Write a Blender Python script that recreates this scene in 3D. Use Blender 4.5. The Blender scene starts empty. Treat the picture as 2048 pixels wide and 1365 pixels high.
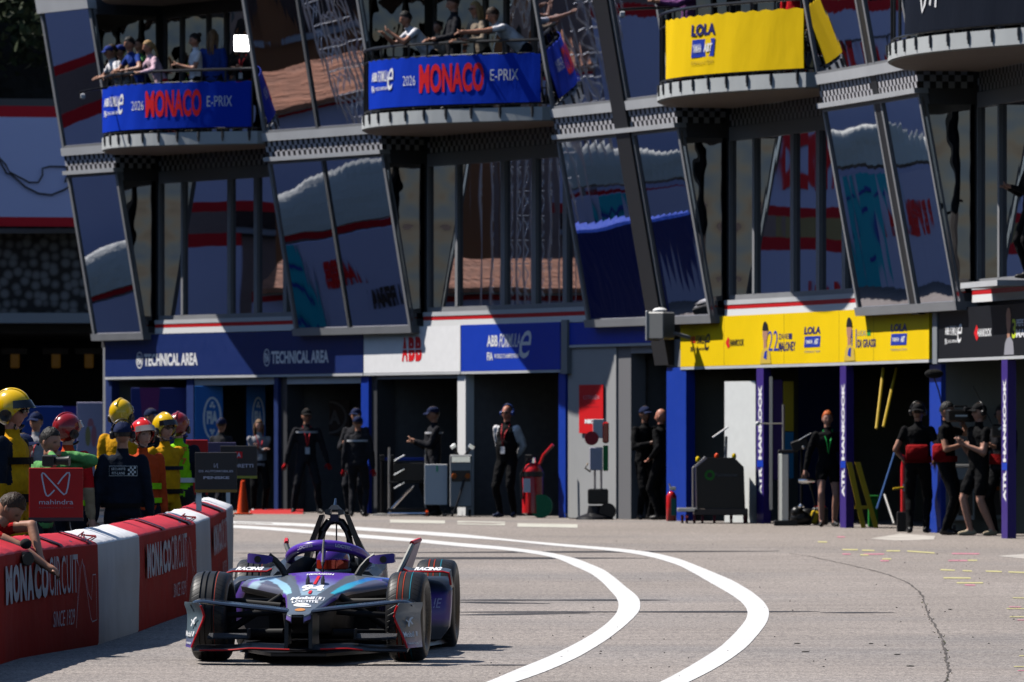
import bpy, bmesh, math, random
import numpy as np
from mathutils import Vector, Matrix, noise
R = math.radians
rnd = random.Random(7)
SC = bpy.context.scene
COL = SC.collection

# ---------------------------------------------------------------- camera, world, sun, exposure
F = 14000.0            # focal length in photograph pixels (photograph 2048 wide)
HOR = 879.0            # eye level row
CH = 1.255             # lens height over the paddock apron
cd = bpy.data.cameras.new('camera'); cam = bpy.data.objects.new('camera', cd); COL.objects.link(cam)
cam.location = (0, 0, CH); cam.rotation_euler = (R(90), 0, 0)
cd.lens = F/2048*36; cd.sensor_width = 36; cd.shift_y = (HOR-682.5)/2048
cd.clip_start = 0.5; cd.clip_end = 3000
cd.dof.use_dof = True; cd.dof.focus_distance = 50.6; cd.dof.aperture_fstop = 9.5
SC.camera = cam
SUN_EL, SUN_AZ = R(53.7), R(-69)      # azimuth clockwise from +Y (away from the lens)
w = bpy.data.worlds.new('World'); SC.world = w; w.use_nodes = True
nt = w.node_tree; bg = nt.nodes['Background']
sky = nt.nodes.new('ShaderNodeTexSky'); sky.sky_type = 'NISHITA'; sky.sun_disc = False
sky.sun_elevation = SUN_EL; sky.sun_rotation = SUN_AZ; sky.ozone_density = 3.2; sky.dust_density = 0.2; sky.air_density = 0.9
nt.links.new(sky.outputs[0], bg.inputs[0]); bg.inputs[1].default_value = 0.08
ld = bpy.data.lights.new('sun', 'SUN'); sun = bpy.data.objects.new('sun', ld); COL.objects.link(sun)
ld.energy = 5.0; ld.angle = R(0.53); ld.color = (1.0, 0.95, 0.88)
tosun = Vector((math.sin(SUN_AZ)*math.cos(SUN_EL), math.cos(SUN_AZ)*math.cos(SUN_EL), math.sin(SUN_EL)))
sun.rotation_euler = tosun.to_track_quat('Z', 'Y').to_euler(); sun.location = tosun*60
vs = SC.view_settings; vs.view_transform = 'Standard'; vs.look = 'None'; vs.gamma = 1; vs.use_curve_mapping = False
vs.exposure = 0.5
SC.cycles.use_denoising = True
SC.cycles.max_bounces = 8; SC.cycles.diffuse_bounces = 0; SC.cycles.glossy_bounces = 4; SC.cycles.transparent_max_bounces = 8
SC.cycles.sample_clamp_indirect = 4

# ---------------------------------------------------------------- ground shape and picking
SL = 0.00657
def gz(Y): return SL*(min(Y, 105.0)-105.0)
def ground(x, y, dz=0.0):
    """point of the road that the photograph shows at pixel x, y"""
    Y = 17570.0/(y-879.0) if y < 1046.3 else 27230.0/(y-787.0)
    return Vector(((x-1024)*Y/F, Y, gz(Y)+dz))
def at(x, y, Y):
    return Vector(((x-1024)*Y/F, Y, CH-(y-HOR)*Y/F))

# ---------------------------------------------------------------- materials
MATS = {}
def mat(name, col, rough=0.6, metal=0.0, var=0.0, vscale=8.0, bump=0.0, bscale=30.0, spec=0.22, coat=0.0, stretch=None, attr=None):
    if name in MATS: return MATS[name]
    m = bpy.data.materials.new(name); m.use_nodes = True; MATS[name] = m
    n = m.node_tree.nodes; l = m.node_tree.links; b = n['Principled BSDF']
    c = (col[0], col[1], col[2], 1)
    b.inputs['Base Color'].default_value = c; b.inputs['Roughness'].default_value = rough
    b.inputs['Metallic'].default_value = metal; b.inputs['Specular IOR Level'].default_value = spec
    if coat: b.inputs['Coat Weight'].default_value = coat; b.inputs['Coat Roughness'].default_value = 0.06
    m.diffuse_color = c
    tc = n.new('ShaderNodeTexCoord'); src = tc.outputs['Object']
    if stretch:
        mp = n.new('ShaderNodeMapping'); mp.inputs['Scale'].default_value = stretch
        l.new(src, mp.inputs[0]); src = mp.outputs[0]
    cs = None
    if attr:
        a = n.new('ShaderNodeAttribute'); a.attribute_name = attr; cs = a.outputs['Color']
        l.new(cs, b.inputs['Base Color'])
    if var:
        t = n.new('ShaderNodeTexNoise'); t.inputs['Scale'].default_value = vscale; t.inputs['Detail'].default_value = 5
        l.new(src, t.inputs[0])
        r = n.new('ShaderNodeMapRange'); r.inputs[1].default_value = 0.3; r.inputs[2].default_value = 0.7
        r.inputs[3].default_value = 1-var; r.inputs[4].default_value = 1+var
        l.new(t.outputs[0], r.inputs[0])
        x = n.new('ShaderNodeVectorMath'); x.operation = 'SCALE'
        if cs: l.new(cs, x.inputs[0])
        else: x.inputs[0].default_value = col[:3]
        l.new(r.outputs[0], x.inputs['Scale']); l.new(x.outputs[0], b.inputs['Base Color'])
        r2 = n.new('ShaderNodeMapRange'); r2.inputs[3].default_value = max(0.02, rough-0.12); r2.inputs[4].default_value = min(1, rough+0.12)
        l.new(t.outputs[0], r2.inputs[0]); l.new(r2.outputs[0], b.inputs['Roughness'])
    if bump:
        t = n.new('ShaderNodeTexNoise'); t.inputs['Scale'].default_value = bscale; t.inputs['Detail'].default_value = 4
        l.new(src, t.inputs[0])
        k = n.new('ShaderNodeBump'); k.inputs['Strength'].default_value = 1.0; k.inputs['Distance'].default_value = bump
        l.new(t.outputs[0], k.inputs['Height']); l.new(k.outputs[0], b.inputs['Normal'])
    return m
def emit(name, col, s):
    m = bpy.data.materials.new(name); m.use_nodes = True; b = m.node_tree.nodes['Principled BSDF']
    b.inputs['Emission Color'].default_value = (*col, 1); b.inputs['Emission Strength'].default_value = s
    b.inputs['Base Color'].default_value = (.02, .02, .02, 1); b.inputs['Roughness'].default_value = .5
    return m

# ---------------------------------------------------------------- mesh builder
def frame_of(d, up=Vector((0, 0, 1))):
    d = d.normalized()
    if abs(d.dot(up)) > 0.97: up = Vector((0, 1, 0))
    x = up.cross(d).normalized(); y = d.cross(x).normalized()
    return x, y
class MB:
    def __init__(s): s.v = []; s.f = []; s.m = []
    def add(s, vs, fs, mi=0):
        o = len(s.v); s.v += [tuple(p) for p in vs]
        s.f += [tuple(i+o for i in f) for f in fs]
        s.m += ([mi]*len(fs) if isinstance(mi, int) else list(mi))
        return s
    def box(s, c, sz, mi=0, rot=None, bev=0.0):
        hx, hy, hz = sz[0]/2, sz[1]/2, sz[2]/2
        c = Vector(c)
        if bev:
            e = min(bev, hx*.49, hy*.49, hz*.49); vs = []; fs = []
            for sz_, ex in ((-1, 1), (-1, 0), (1, 0), (1, 1)):
                z = sz_*(hz-(0 if ex else e)); a = hx-(e if ex else 0); b = hy-(e if ex else 0); k = e*.6 if not ex else e*.6
                ring = [(-a+k, -b), (a-k, -b), (a, -b+k), (a, b-k), (a-k, b), (-a+k, b), (-a, b-k), (-a, -b+k)]
                vs += [Vector((p[0], p[1], z)) for p in ring]
            for r in range(3):
                for i in range(8): fs.append((r*8+i, r*8+(i+1) % 8, r*8+8+(i+1) % 8, r*8+8+i))
            fs += [tuple(range(7, -1, -1)), tuple(range(24, 32))]
        else:
            vs = [Vector((x*hx, y*hy, z*hz)) for z in (-1, 1) for y in (-1, 1) for x in (-1, 1)]
            fs = [(0, 2, 3, 1), (4, 5, 7, 6), (0, 1, 5, 4), (2, 6, 7, 3), (0, 4, 6, 2), (1, 3, 7, 5)]
        if rot is not None: vs = [rot @ p for p in vs]
        return s.add([p+c for p in vs], fs, mi)
    def hexa(s, p, mi=0):
        """eight corners: bottom ring of four, top ring of four"""
        return s.add(p, [(3, 2, 1, 0), (4, 5, 6, 7), (0, 1, 5, 4), (1, 2, 6, 5), (2, 3, 7, 6), (3, 0, 4, 7)], mi)
    def rings(s, rs, mi=0, caps=True, closed=True):
        """loft through rings of equal length"""
        n = len(rs[0]); vs = [p for r in rs for p in r]; fs = []; mm = []
        for k in range(len(rs)-1):
            for i in range(n if closed else n-1):
                j = (i+1) % n
                fs.append((k*n+i, k*n+j, k*n+n+j, k*n+n+i)); mm.append(mi if isinstance(mi, int) else mi(k, i))
        if caps and closed:
            fs += [tuple(range(n-1, -1, -1)), tuple(range((len(rs)-1)*n, len(rs)*n))]
            mm += [mi if isinstance(mi, int) else mi(0, 0), mi if isinstance(mi, int) else mi(len(rs)-2, 0)]
        return s.add(vs, fs, mm)
    def tube(s, pts, r, n=8, mi=0, flat=1.0, up=Vector((0, 0, 1))):
        pts = [Vector(p) for p in pts]; rr = r if isinstance(r, (list, tuple)) else [r]*len(pts); rs = []
        for i, p in enumerate(pts):
            d = (pts[min(i+1, len(pts)-1)]-pts[max(i-1, 0)])
            x, y = frame_of(d, up)
            rs.append([p+x*(math.cos(2*math.pi*k/n)*rr[i])+y*(math.sin(2*math.pi*k/n)*rr[i]*flat) for k in range(n)])
        return s.rings(rs, mi)
    def ell(s, c, r, nu=14, nv=9, mi=0, M=None, zmin=-1.0):
        c = Vector(c); rs = []
        for j in range(nv):
            a = -math.pi/2+math.pi*(j+0.02)/(nv-1+0.04)
            sz = max(zmin, math.sin(a)); rr = math.cos(a)
            ring = [Vector((r[0]*rr*math.cos(2*math.pi*i/nu), r[1]*rr*math.sin(2*math.pi*i/nu), r[2]*sz)) for i in range(nu)]
            rs.append([(M @ p if M else p)+c for p in ring])
        return s.rings(rs, mi)
    def lathe(s, prof, n=24, c=(0, 0, 0), axis='X', mi=0, caps=False):
        """prof: list of (axial, radius)"""
        c = Vector(c); rs = []
        for a, r in prof:
            ring = []
            for k in range(n):
                t = 2*math.pi*k/n; u, v = r*math.cos(t), r*math.sin(t)
                ring.append(c+(Vector((a, u, v)) if axis == 'X' else Vector((u, a, v)) if axis == 'Y' else Vector((u, v, a))))
            rs.append(ring)
        return s.rings(rs, mi, caps=caps)
    def grid(s, pts, mi=0):
        """pts[row][col] open sheet"""
        nr, nc = len(pts), len(pts[0]); vs = [p for r in pts for p in r]; fs = []; mm = []
        for a in range(nr-1):
            for b in range(nc-1):
                fs.append((a*nc+b, a*nc+b+1, a*nc+nc+b+1, a*nc+nc+b)); mm.append(mi if isinstance(mi, int) else mi(a, b))
        return s.add(vs, fs, mm)
    def solid(s, A, B, mi=0, mb=None):
        """closed shell between two sheets of the same size (A front, B back)"""
        nr, nc = len(A), len(A[0]); o = len(s.v)
        mb = mi if mb is None else mb
        s.grid(A, mi); s.grid([list(reversed(r)) for r in B], mb if isinstance(mb, int) else 0)
        edge = [(0, c) for c in range(nc)]+[(r, nc-1) for r in range(1, nr)]+[(nr-1, c) for c in range(nc-2, -1, -1)]+[(r, 0) for r in range(nr-2, 0, -1)]
        n = len(edge); m0 = mi if isinstance(mi, int) else 0
        vs = [A[r][c] for r, c in edge]+[B[r][c] for r, c in edge]
        return s.add(vs, [(i, n+i, n+(i+1) % n, (i+1) % n) for i in range(n)], mb if isinstance(mb, int) else m0)
    def xform(s, M): s.v = [tuple(M @ Vector(p)) for p in s.v]; return s
    def build(s, name, mats, parent=None, loc=None, smooth=False, colors=None, angle=None):
        me = bpy.data.meshes.new(name)
        org = Vector(loc) if loc is not None else None
        vs = s.v if org is None else [tuple(Vector(p)-org) for p in s.v]
        me.from_pydata(vs, [], s.f); 
        for m in (mats if isinstance(mats, (list, tuple)) else [mats]): me.materials.append(m)
        me.polygons.foreach_set('material_index', s.m)
        if colors is not None:
            ca = me.color_attributes.new('Col', 'FLOAT_COLOR', 'POINT')
            ca.data.foreach_set('color', np.array([(*colors(*p), 1.0) for p in s.v], dtype=np.float32).ravel())
        me.validate(); me.update()
        bm = bmesh.new(); bm.from_mesh(me); bmesh.ops.recalc_face_normals(bm, faces=bm.faces)
        if smooth or angle:
            for f in bm.faces: f.smooth = True
            ang = angle if angle else 40
            for e in bm.edges:
                if len(e.link_faces) == 2 and e.calc_face_angle(0) > R(ang): e.smooth = False
        bm.to_mesh(me); bm.free()
        o = bpy.data.objects.new(name, me); COL.objects.link(o)
        if org is not None: o.location = org
        if parent is not None: o.parent = parent
        return o
def tag(o, label=None, cat=None, group=None, kind=None):
    if label: o['label'] = label
    if cat: o['category'] = cat
    if group: o['group'] = group
    if kind: o['kind'] = kind
    return o
def empty(name, loc, label, cat, group=None, rz=0.0, parent=None):
    o = bpy.data.objects.new(name, None); COL.objects.link(o); o.location = loc; o.rotation_euler = (0, 0, rz)
    o.empty_display_size = 0.2
    if parent is not None: o.parent = parent
    return tag(o, label, cat, group)

# lettering: unit text meshes (x 0..1, y 0..1) that are laid on any surface by a mapping function
_TX = {}
def text_unit(body, bold=0.0, shear=0.0):
    k = (body, bold, shear)
    if k in _TX: return _TX[k]
    cu = bpy.data.curves.new('t', 'FONT'); cu.body = body; cu.offset = bold; cu.shear = shear; cu.resolution_u = 3
    cu.fill_mode = 'FRONT'
    o = bpy.data.objects.new('t', cu); COL.objects.link(o)
    dg = bpy.context.evaluated_depsgraph_get()
    me = bpy.data.meshes.new_from_object(o.evaluated_get(dg))
    v = np.array([p.co[:2] for p in me.vertices]); fs = [tuple(p.vertices) for p in me.polygons]
    bpy.data.objects.remove(o); bpy.data.curves.remove(cu); bpy.data.meshes.remove(me)
    lo, hi = v.min(0), v.max(0); v = (v-lo)/np.maximum(hi-lo, 1e-6)
    _TX[k] = (v, fs, (hi-lo)[0]/max((hi-lo)[1], 1e-6)); return _TX[k]
def put_text(mb, body, fn, box, mi=0, bold=0.0, shear=0.0, flip=False):
    """box: x0,x1,y0,y1 in the surface's own coordinates, fn(x,y) -> point"""
    v, fs, _ = text_unit(body, bold, shear); x0, x1, y0, y1 = box
    mb.add([fn(x0+(x1-x0)*((1-a) if flip else a), y0+(y1-y0)*b) for a, b in v], fs, mi)
def put_poly(mb, pts, fn, mi=0):
    mb.add([fn(x, y) for x, y in pts], [tuple(range(len(pts)))], mi)
def put_rect(mb, x0, x1, y0, y1, fn, mi=0): put_poly(mb, [(x0, y0), (x1, y0), (x1, y1), (x0, y1)], fn, mi)
def put_line(mb, pts, wd, fn, mi=0, ar=1.0):
    """stroke of width wd in y units; ar: x units that are as long as one y unit"""
    f0 = fn; fn = lambda x, y: f0(x*ar, y); pts = [(x/ar, y) for x, y in pts]
    L = []; Rr = []
    for i, p in enumerate(pts):
        a = pts[max(i-1, 0)]; b = pts[min(i+1, len(pts)-1)]
        dx, dy = b[0]-a[0], b[1]-a[1]; q = math.hypot(dx, dy) or 1
        L.append((p[0]-dy/q*wd/2, p[1]+dx/q*wd/2)); Rr.append((p[0]+dy/q*wd/2, p[1]-dx/q*wd/2))
    n = len(pts)
    mb.add([fn(*p) for p in L+Rr], [(i, i+1, n+i+1, n+i) for i in range(n-1)], mi)
def arc(cx, cy, rx, ry, a0, a1, n=20): return [(cx+rx*math.cos(R(a0+(a1-a0)*i/n)), cy+ry*math.sin(R(a0+(a1-a0)*i/n))) for i in range(n+1)]
# ---------------------------------------------------------------- road
def road_material():
    m = bpy.data.materials.new('asphalt'); m.use_nodes = True; n = m.node_tree.nodes; l = m.node_tree.links
    b = n['Principled BSDF']; b.inputs['Roughness'].default_value = 0.85; b.inputs['Specular IOR Level'].default_value = 0.25
    tc = n.new('ShaderNodeTexCoord')
    def noise(scale, stretch, detail=4):
        mp = n.new('ShaderNodeMapping'); mp.inputs['Scale'].default_value = stretch; l.new(tc.outputs['Object'], mp.inputs[0])
        t = n.new('ShaderNodeTexNoise'); t.inputs['Scale'].default_value = scale; t.inputs['Detail'].default_value = detail
        l.new(mp.outputs[0], t.inputs[0]); return t.outputs[0]
    def ramp(src, stops):
        r = n.new('ShaderNodeValToRGB'); l.new(src, r.inputs[0]); e = r.color_ramp.elements
        e[0].position, e[0].color = stops[0][0], (*stops[0][1], 1); e[1].position, e[1].color = stops[1][0], (*stops[1][1], 1)
        for p, c in stops[2:]: q = e.new(p); q.color = (*c, 1)
        return r.outputs[0]
    def mul(a, c):
        x = n.new('ShaderNodeMix'); x.data_type = 'RGBA'; x.blend_type = 'MULTIPLY'; x.inputs[0].default_value = 1
        l.new(a, x.inputs[6]); l.new(c, x.inputs[7]); return x.outputs[2]
    base = ramp(noise(0.35, (1, .35, 1)), [(0.3, (.232, .212, .198)), (0.7, (.275, .252, .238))])
    grain = ramp(noise(30, (1, .30, 1), 3), [(0.34, (.74, .74, .75)), (0.60, (1.12, 1.12, 1.1))])
    agg = ramp(noise(85, (1, .22, 1), 2), [(0.36, (.70, .69, .69)), (0.62, (1.22, 1.21, 1.2))])
    streak = ramp(noise(1.4, (.35, 2.6, 1), 6), [(0.3, (.86, .85, .85)), (0.6, (1.03, 1.03, 1.03))])
    stain = ramp(noise(.22, (.5, 1, 1), 5), [(0.28, (.80, .82, .86)), (0.52, (1.03, 1.0, .98))])
    c = mul(mul(mul(mul(base, grain), agg), streak), stain)
    l.new(c, b.inputs['Base Color'])
    k = n.new('ShaderNodeBump'); k.inputs['Distance'].default_value = 0.006; k.inputs['Strength'].default_value = .7
    l.new(noise(60, (1, 1, 1), 3), k.inputs['Height']); l.new(k.outputs[0], b.inputs['Normal'])
    return m
M_ROAD = road_material()
xs = [-900, -60, -30, -14, -7, 0, 7, 14, 30, 60, 900]; ys = [-200, 0, 30, 45, 60, 75, 90, 105, 130, 170, 300, 1500]
g = MB(); g.grid([[Vector((x, y, gz(max(y, 0)))) for x in xs] for y in ys])
tag(g.build('ground', M_ROAD), kind='structure')
white_paint = mat('white_paint', (.57, .565, .56), .8, var=.13, vscale=7, bump=.002, bscale=60)
def band(name, L, Rr, m, dz=.004):
    """painted stripe between two edges given in photograph pixels"""
    def resample(P, n=60):
        P = [ground(x, y, dz) for x, y in P]; d = [0]
        for a, b in zip(P, P[1:]): d.append(d[-1]+(b-a).length)
        t = np.linspace(0, d[-1], n); A = np.array(P); u = np.linspace(0, d[-1], 400); k = np.hanning(23); k /= k.sum()
        B_ = np.stack([np.interp(u, d, A[:, c]) for c in range(3)], 1); pad = np.concatenate([np.repeat(B_[:1], 11, 0), B_, np.repeat(B_[-1:], 11, 0)]); A = np.stack([np.convolve(pad[:, c], k, 'valid') for c in range(3)], 1); d = u
        return [Vector((np.interp(q, d, A[:, 0]), np.interp(q, d, A[:, 1]), np.interp(q, d, A[:, 2]))) for q in t]
    a, b = resample(L), resample(Rr); q = MB(); q.grid([[p, r] for p, r in zip(a, b)])
    for p in range(len(q.v)):
        x, y, z = q.v[p]; q.v[p] = (x, y, gz(y)+dz)
    return tag(q.build(name, m), kind='structure')
A2 = lambda L: [(940+x/3.2, 1060+y/3.2) for x, y in L]
A1 = lambda L: [(460+x/2.56, 1020+y/2.56) for x, y in L]
band('lane_line', A1([(-160, 72), (30, 80), (180, 88), (400, 105), (640, 125), (960, 150), (1200, 174)])+A2([(200, 108), (420, 135), (530, 150), (690, 188), (860, 258), (940, 318), (1000, 370), (1050, 408), (1080, 435), (1092, 475), (1087, 520), (1060, 552), (1000, 610), (880, 705), (700, 815), (500, 905), (300, 976), (120, 1030)]),
     A1([(-160, 86), (30, 95), (180, 103), (400, 122), (640, 143), (960, 167), (1200, 192)])+A2([(200, 128), (400, 152), (560, 185), (680, 240), (780, 285), (850, 340), (900, 395), (935, 430), (955, 480), (940, 535), (880, 600), (780, 672), (640, 750), (480, 825), (300, 895), (115, 976), (-40, 1030)]), white_paint)
band('lane_line', A1([(-160, 54), (30, 60), (200, 65), (400, 72), (640, 88), (1000, 112), (1200, 126)])+A2([(200, 57), (500, 85), (750, 105), (1000, 125), (1180, 148), (1350, 190), (1500, 250), (1680, 325), (1800, 395), (1880, 460), (1918, 520), (1905, 590), (1850, 665), (1770, 755), (1640, 850), (1500, 930), (1400, 976), (1290, 1030)]),
     A1([(-160, 67), (30, 73), (200, 78), (400, 87), (640, 105), (1000, 130), (1200, 145)])+A2([(200, 68), (500, 100), (750, 122), (1000, 145), (1180, 180), (1340, 230), (1450, 290), (1580, 365), (1660, 410), (1740, 465), (1780, 520), (1770, 575), (1700, 660), (1600, 755), (1450, 850), (1330, 920), (1220, 976), (1110, 1030)]), white_paint)
# pit box dashes and worn patches by the garages
dash = mat('worn_paint', (.46, .45, .40), .8, var=.15, vscale=4)
q = MB()
for x0, x1, y, h in [(780, 890, 1043, 6), (915, 1010, 1046, 7), (1035, 1155, 1051, 7)]:
    q.add([ground(x0, y-h/2, .004), ground(x1, y-h/2+2, .004), ground(x1, y+h/2+2, .004), ground(x0, y+h/2, .004)], [(0, 1, 2, 3)])
tag(q.build('pit_box_line', dash), kind='structure')
q = MB(); q.add([ground(x, y, .003) for x, y in [(1740, 1078), (1800, 1068), (1870, 1073), (1868, 1080), (1790, 1082)]], [(0, 1, 2, 3, 4)])
q.add([ground(x, y, .003) for x, y in [(1995, 1113), (2048, 1109), (2120, 1112), (2048, 1118)]], [(0, 1, 2, 3)])
tag(q.build('chalk_patch', mat('chalk', (.42, .39, .36), .9, var=.2, vscale=3)), kind='structure')
yel = mat('yellow_marker', (.46, .42, .20), .8, var=.15, vscale=9); pink = mat('pink_marker', (.46, .19, .24), .8, var=.2, vscale=9)
q = MB()
B = lambda x, y: (1580+x/4.2, 1040+y/4.2)
for x0, x1, y, c, dy in [(440, 570, 252, 0, 2), (605, 710, 258, 0, 3), (810, 925, 263, 0, 0), (985, 1215, 265, 0, 16), (235, 312, 187, 0, 2), (395, 460, 146, 1, 0), (440, 508, 290, 1, 1), (590, 660, 297, 0, 0),
                        (775, 850, 331, 0, 0), (760, 830, 346, 1, 0), (1360, 1590, 286, 1, 2), (1495, 1572, 343, 0, 0), (1265, 1385, 422, 0, 5), (1450, 1528, 430, 0, 3), (1645, 1780, 434, 0, 4), (1835, 1990, 441, 0, 5),
                        (1290, 1518, 490, 0, 2), (1400, 1622, 532, 0, 0), (1468, 1555, 550, 1, 2), (1870, 2000, 658, 0, 2), (1840, 1940, 734, 1, 2), (1820, 2000, 749, 0, 0), (1845, 2000, 818, 0, 0), (1910, 2000, 845, 1, 0),
                        (1925, 2000, 1146, 0, 0), (1880, 2000, 1237, 0, 0), (1912, 2000, 1270, 1, 0), (620, 790, 290, 1, 0), (1330, 1490, 345, 1, 0)]:
    h = 5 if y < 600 else 3
    a, b = B(x0, y-h), B(x1, y-h+dy); d, e = B(x1, y+h+dy), B(x0, y+h)
    q.add([ground(*p, .004) for p in (a, b, d, e)], [(0, 1, 2, 3)], c)
tag(q.build('marker_strokes', [yel, pink]), kind='structure')
# crack with tufts of weed
q = MB(); pts = [(0, 285), (150, 305), (300, 338), (430, 365), (560, 395), (700, 428), (830, 465), (940, 508), (1020, 550), (1080, 600), (1120, 655), (1135, 710), (1160, 790), (1200, 860), (1245, 950), (1282, 1000), (1290, 1070), (1305, 1130), (1310, 1190), (1335, 1260), (1325, 1310), (1295, 1370), (1270, 1420)]
L = []; Rr = []
for i in range(len(pts)-1):
    for k in range(6):
        t = k/6; x = pts[i][0]*(1-t)+pts[i+1][0]*t; y = pts[i][1]*(1-t)+pts[i+1][1]*t
        p = ground(*B(x, y), .003); wd = .005+.011*rnd.random()**2; j = (rnd.random()-.5)*.018
        L.append(p+Vector((j-wd, 0, 0))); Rr.append(p+Vector((j+wd, 0, 0)))
q.grid([[a, b] for a, b in zip(L, Rr)])
tag(q.build('road_crack', mat('crack', (.08, .07, .065), .95)), kind='structure')
q = MB()
for i in range(45):
    k = rnd.random()**.7; j = int((.42+.58*k)*(len(L)-1)); p = (L[j]+Rr[j])/2+Vector((rnd.uniform(-.03, .03), rnd.uniform(-.2, .2), 0)); p.z = gz(p.y)
    for b in range(3):
        a = rnd.uniform(0, 6.28); d = Vector((math.cos(a), math.sin(a), 0))*.012; t = p+d*rnd.uniform(.4, 1.4)+Vector((0, 0, rnd.uniform(.005, .013)))
        s2 = Vector((-d.y, d.x, 0))*.5; q.add([p+s2, p-s2, t], [(0, 1, 2)], 0 if rnd.random() < .5 else 1)
tag(q.build('crack_weed', [mat('weed', (.07, .085, .02), .8), mat('dry_weed', (.05, .035, .02), .9)]), 'short weeds and dirt growing in the long crack in the asphalt', 'weeds', kind='stuff')
q = MB()
for x, y, r in [(1235, 290, .02), (895, 740, .015), (1345, 757, .03), (680, 1045, .03), (1010, 1233, .05), (130, 1112, .05), (60, 1043, .04), (900, 1136, .04)]:
    p = ground(*B(x, y), .004); q.ell(p, (r*.7, r*.25, .005), 7, 5)
for i in range(60):
    p = ground(rnd.uniform(940, 2048), 1075+290*rnd.random()**.8, .003); q.ell(p, (rnd.uniform(.005, .010), rnd.uniform(.005, .010), .005), 6, 4)
tag(q.build('road_grit', mat('grit', (.06, .055, .05), .9)), 'small dark bits of grit and rubber scattered on the asphalt', 'grit', kind='stuff')
# tyre marks, with thin cast shadow lines painted in right of the car
q = MB()
for x0, x1, y, h, sk in [(470, 1560, 1107, 3, -4), (480, 1300, 1117, 4, 0), (900, 1340, 1201, 3.2, 0), (900, 1640, 1225, 3.6, -1), (905, 1100, 1205, 3, 3), (905, 1180, 1231, 3, -4), (940, 1120, 1331, 2, 0), (1640, 1790, 1226, 2, 0)]:
    n = 14; A = []; Bq = []
    for i in range(n+1):
        t = i/n; x = x0+(x1-x0)*t; k = (1-abs(2*t-1)**3)*(.35+.65*abs(math.sin(3.7*t+x0)))
        A.append(ground(x, y+sk*t-h*k/2-.2, .0025)); Bq.append(ground(x, y+sk*t+h*k/2+.2, .0025))
    q.grid([[a, b] for a, b in zip(A, Bq)])
tag(q.build('tyre_and_shadow_mark', mat('rubber_and_shadow', (.035, .033, .036), .7, var=.3, vscale=3)), kind='structure')

# ---------------------------------------------------------------- pit building: plan curve of its front
_hx = np.array([210, 842, 1445, 1940.]); _hh = np.array([83.3, 90, 98.4, 109.3]); _pc = np.polyfit(_hx/1000, _hh, 3)
def Pxy(u):
    Y = F*.747/np.polyval(_pc, u/1000); return Vector(((u-1024)*Y/F, Y, 0))
def Nrm(u):
    t = Pxy(u+2)-Pxy(u-2); return Vector((t.y, -t.x, 0)).normalized()
def fac(u, z, d=0.0): p = Pxy(u)+Nrm(u)*d; p.z = z; return p
def fxy(x, y, d):
    """point on the surface d metres proud of the front that shows at pixel x, y"""
    u = x
    for _ in range(6):
        p = fac(u, 0, d); u += x-(1024+F*p.x/p.y)
    p = fac(u, 0, d); p.z = CH+(HOR-y)*p.y/F
    return p
def ux(x, d):
    u = x
    for _ in range(6):
        p = fac(u, 0, d); u += x-(1024+F*p.x/p.y)
    return u
def fbox(mb, u0, u1, z0, z1, do, di, n=6, mi=0, lean=0.0, zb=3.1):
    e0, e1 = lean*(z0-zb), lean*(z1-zb)
    us = [u0+(u1-u0)*i/n for i in range(n+1)]
    A = [[fac(u, z0, do+e0) for u in us], [fac(u, z1, do+e1) for u in us]]
    Bk = [[fac(u, z0, di+e0) for u in us], [fac(u, z1, di+e1) for u in us]]
    mb.solid(A, Bk, mi)
    return mb
def run(u0, u1):
    s = 0; p = Pxy(u0)
    for i in range(1, 21): q_ = Pxy(u0+(u1-u0)*i/20); s += (q_-p).length; p = q_
    return s
grey = mat('grey_cladding', (.24, .245, .26), .5, var=.06, vscale=2)
dgrey = mat('dark_grey_frame', (.06, .062, .068), .4, metal=.1)
lgrey = mat('pale_grey_metal', (.50, .51, .53), .45, var=.05, vscale=2)
cwht = mat('balcony_concrete', (.44, .46, .465), .6, var=.06, vscale=1.5)
blk = mat('black_paint', (.012, .012, .014), .4); wht = mat('white_gloss', (.78, .78, .78), .4); red = mat('signal_red', (.55, .012, .015), .4)
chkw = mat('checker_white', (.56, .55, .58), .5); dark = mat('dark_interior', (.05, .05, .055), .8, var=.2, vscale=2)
def glass_material(name, tint, wav=.012, scale=.9):
    m = mat(name, tint, .015, metal=1.0); n = m.node_tree.nodes; l = m.node_tree.links; b = n['Principled BSDF']
    tc = n.new('ShaderNodeTexCoord'); t = n.new('ShaderNodeTexNoise'); t.inputs['Scale'].default_value = scale; t.inputs['Detail'].default_value = 1.5
    l.new(tc.outputs['Object'], t.inputs[0]); k = n.new('ShaderNodeBump'); k.inputs['Distance'].default_value = wav
    l.new(t.outputs[0], k.inputs['Height']); l.new(k.outputs[0], b.inputs['Normal']); return m
gl_bay = glass_material('mirror_glass', (.50, .50, .56), .008, .5)
gl_door = glass_material('door_glass', (.42, .42, .48), .004, .5)
gl_bend = glass_material('bent_glass', (.42, .42, .44), .03, 1.3)
gl_side = glass_material('side_glass', (.17, .16, .16), .03, 1.3)
bld = empty('pit_building', fac(1120, 0, 0), 'long curved grey pit building with leaning mirror glass bays, balconies and garages', 'building')
bld_inv = Matrix.Translation(-bld.location)
def part(mb, name, m, parent=None, smooth=False):
    """link a piece built in world space under the building or one of its parts"""
    return mb.build(name, m, parent if parent is not None else bld, smooth=smooth) if False else _part(mb, name, m, parent, smooth)
def _part(mb, name, m, parent, smooth):
    off = bld.location
    mb.v = [(x-off.x, y-off.y, z-off.z) for x, y, z in mb.v]
    return mb.build(name, m, parent if parent is not None else bld, smooth=smooth)
LEAN = .185; BD = .16; RD = -.08
def bd(z): return BD+LEAN*(z-3.1)
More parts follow.
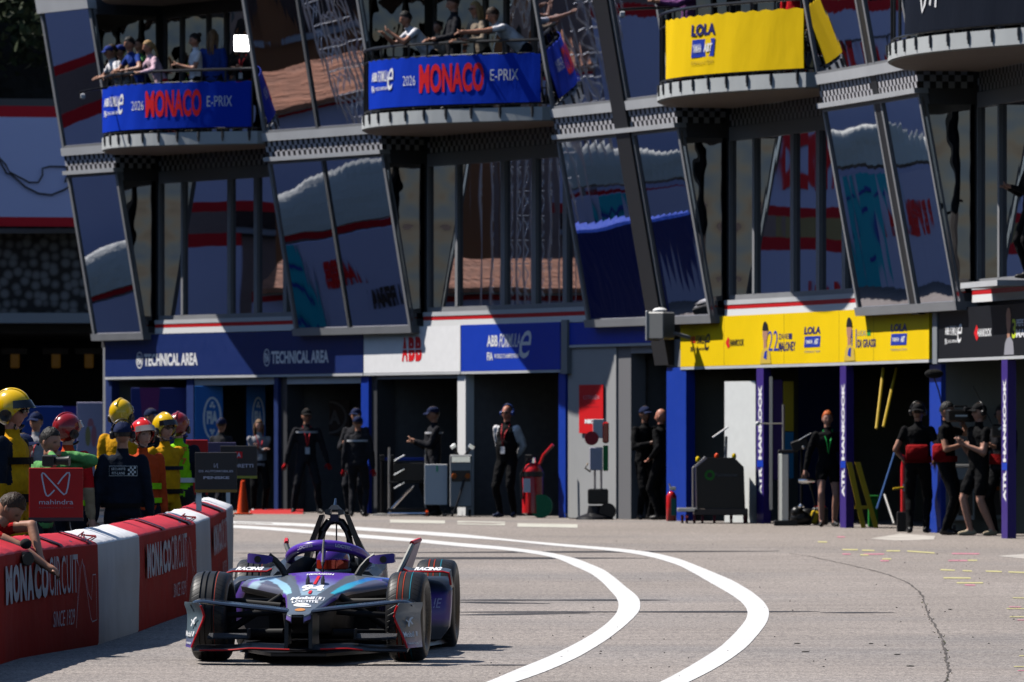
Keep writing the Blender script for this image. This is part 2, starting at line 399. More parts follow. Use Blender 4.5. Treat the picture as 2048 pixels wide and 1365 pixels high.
ZL0, ZL1, ZC0, ZC1, ZU0, ZU1 = 3.14, 5.93, 6.05, 6.32, 6.46, 8.85
bays = [(205, 305, [(0, 1)]), (608, 842, [(0, .47), (.47, 1)]), (1195, 1445, [(0, .5), (.62, 1)]), (1740, 1940, [(0, .53), (.6, 1)])]
for bi, (u0, u1, panes) in enumerate(bays):
    core = MB(); cw = u1-u0
    # leaning shaft behind the glass with its side returns
    us = [u0+cw*i/6 for i in range(7)]
    A = [[fac(u, z, bd(z)-.09) for u in us] for z in (3.02, 6.2, 9.6)]; Bk = [[fac(u, z, -1.0) for u in us] for z in (3.02, 6.2, 9.6)]
    core.solid(A, Bk)
    bay = part(core, 'window_bay', dgrey)
    fr = MB(); 
    fbox(fr, u0-2, u1+2, 3.02, 3.14, BD+.06, BD-.25, lean=LEAN)
    fbox(fr, u0, u1, ZL1, ZL1+.05, BD+.03, BD-.1, lean=LEAN)
    fbox(fr, u0, u1, ZU0, ZU0+.04, BD+.03, BD-.1, lean=LEAN)
    for a, b in panes:
        for e in (a, b):
            ue = u0+cw*e; wpx = 1.9*cw/ (run(u0, u1)/.075)/1.9
            s0 = ue-(wpx*.5 if 0 < e < 1 else (0 if e == 0 else wpx)); s1 = s0+wpx
            fbox(fr, s0, s1, ZL0, ZL1, BD+.035, BD-.1, 1, lean=LEAN); fbox(fr, s0, s1, ZU0, ZU1, BD+.035, BD-.1, 1, lean=LEAN)
    part(fr, 'frame', grey, bay)
    for a, b in panes:
        for z0, z1 in ((ZL0, ZL1), (ZU0+.04, ZU1)):
            p = MB(); fbox(p, u0+cw*a, u0+cw*b, z0, z1, BD+.005, BD-.03, 8, lean=LEAN); part(p, 'pane', gl_bay, bay)
    # bands and checker strip between the storeys
    for z0, z1, o_ in ((ZL1+.05, ZC0, .10), (ZC1, ZU0, .06), (ZU1, 9.5, .08)):
        st = MB(); fbox(st, u0-1, u1+1, z0, z1, BD+o_, BD-.1, lean=LEAN); part(st, 'ledge', lgrey, bay)
    ck = MB(); nc = int(run(u0, u1)/.088)
    ck.grid([[fac(u0+cw*c/nc, z, bd(z)+.02) for c in range(nc+1)] for z in np.linspace(ZC0, ZC1, 4)], lambda a, b: (a+b) % 2)
    # near side return: big checker squares and its own glass
    ds = [.02-.088*i for i in range(int((bd(6.2)-RD)/.088)+2)]; ds = [d for d in ds if bd(6.2)+d > RD-.02]
    ck.grid([[fac(u1+1.2, z, bd(6.2)+d) for d in ds] for z in np.linspace(ZC0, ZC1, 4)], lambda a, b: (a+b) % 2)
    part(ck, 'checker_strip', [blk, chkw], bay)
    sp = MB(); 
    for z0, z1 in ((ZL0+.12, ZL1-.1), (ZU0+.1, ZU1-.1)):
        A = [[fac(u1+.6, z, (bd(z)-.06)*(1-t)+(RD+.02)*t) for t in np.linspace(0, 1, 4)] for z in np.linspace(z0, z1, 6)]
        Bk = [[fac(u1-.4, z, (bd(z)-.06)*(1-t)+(RD+.02)*t) for t in np.linspace(0, 1, 4)] for z in np.linspace(z0, z1, 6)]
        sp.solid(A, Bk)
    part(sp, 'side_pane', gl_side, bay)
# recesses between the bays: glazed doors below, balcony doors above
rec = [(312, 606, 512, 1.2, .9), (849, 1193, 1088, 1.34, .95), (1452, 1738, 1612, .95, .95), (1947, 2200, 2130, .9, .95)]
for ri, (u0, u1, xc, bul, d0) in enumerate(rec):
    w_ = u1-u0
    wl = MB(); fbox(wl, u0-6, u1+3, 3.02, 9.5, RD-.12, RD-.5); back = part(wl, 'recess_wall', dgrey)
    sb = MB(); fbox(sb, u0, u1, 3.12, 3.225, .02, RD-.1, mi=0); fbox(sb, u0, u1, 3.225, 3.29, .022, RD-.1, mi=1); fbox(sb, u0, u1, 3.29, 3.36, .03, RD-.1, mi=2)
    part(sb, 'slab_strip', [wht, red, lgrey], back)
    ck = MB(); nc = int(run(u0, u1)/.088)
    ck.grid([[fac(u0+w_*c/nc, z, RD+.02) for c in range(nc+1)] for z in np.linspace(6.0, 6.27, 4)], lambda a, b: (a+b) % 2)
    part(ck, 'checker_strip', [blk, chkw], back)
    cuts = [0, .17, .44, .62, .80, 1] if ri else [0, .16, .48, .66, .86, 1]
    fr = MB(); fbox(fr, u0, u1, 3.36, 3.44, RD+.03, RD-.1); fbox(fr, u0, u1, 5.78, 5.99, RD+.03, RD-.1)
    for k, c in enumerate(cuts):
        uc = u0+w_*c; h = (3.4 if k in (2, 3, 4) else 2)*w_/290
        fbox(fr, max(u0, uc-h), min(u1, uc+h), 3.44, 5.78, RD+.035, RD-.1, 1)
    part(fr, 'door_frame', grey, back)
    for a, b in zip(cuts, cuts[1:]):
        p = MB(); fbox(p, u0+w_*a, u0+w_*b, 3.44, 5.78, RD-.02, RD-.06, 4); part(p, 'pane', gl_door, back)
    # upper storey doors set further back
    UD = RD-.12
    fr = MB(); cu2 = [0, .12, .3, .42, .58, .72, .86, 1]
    for k, c in enumerate(cu2):
        uc = u0+w_*c; h = 3*w_/290; fbox(fr, max(u0, uc-h), min(u1, uc+h), 6.4, 8.7, UD+.05, UD-.05, 1)
    fbox(fr, u0, u1, 8.7, 9.0, UD+.06, UD-.05)
    part(fr, 'balcony_door_frame', dgrey, back)
    for k, (a, b) in enumerate(zip(cu2, cu2[1:])):
        p = MB(); fbox(p, u0+w_*a, u0+w_*b, 6.4, 8.7, UD+.02, UD-.02, 4); part(p, 'pane', gl_bend, back)
# balconies
class Balcony:
    def __init__(s, u0, u1, bul, d0): s.u0, s.u1, s.b, s.d0 = u0, u1, bul, d0
    def pt(s, t, z, inset=0.0):
        D = s.d0+s.b*(1-(2*t-1)**2); return fac(s.u0+(s.u1-s.u0)*t, z, D-inset)
    def loop(s, z, inset=0.0, n=36):
        i = inset/5.7; T = np.linspace(i, 1-i, n)
        L = [s.pt(t, z, inset) for t in T]
        return [fac(s.u0+(s.u1-s.u0)*i, z, RD)]+L+[fac(s.u0+(s.u1-s.u0)*(1-i), z, RD)]
    def tx(s, x):
        """parameter of the visible edge that shows at pixel x (tip to near corner)"""
        if not hasattr(s, 'tab'):
            T = np.linspace(0.2, 1, 400); X = np.array([1024+F*(p := s.pt(t, 0)).x/p.y for t in T]); k = int(X.argmin())
            s.tab = (X[k:], T[k:])
        return float(np.interp(x, s.tab[0], s.tab[1]))
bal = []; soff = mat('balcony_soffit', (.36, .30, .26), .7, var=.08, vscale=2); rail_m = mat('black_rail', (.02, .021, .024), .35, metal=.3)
for ri, (u0, u1, xc, bul, d0) in enumerate(rec):
    b = Balcony(u0, u1, bul, d0); bal.append(b)
    for zb, zt, real in ((6.27, 6.5, True), (8.92, 9.15, False)):
        s_ = MB(); Lb, Lt = b.loop(zb, .05 if real else 0), b.loop(zt)
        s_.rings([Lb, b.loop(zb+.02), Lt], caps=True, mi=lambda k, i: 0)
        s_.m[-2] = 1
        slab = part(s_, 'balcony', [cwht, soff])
        if not real: continue
        rl = MB(); z0 = 6.5
        ins = .05; T = np.linspace(.02, .98, 14)
        for k, t in enumerate(T):
            p = b.pt(t, z0, ins); rl.tube([p+Vector((0, 0, -.02)), p+Vector((0, 0, 1.06))], .017, 6)
            c = b.pt(t, 6.45, -.01); n_ = Nrm(b.u0+(b.u1-b.u0)*t); x_ = Matrix.Rotation(math.atan2(n_.y, n_.x), 3, 'Z')
            cl = MB(); cl.box(c, (.04, .036, .11), 0, x_); cl.box(c+Vector((0, 0, -.08)), (.025, .025, .06), 0, x_)
            if t > .3: part(cl, 'railing_clamp', dgrey, slab)
        top = b.loop(z0+1.06, ins); mid = b.loop(z0+.06, ins)
        rl.tube(top, .026, 8); rl.tube(mid, .018, 6); rl.tube(b.loop(z0+.86, ins), .013, 6)
        for z in (.3, .55):
            rl.tube([b.pt(1-ins/5.7, z0+z, ins), fac(b.u1, z0+z, RD)], .012, 6)
        part(rl, 'railing', rail_m, slab)
# ground storey: floor slab, piers, garages
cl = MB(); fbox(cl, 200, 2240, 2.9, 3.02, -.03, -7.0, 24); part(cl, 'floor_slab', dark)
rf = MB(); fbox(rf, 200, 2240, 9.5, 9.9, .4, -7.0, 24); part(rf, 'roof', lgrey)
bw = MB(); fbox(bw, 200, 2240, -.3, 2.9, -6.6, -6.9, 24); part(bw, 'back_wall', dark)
bw = MB(); fbox(bw, 196, 204, -.3, 9.5, -.1, -7.0, 1); part(bw, 'end_wall', grey)
shaded_post = mat('shaded_blue_post', (.012, .030, .13), .6, var=.08); blue_post = mat('blue_panel', (.008, .042, .34), .45, var=.05); purple_post = mat('purple_panel', (.045, .022, .19), .45, var=.05)  # leftmost posts: darker copy of the blue, their shade put in the colour
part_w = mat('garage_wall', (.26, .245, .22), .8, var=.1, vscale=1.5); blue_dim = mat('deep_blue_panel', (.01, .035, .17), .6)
def pier(x0, x1, z0, z1, m, do=0.0, di=-.16, name='pillar'):
    q = MB(); fbox(q, ux(x0, do), ux(x1, do), z0, z1, do, di, 1); return part(q, name, m)
for x0, x1, m in [(211, 223, shaded_post), (373, 387, shaded_post), (548, 556, shaded_post), (722, 737, blue_post), (915, 931, wht), (1117, 1131, blue_post)]:
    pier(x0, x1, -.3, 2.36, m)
for x0, x1 in [(558, 574), (739, 754), (1133, 1140)]: pier(x0, x1, -.3, 2.9, dgrey, -.06, -.4, 'door_jamb')
for x0, x1, z in [(388, 548, 2.2), (574, 722, 2.2), (754, 915, 2.26), (223, 373, 2.3)]: pier(x0, x1, z, 2.36, lgrey if x0 != 754 else grey, -.02, -.1, 'lintel')
for x in (556, 738, 925, 1131, 1245, 1340, 1866):
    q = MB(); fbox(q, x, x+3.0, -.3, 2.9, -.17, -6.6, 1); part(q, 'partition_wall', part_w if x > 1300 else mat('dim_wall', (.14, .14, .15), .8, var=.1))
gw = mat('grey_wall_panel', (.34, .345, .35), .6, var=.05, vscale=1)
q = MB(); fbox(q, ux(1136, -.02), ux(1232, -.02), -.3, 2.72, -.02, -.14, 3); part(q, 'wall_panel', gw)
q = MB(); fbox(q, ux(1232, -.05), ux(1262, -.05), -.3, 2.72, -.05, -.3, 1); part(q, 'door_jamb', mat('mid_grey', (.16, .16, .17), .6))
q = MB(); fbox(q, ux(1262, -.05), ux(1338, -.05), 2.6, 2.75, -.05, -.3, 1); part(q, 'door_header', grey)
pier(1333, 1372, -.3, 2.36, blue_post, .05, -.1, 'blue_panel'); pier(1334, 1362, 2.37, 2.8, grey, .0, -.1, 'panel_top')
for x0, x1, zz in [(1859, 1882, .9)]: pier(x0, x1, zz-1.2, 2.3, blue_post, -.1, -.2, 'blue_panel')
# slanted black expansion joint column with its floodlight
q = MB(); uc0, uc1 = 1195+250*.505, 1195+250*.615
fbox(q, uc0, uc1, 2.4, 9.5, BD+.07, BD-.12, 2, lean=LEAN); part(q, 'joint_column', mat('joint_black', (.022, .023, .026), .45))
q = MB(); uc0, uc1 = 1740+200*.535, 1740+200*.595
fbox(q, uc0, uc1, 3.0, 9.5, BD+.03, BD-.12, 2, lean=LEAN); part(q, 'joint_column', mat('joint_black', (.022, .023, .026), .45))
# ---------------------------------------------------------------- fascia signs over the garages
navy = mat('navy_board', (.010, .026, .13), .45, var=.05); royal = mat('royal_board', (.008, .045, .44), .45, var=.04); abbw = mat('white_board', (.86, .86, .87), .45, var=.03)
yell = mat('yellow_board', (.82, .56, .004), .55, var=.04, vscale=1.5, spec=.1); blkb = mat('black_board', (.010, .011, .015), .6, spec=.08)
ink_w = mat('white_ink', (.78, .78, .80), .5); ink_r = mat('red_ink', (.70, .012, .018), .5); ink_n = mat('navy_ink', (.02, .02, .13), .5); ink_b = mat('black_ink', (.012, .012, .014), .5)
ink_bl = mat('blue_ink', (.015, .04, .36), .5); skin_print = mat('printed_skin', (.42, .22, .15), .6); ink_g = mat('lime_ink', (.55, .65, .03), .5); ink_gr = mat('green_ink', (.02, .30, .06), .5)
ink_gy = mat('grey_ink', (.30, .30, .34), .5)
def board(name, x0, x1, z0, z1, m, label, d=.05, frame=True):
    q = MB(); fbox(q, ux(x0, d), ux(x1, d), z0, z1, d, d-.06, 10)
    p = fac(ux((x0+x1)/2, d), z0, d); o = q.build(name, m, loc=p); tag(o, label, 'sign', 'fascia signs above the garages')
    if frame:
        q = MB(); fbox(q, ux(x0, d), ux(x1, d), z0-.045, z0-.004, d+.004, d-.06, 10); _child(q, 'bottom_rail', lgrey, o)
    return o
def _child(q, name, m, o, smooth=False):
    off = o.location; q.v = [(x-off.x, y-off.y, z-off.z) for x, y, z in q.v]
    return q.build(name, m, o, smooth=smooth)
def SF(d):
    """lettering coordinates: x in photograph columns, z in metres, on the front at offset d"""
    return lambda x, z: fac(ux(x, d), z, d)
_uxc = {}
def SFq(d, xa, xb):
    X = np.linspace(xa, xb, 24); U = [ux(x, d) for x in X]
    return lambda x, z: fac(float(np.interp(x, X, U)), z, d)
def zz(x, y, d=.05): return fxy(x, y, d).z
def race_logo(q, fn, x0, x1, z0, z1, a=0, c=0):
    """small series logo: block letters, slanted word, big script e and a line of small capitals"""
    w_, h = x1-x0, z1-z0
    put_text(q, 'ABB', fn, (x0, x0+.24*w_, z0+.52*h, z0+.88*h), a, .03)
    put_text(q, 'FORMULA', fn, (x0+.27*w_, x0+.74*w_, z0+.48*h, z0+.92*h), c, .01, .35)
    put_text(q, 'e', fn, (x0+.72*w_, x0+w_, z0+.12*h, z0+h), c, .0, .45)
    put_text(q, 'FIA', fn, (x0, x0+.13*w_, z0+.08*h, z0+.34*h), c, .03)
    put_text(q, 'WORLD CHAMPIONSHIP', fn, (x0+.16*w_, x0+.72*w_, z0+.14*h, z0+.28*h), c, .01)
def oval(q, fn, cx, cz, rx, rz, mi): put_poly(q, arc(cx, cz, rx, rz, 0, 350, 16), fn, mi)
b1 = board('sign_board', 210, 726, 2.37, 3.11, navy, 'long navy sign lettered TECHNICAL AREA twice above the far left garages')
f1 = SFq(.054, 205, 730)
for x in (0, 254.5):
    q = MB()
    put_text(q, 'TECHNICAL AREA', f1, (288+x, 395+x*1.03, 2.55, 2.77), 0, .04)
    put_line(q, arc(279+x, 2.66, 6, .14, 0, 360, 20), .022, f1, 0, 50)
    put_text(q, 'FIA', f1, (274.5+x, 283.5+x, 2.58, 2.74), 0, .05)
    _child(q, 'lettering', ink_w, b1)
b2 = board('sign_board', 727.5, 920.5, 2.37, 3.125, abbw, 'white sign with three red block letters above the garage')
q = MB(); f2 = SFq(.054, 725, 925)
for k, ch in enumerate('ABB'):
    put_text(q, ch, f2, (803.5+13.6*k, 815.5+13.9*k, 2.55, 2.955), 0, .06)
_child(q, 'lettering', ink_r, b2)
q = MB(); f2b = SFq(.057, 725, 925); put_rect(q, 801, 846, 2.742, 2.762, f2b); _child(q, 'letter_split', abbw, b2)
b3 = board('sign_board', 922, 1120, 2.37, 3.13, royal, 'royal blue sign with white racing series logo next to the white sign')
q = MB(); race_logo(q, SFq(.054, 920, 1125), 974, 1063, 2.50, 3.01); _child(q, 'lettering', ink_w, b3)
b4 = board('sign_board', 1138, 1333, 2.76, 3.11, royal, 'plain blue fascia board above the narrow doorway', d=.02)
q = MB(); fbox(q, ux(1122, .06), ux(1134, .06), 2.3, 3.16, .06, -.05, 1); part(q, 'downpipe', mat('steel_grey', (.22, .24, .26), .5))
b5 = board('sign_board', 1361, 1858, 2.37, 3.12, yell, 'long yellow racing team sign with two driver portraits over the right garages', d=.06)
f5 = SFq(.065, 1355, 1862); f5b = SFq(.068, 1355, 1862)
INKS = [ink_r, ink_b, ink_n, ink_bl, ink_w, ink_gy, skin_print, ink_gr, mat('mustard_suit', (.60, .42, .06), .6)]
def leaf(fn, x, z, rx, rz, mi, q): put_poly(q, [(x-rx, z), (x, z+rz), (x+rx*.6, z+rz*.6), (x+rx*.3, z), (x+rx*.7, z-rz*.6), (x, z-rz)], fn, mi)
def portrait(q, fn, x, z0, s, suit, capm):
    put_poly(q, [(x-10*s, z0), (x+12*s, z0), (x+10*s, z0+.17), (x+4*s, z0+.24), (x-4*s, z0+.22), (x-8*s, z0+.15)], fn, suit)
    put_poly(q, [(x-3*s, z0+.2), (x+3*s, z0+.2), (x+3*s, z0+.34), (x-3*s, z0+.34)], fn, 6)
    put_poly(q, arc(x, z0+.45, 5*s, .145, 0, 350, 14), fn, 6)
    put_poly(q, arc(x, z0+.48, 5.6*s, .15, 5, 175, 10), lambda a, b: fn(a, b)+(fn(a, b)-fac(ux(a, 0), b, 0))*.06, capm)
q = MB(); race_logo(q, f5, 1381, 1420, 2.57, 2.87, 0, 1); _child(q, 'series_logo', INKS, b5)
q = MB(); leaf(f5, 1456, 2.715, 5, .09, 0, q); put_text(q, 'HANKOOK', f5, (1460, 1488, 2.66, 2.765), 1, .03); _child(q, 'sponsor_logo', INKS, b5)
for x0, x1, z in ((1608, 1641, 2.905), (1781, 1814, 2.885)):
    q = MB(); put_text(q, 'LOLA', f5, (x0, x1, z-.11, z), 2, .05, .1); put_poly(q, [(x0, z-.30), (x1-1.5, z-.30), (x1, z-.14), (x0+1.5, z-.14)], f5, 3); put_text(q, 'FORMULA E TEAM', f5, (x0+1, x1-1, z-.38, z-.35), 5)
    put_text(q, 'YAMAHA', f5b, (x0+3, x0+17, z-.25, z-.19), 4, .02); put_text(q, 'ABT', f5b, (x0+20, x1-4, z-.26, z-.18), 4, .03, .3); _child(q, 'team_logo', INKS, b5)
q = MB(); put_text(q, '22', f5, (1536, 1556, 2.57, 2.87), 3, -.005); put_text(q, 'ZANE', f5, (1557, 1576, 2.74, 2.82), 2, .0); put_text(q, 'MALONEY', f5, (1557, 1591, 2.56, 2.70), 2, .03); put_rect(q, 1577, 1584, 2.735, 2.82, f5, 2); _child(q, 'driver_name', INKS, b5)
q = MB(); put_text(q, '11', f5, (1703, 1713, 2.57, 2.84), 3, -.005); put_text(q, 'LUCAS', f5, (1715, 1732, 2.74, 2.815), 5, .0); put_text(q, 'DI GRASSI', f5, (1715, 1751, 2.57, 2.69), 2, .03); put_rect(q, 1734, 1741, 2.735, 2.82, f5, 7); _child(q, 'driver_name', INKS, b5)
for x in (1530, 1698):
    q = MB(); portrait(q, f5b, x, 2.385, 1.0, 8, 1); put_poly(q, [(x-3, 2.47), (x+3, 2.44), (x+4, 2.58), (x-1, 2.56)], SFq(.071, 1355, 1862), 3); _child(q, 'driver_portrait', INKS, b5)
q = MB()
for x in (1448, 1568, 1678, 1747): fbox(q, ux(x, .06), ux(x, .06)+.5, 2.375, 3.115, .0625, .05, 1)
_child(q, 'panel_joint', mat('joint_line', (.30, .2, .01), .6), b5)
b6 = board('sign_board', 1871, 2140, 2.37, 3.06, blkb, 'black racing team sign at the right edge with white logo and driver portrait', d=.06)
f6 = SFq(.065, 1865, 2145); INK6 = INKS[:7]+[ink_g]
q = MB(); race_logo(q, f6, 1890, 1924, 2.54, 2.84, 4, 4); _child(q, 'series_logo', INK6, b6)
q = MB(); leaf(f6, 1953, 2.70, 5, .11, 0, q); put_text(q, 'HANKOOK', f6, (1955, 1983, 2.645, 2.755), 4, .03); _child(q, 'sponsor_logo', INK6, b6)
q = MB(); portrait(q, f6, 2017, 2.385, .9, 5, 6); _child(q, 'driver_portrait', INK6, b6)
q = MB(); put_text(q, '3', f6, (2024, 2032, 2.60, 2.86), 7, .02); put_text(q, 'PEPE', f6, (2033, 2047, 2.76, 2.85), 4, .02); put_text(q, 'MARTI', f6, (2032, 2066, 2.61, 2.72), 4, .03); put_rect(q, 2049, 2056, 2.76, 2.85, f6, 0); _child(q, 'driver_name', INK6, b6)
q = MB(); fbox(q, ux(1862, .1), ux(1871, .1), 2.3, 3.1, .08, -.05, 1); part(q, 'downpipe', mat('steel_grey', (.22, .24, .26), .5))
# banners hung on the balcony rails
def cloth_mat(name, c): return mat(name, c, .55, bump=.014, bscale=3.2, var=.04, vscale=2, stretch=(1, 1, .35), spec=.05)
ban_bl = cloth_mat('blue_banner', (.006, .040, .46)); ban_y = cloth_mat('yellow_banner', (.80, .53, .008)); ban_k = cloth_mat('black_banner', (.010, .013, .022))
def banner(b, x0, x1, m, label, zb=6.575, zt=7.345):
    t0, t1 = b.tx(x0), b.tx(x1); n = 60; T = np.linspace(t0, t1, n)
    sag = lambda t, k: .012*math.sin(t*150)*k
    A = [[b.pt(t, zb+(zt-zb)*v+(sag(t, v*v) if v > .5 else 0), -.02+.012*math.sin(t*61)*v*(1-v)*2) for t in T] for v in np.linspace(0, 1, 7)]
    Bk = [[b.pt(t, zb+(zt-zb)*v+(sag(t, v*v) if v > .5 else 0), -.008+.012*math.sin(t*61)*v*(1-v)*2) for t in T] for v in np.linspace(0, 1, 7)]
    q = MB(); q.solid(A, Bk); o = q.build('balcony_banner', m, loc=b.pt((t0+t1)/2, zb), smooth=True, angle=60)
    tag(o, label, 'banner', 'banners on the balcony railings')
    X = np.linspace(x0, x1, 40); TT = [b.tx(x) for x in X]
    return o, lambda x, v: b.pt(float(np.interp(x, X, TT)), zb+(zt-zb)*v, -.031)
for bi, x0, x1, lx, lab in [(0, 207, 504, [(212, 250), (266, 290), (294, 406), (417, 467)], 'blue MONACO E-PRIX banner on the far left balcony crowded with people'),
                           (1, 740, 1083, [(747, 790), (809, 834), (842, 971), (984, 1040)], 'blue MONACO E-PRIX banner on the balcony with men leaning on its rail')]:
    o, fn = banner(bal[bi], x0, x1, ban_bl, lab); q = MB()
    race_logo(q, fn, *lx[0], .30, .82); _child(q, 'series_logo', [ink_w, ink_r], o); q = MB(); put_text(q, '2026', fn, (*lx[1], .43, .63), 0, -.01)
    put_text(q, 'MONACO', fn, (*lx[2], .25, .85), 1, .035); put_text(q, 'E-PRIX', fn, (*lx[3], .46, .69), 0, -.005)
    _child(q, 'lettering', [ink_w, ink_r], o)
o, fn = banner(bal[2], 1334, 1610, ban_y, 'yellow banner on the balcony above the long yellow sign', 6.56, 7.42); q = MB()
put_text(q, 'LOLA', fn, (1386, 1434, .66, .86), 0, .05, .1); put_poly(q, [(1386, .30), (1431, .30), (1434, .60), (1389, .60)], fn, 1)
fb = lambda x, v: fn(x, v)+Vector((-.004, -.004, 0))
put_text(q, 'YAMAHA', fb, (1390, 1407, .38, .52), 2, .02); put_text(q, 'ABT', fb, (1411, 1429, .38, .52), 2, .04, .3); put_text(q, 'FORMULA E TEAM', fn, (1386, 1430, .17, .24), 3)
_child(q, 'lettering', [ink_n, ink_bl, ink_w, mat('faint_ink', (.55, .36, .03), .6)], o)
o, fn = banner(bal[3], 1812, 2105, ban_k, 'black banner with white strokes on the balcony at the upper right corner', 6.56, 7.75); q = MB()
for L in ([(1843, 1.0), (1848, .72), (1852, .58), (1857, .40), (1854, .30), (1849, .22), (1846, .38), (1853, .55), (1849, .75), (1856, 1.0)], [(1868, 1.0), (1871, .75), (1868, .45), (1864, .28)], [(1876, 1.0), (1879, .6), (1875, .25)]):
    put_line(q, L, .05, fn, 0, 60)
_child(q, 'lettering', ink_w, o)

# ---------------------------------------------------------------- the far left: terrace with hoarding, underpass, trees
sh_w = mat('hoarding_shade_tint', (.56, .56, .80), .6, var=.03, vscale=.6); sh_r = mat('hoarding_red', (.55, .01, .02), .6)  # white boards; the lilac of blue shade is put into their colour
def hoarding(name, path, zs, label, cat='hoarding'):
    """panel standing along a plan path, with coloured bands zs = [(z0, z1, material index)]"""
    q = MB(); P = [Vector((*p, 0)) for p in path]; fr = []
    for i, p in enumerate(P):
        d = (P[min(i+1, len(P)-1)]-P[max(i-1, 0)]).normalized(); fr.append(Vector((-d.y, d.x, 0))*.08)
    for z0, z1, mi in zs:
        k = .01 if mi else 0
        A = [[p+n*(.5+k)+Vector((0, 0, z)) for p, n in zip(P, fr)] for z in (z0, z1)]
        Bk = [[p-n*(.5+k)+Vector((0, 0, z)) for p, n in zip(P, fr)] for z in (z0, z1)]
        q.solid(A, Bk, mi)
    return tag(q.build(name, [sh_w, sh_r, dgrey, mat('soft_brown', (.16, .085, .05), .8)], loc=(P[0].x, P[0].y, zs[0][0])), label, cat)
HP = [(-7.5, 152), (-12.5, 151), (-16, 147), (-19, 141), (-21.6, 133.6), (-22.4, 131.2)]
h1 = hoarding('hoarding', HP[:-1]+[(-22.6, 129.9)], [(5.86, 6.06, 1), (6.06, 8.22, 0), (8.22, 8.46, 1), (8.46, 8.62, 2)], 'big white hoarding with red borders and black circuit lines on the far left terrace')
q = MB()
def hf(x, y): p = at(x, y, 151.55 if x > 20 else 151.35); return Vector((p.x, 152-(p.x+7.5)*(-.2)-.10, p.z))
put_line(q, [(-40, 300), (-5, 312), (12, 330), (20, 345), (60, 366), (78, 366), (86, 352), (86, 338), (100, 334), (128, 334), (139, 338), (141, 346), (133, 356), (130, 366), (136, 362), (141, 352)], 3.4, hf)
put_line(q, [(-30, 318), (0, 322), (14, 348), (24, 350), (52, 375), (78, 388), (104, 391), (130, 380), (160, 360)], 3.8, hf)
for i, (t, ch) in enumerate(((.30, 'MONACO'), (.5, 'MONACO'))): pass
_child(q, 'circuit_outline', blk, h1)
def wf(k, z0):
    a, b = Vector((*HP[k], 0)), Vector((*HP[k+1], 0)); n = Vector((-(b-a).y, (b-a).x, 0)).normalized()
    return lambda s, z: a+(b-a)*s+n*.07+Vector((0, 0, z))
q = MB()
put_text(q, 'MONACO', wf(3, 0), (.1, .95, 6.4, 7.6), 0, .05, 0, True); _child(q, 'lettering', ink_r, h1)
h2 = hoarding('hoarding', [(-14.5, 146), (-17.5, 140), (-19.6, 134), (-20.85, 129.9)], [(gz(130)-.1, 1.5, 2), (1.5, 1.68, 1), (1.68, 5.1, 0), (5.1, 5.36, 1)], 'tall white hoarding with red borders opposite the pit building')
h4 = hoarding('hoarding', [(-20.9, 129.7), (-21.3, 127.5), (-22.4, 121), (-23.4, 112)], [(gz(130)-.1, 1.5, 2), (1.5, 1.66, 1), (1.66, 4.0, 0), (4.0, 4.2, 1)], 'lower white hoarding with red borders before the terracotta house')
q = MB()
def h2f(a, b): a = Vector((*a, 0)); b = Vector((*b, 0)); n = Vector((-(b-a).y, (b-a).x, 0)).normalized(); return lambda s, z: a+(b-a)*s+n*.06+Vector((0, 0, z))
g2 = h2f((-17.5, 140), (-19.6, 134)); put_text(q, 'MONACO', g2, (.05, .95, 3.4, 4.5), 1, .05, 0, True); put_text(q, 'SINCE 1929', g2, (.2, .8, 2.1, 2.5), 0, 0, 0, True); _child(q, 'lettering', [blk, ink_r], h2); q = MB(); put_line(q, [(.1, 4.2), (.3, 4.3), (.32, 4.6), (.6, 4.5), (.7, 4.0), (.9, 3.9)], .05, g2)
_child(q, 'circuit_outline', blk, h2)
h3 = hoarding('hoarding', [(-12.2, 138), (-14.5, 133), (-16.2, 128), (-17.2, 122.5)], [(gz(130)-.1, 2.25, 0)], 'low white hoarding with red block letters opposite the pit building')
def teal(g, s0, s1):
    q = MB(); put_rect(q, s0, s1, .0, 2.25, g, 0); c = (s0+s1)/2; w_ = s1-s0; up_ = lambda s, z: g(s, z)+Vector((.02, -.01, 0))
    put_line(q, arc(c, 1.05, w_*.28, .5, 0, 310, 18), .09, up_, 1, w_/1.1); put_line(q, [(s0+.1*w_, 1.8), (c, 1.98), (s1-.1*w_, 1.75)], .07, up_, 1, w_/1.1); _child(q, 'teal_print', [mat('teal_print', (.01, .42, .55), .5), ink_bl], h3)
g31 = h2f((-14.5, 133), (-16.2, 128)); g32 = h2f((-16.2, 128), (-17.2, 122.5)); teal(g31, .21, .42); teal(g32, .28, .362)
for g_, x0, x1, t, m, zb, zt in ((g31, .03, .18, 'ABB', ink_r, 1.0, 1.7), (g32, .385, .455, 'ABB', ink_r, 1.25, 1.8), (g32, .445, .495, 'FIA', ink_b, .7, 1.1)):
    q = MB(); put_text(q, t, g_, (x0, x1, zb, zt), 0, .06, 0, True); _child(q, 'lettering', m, h3)
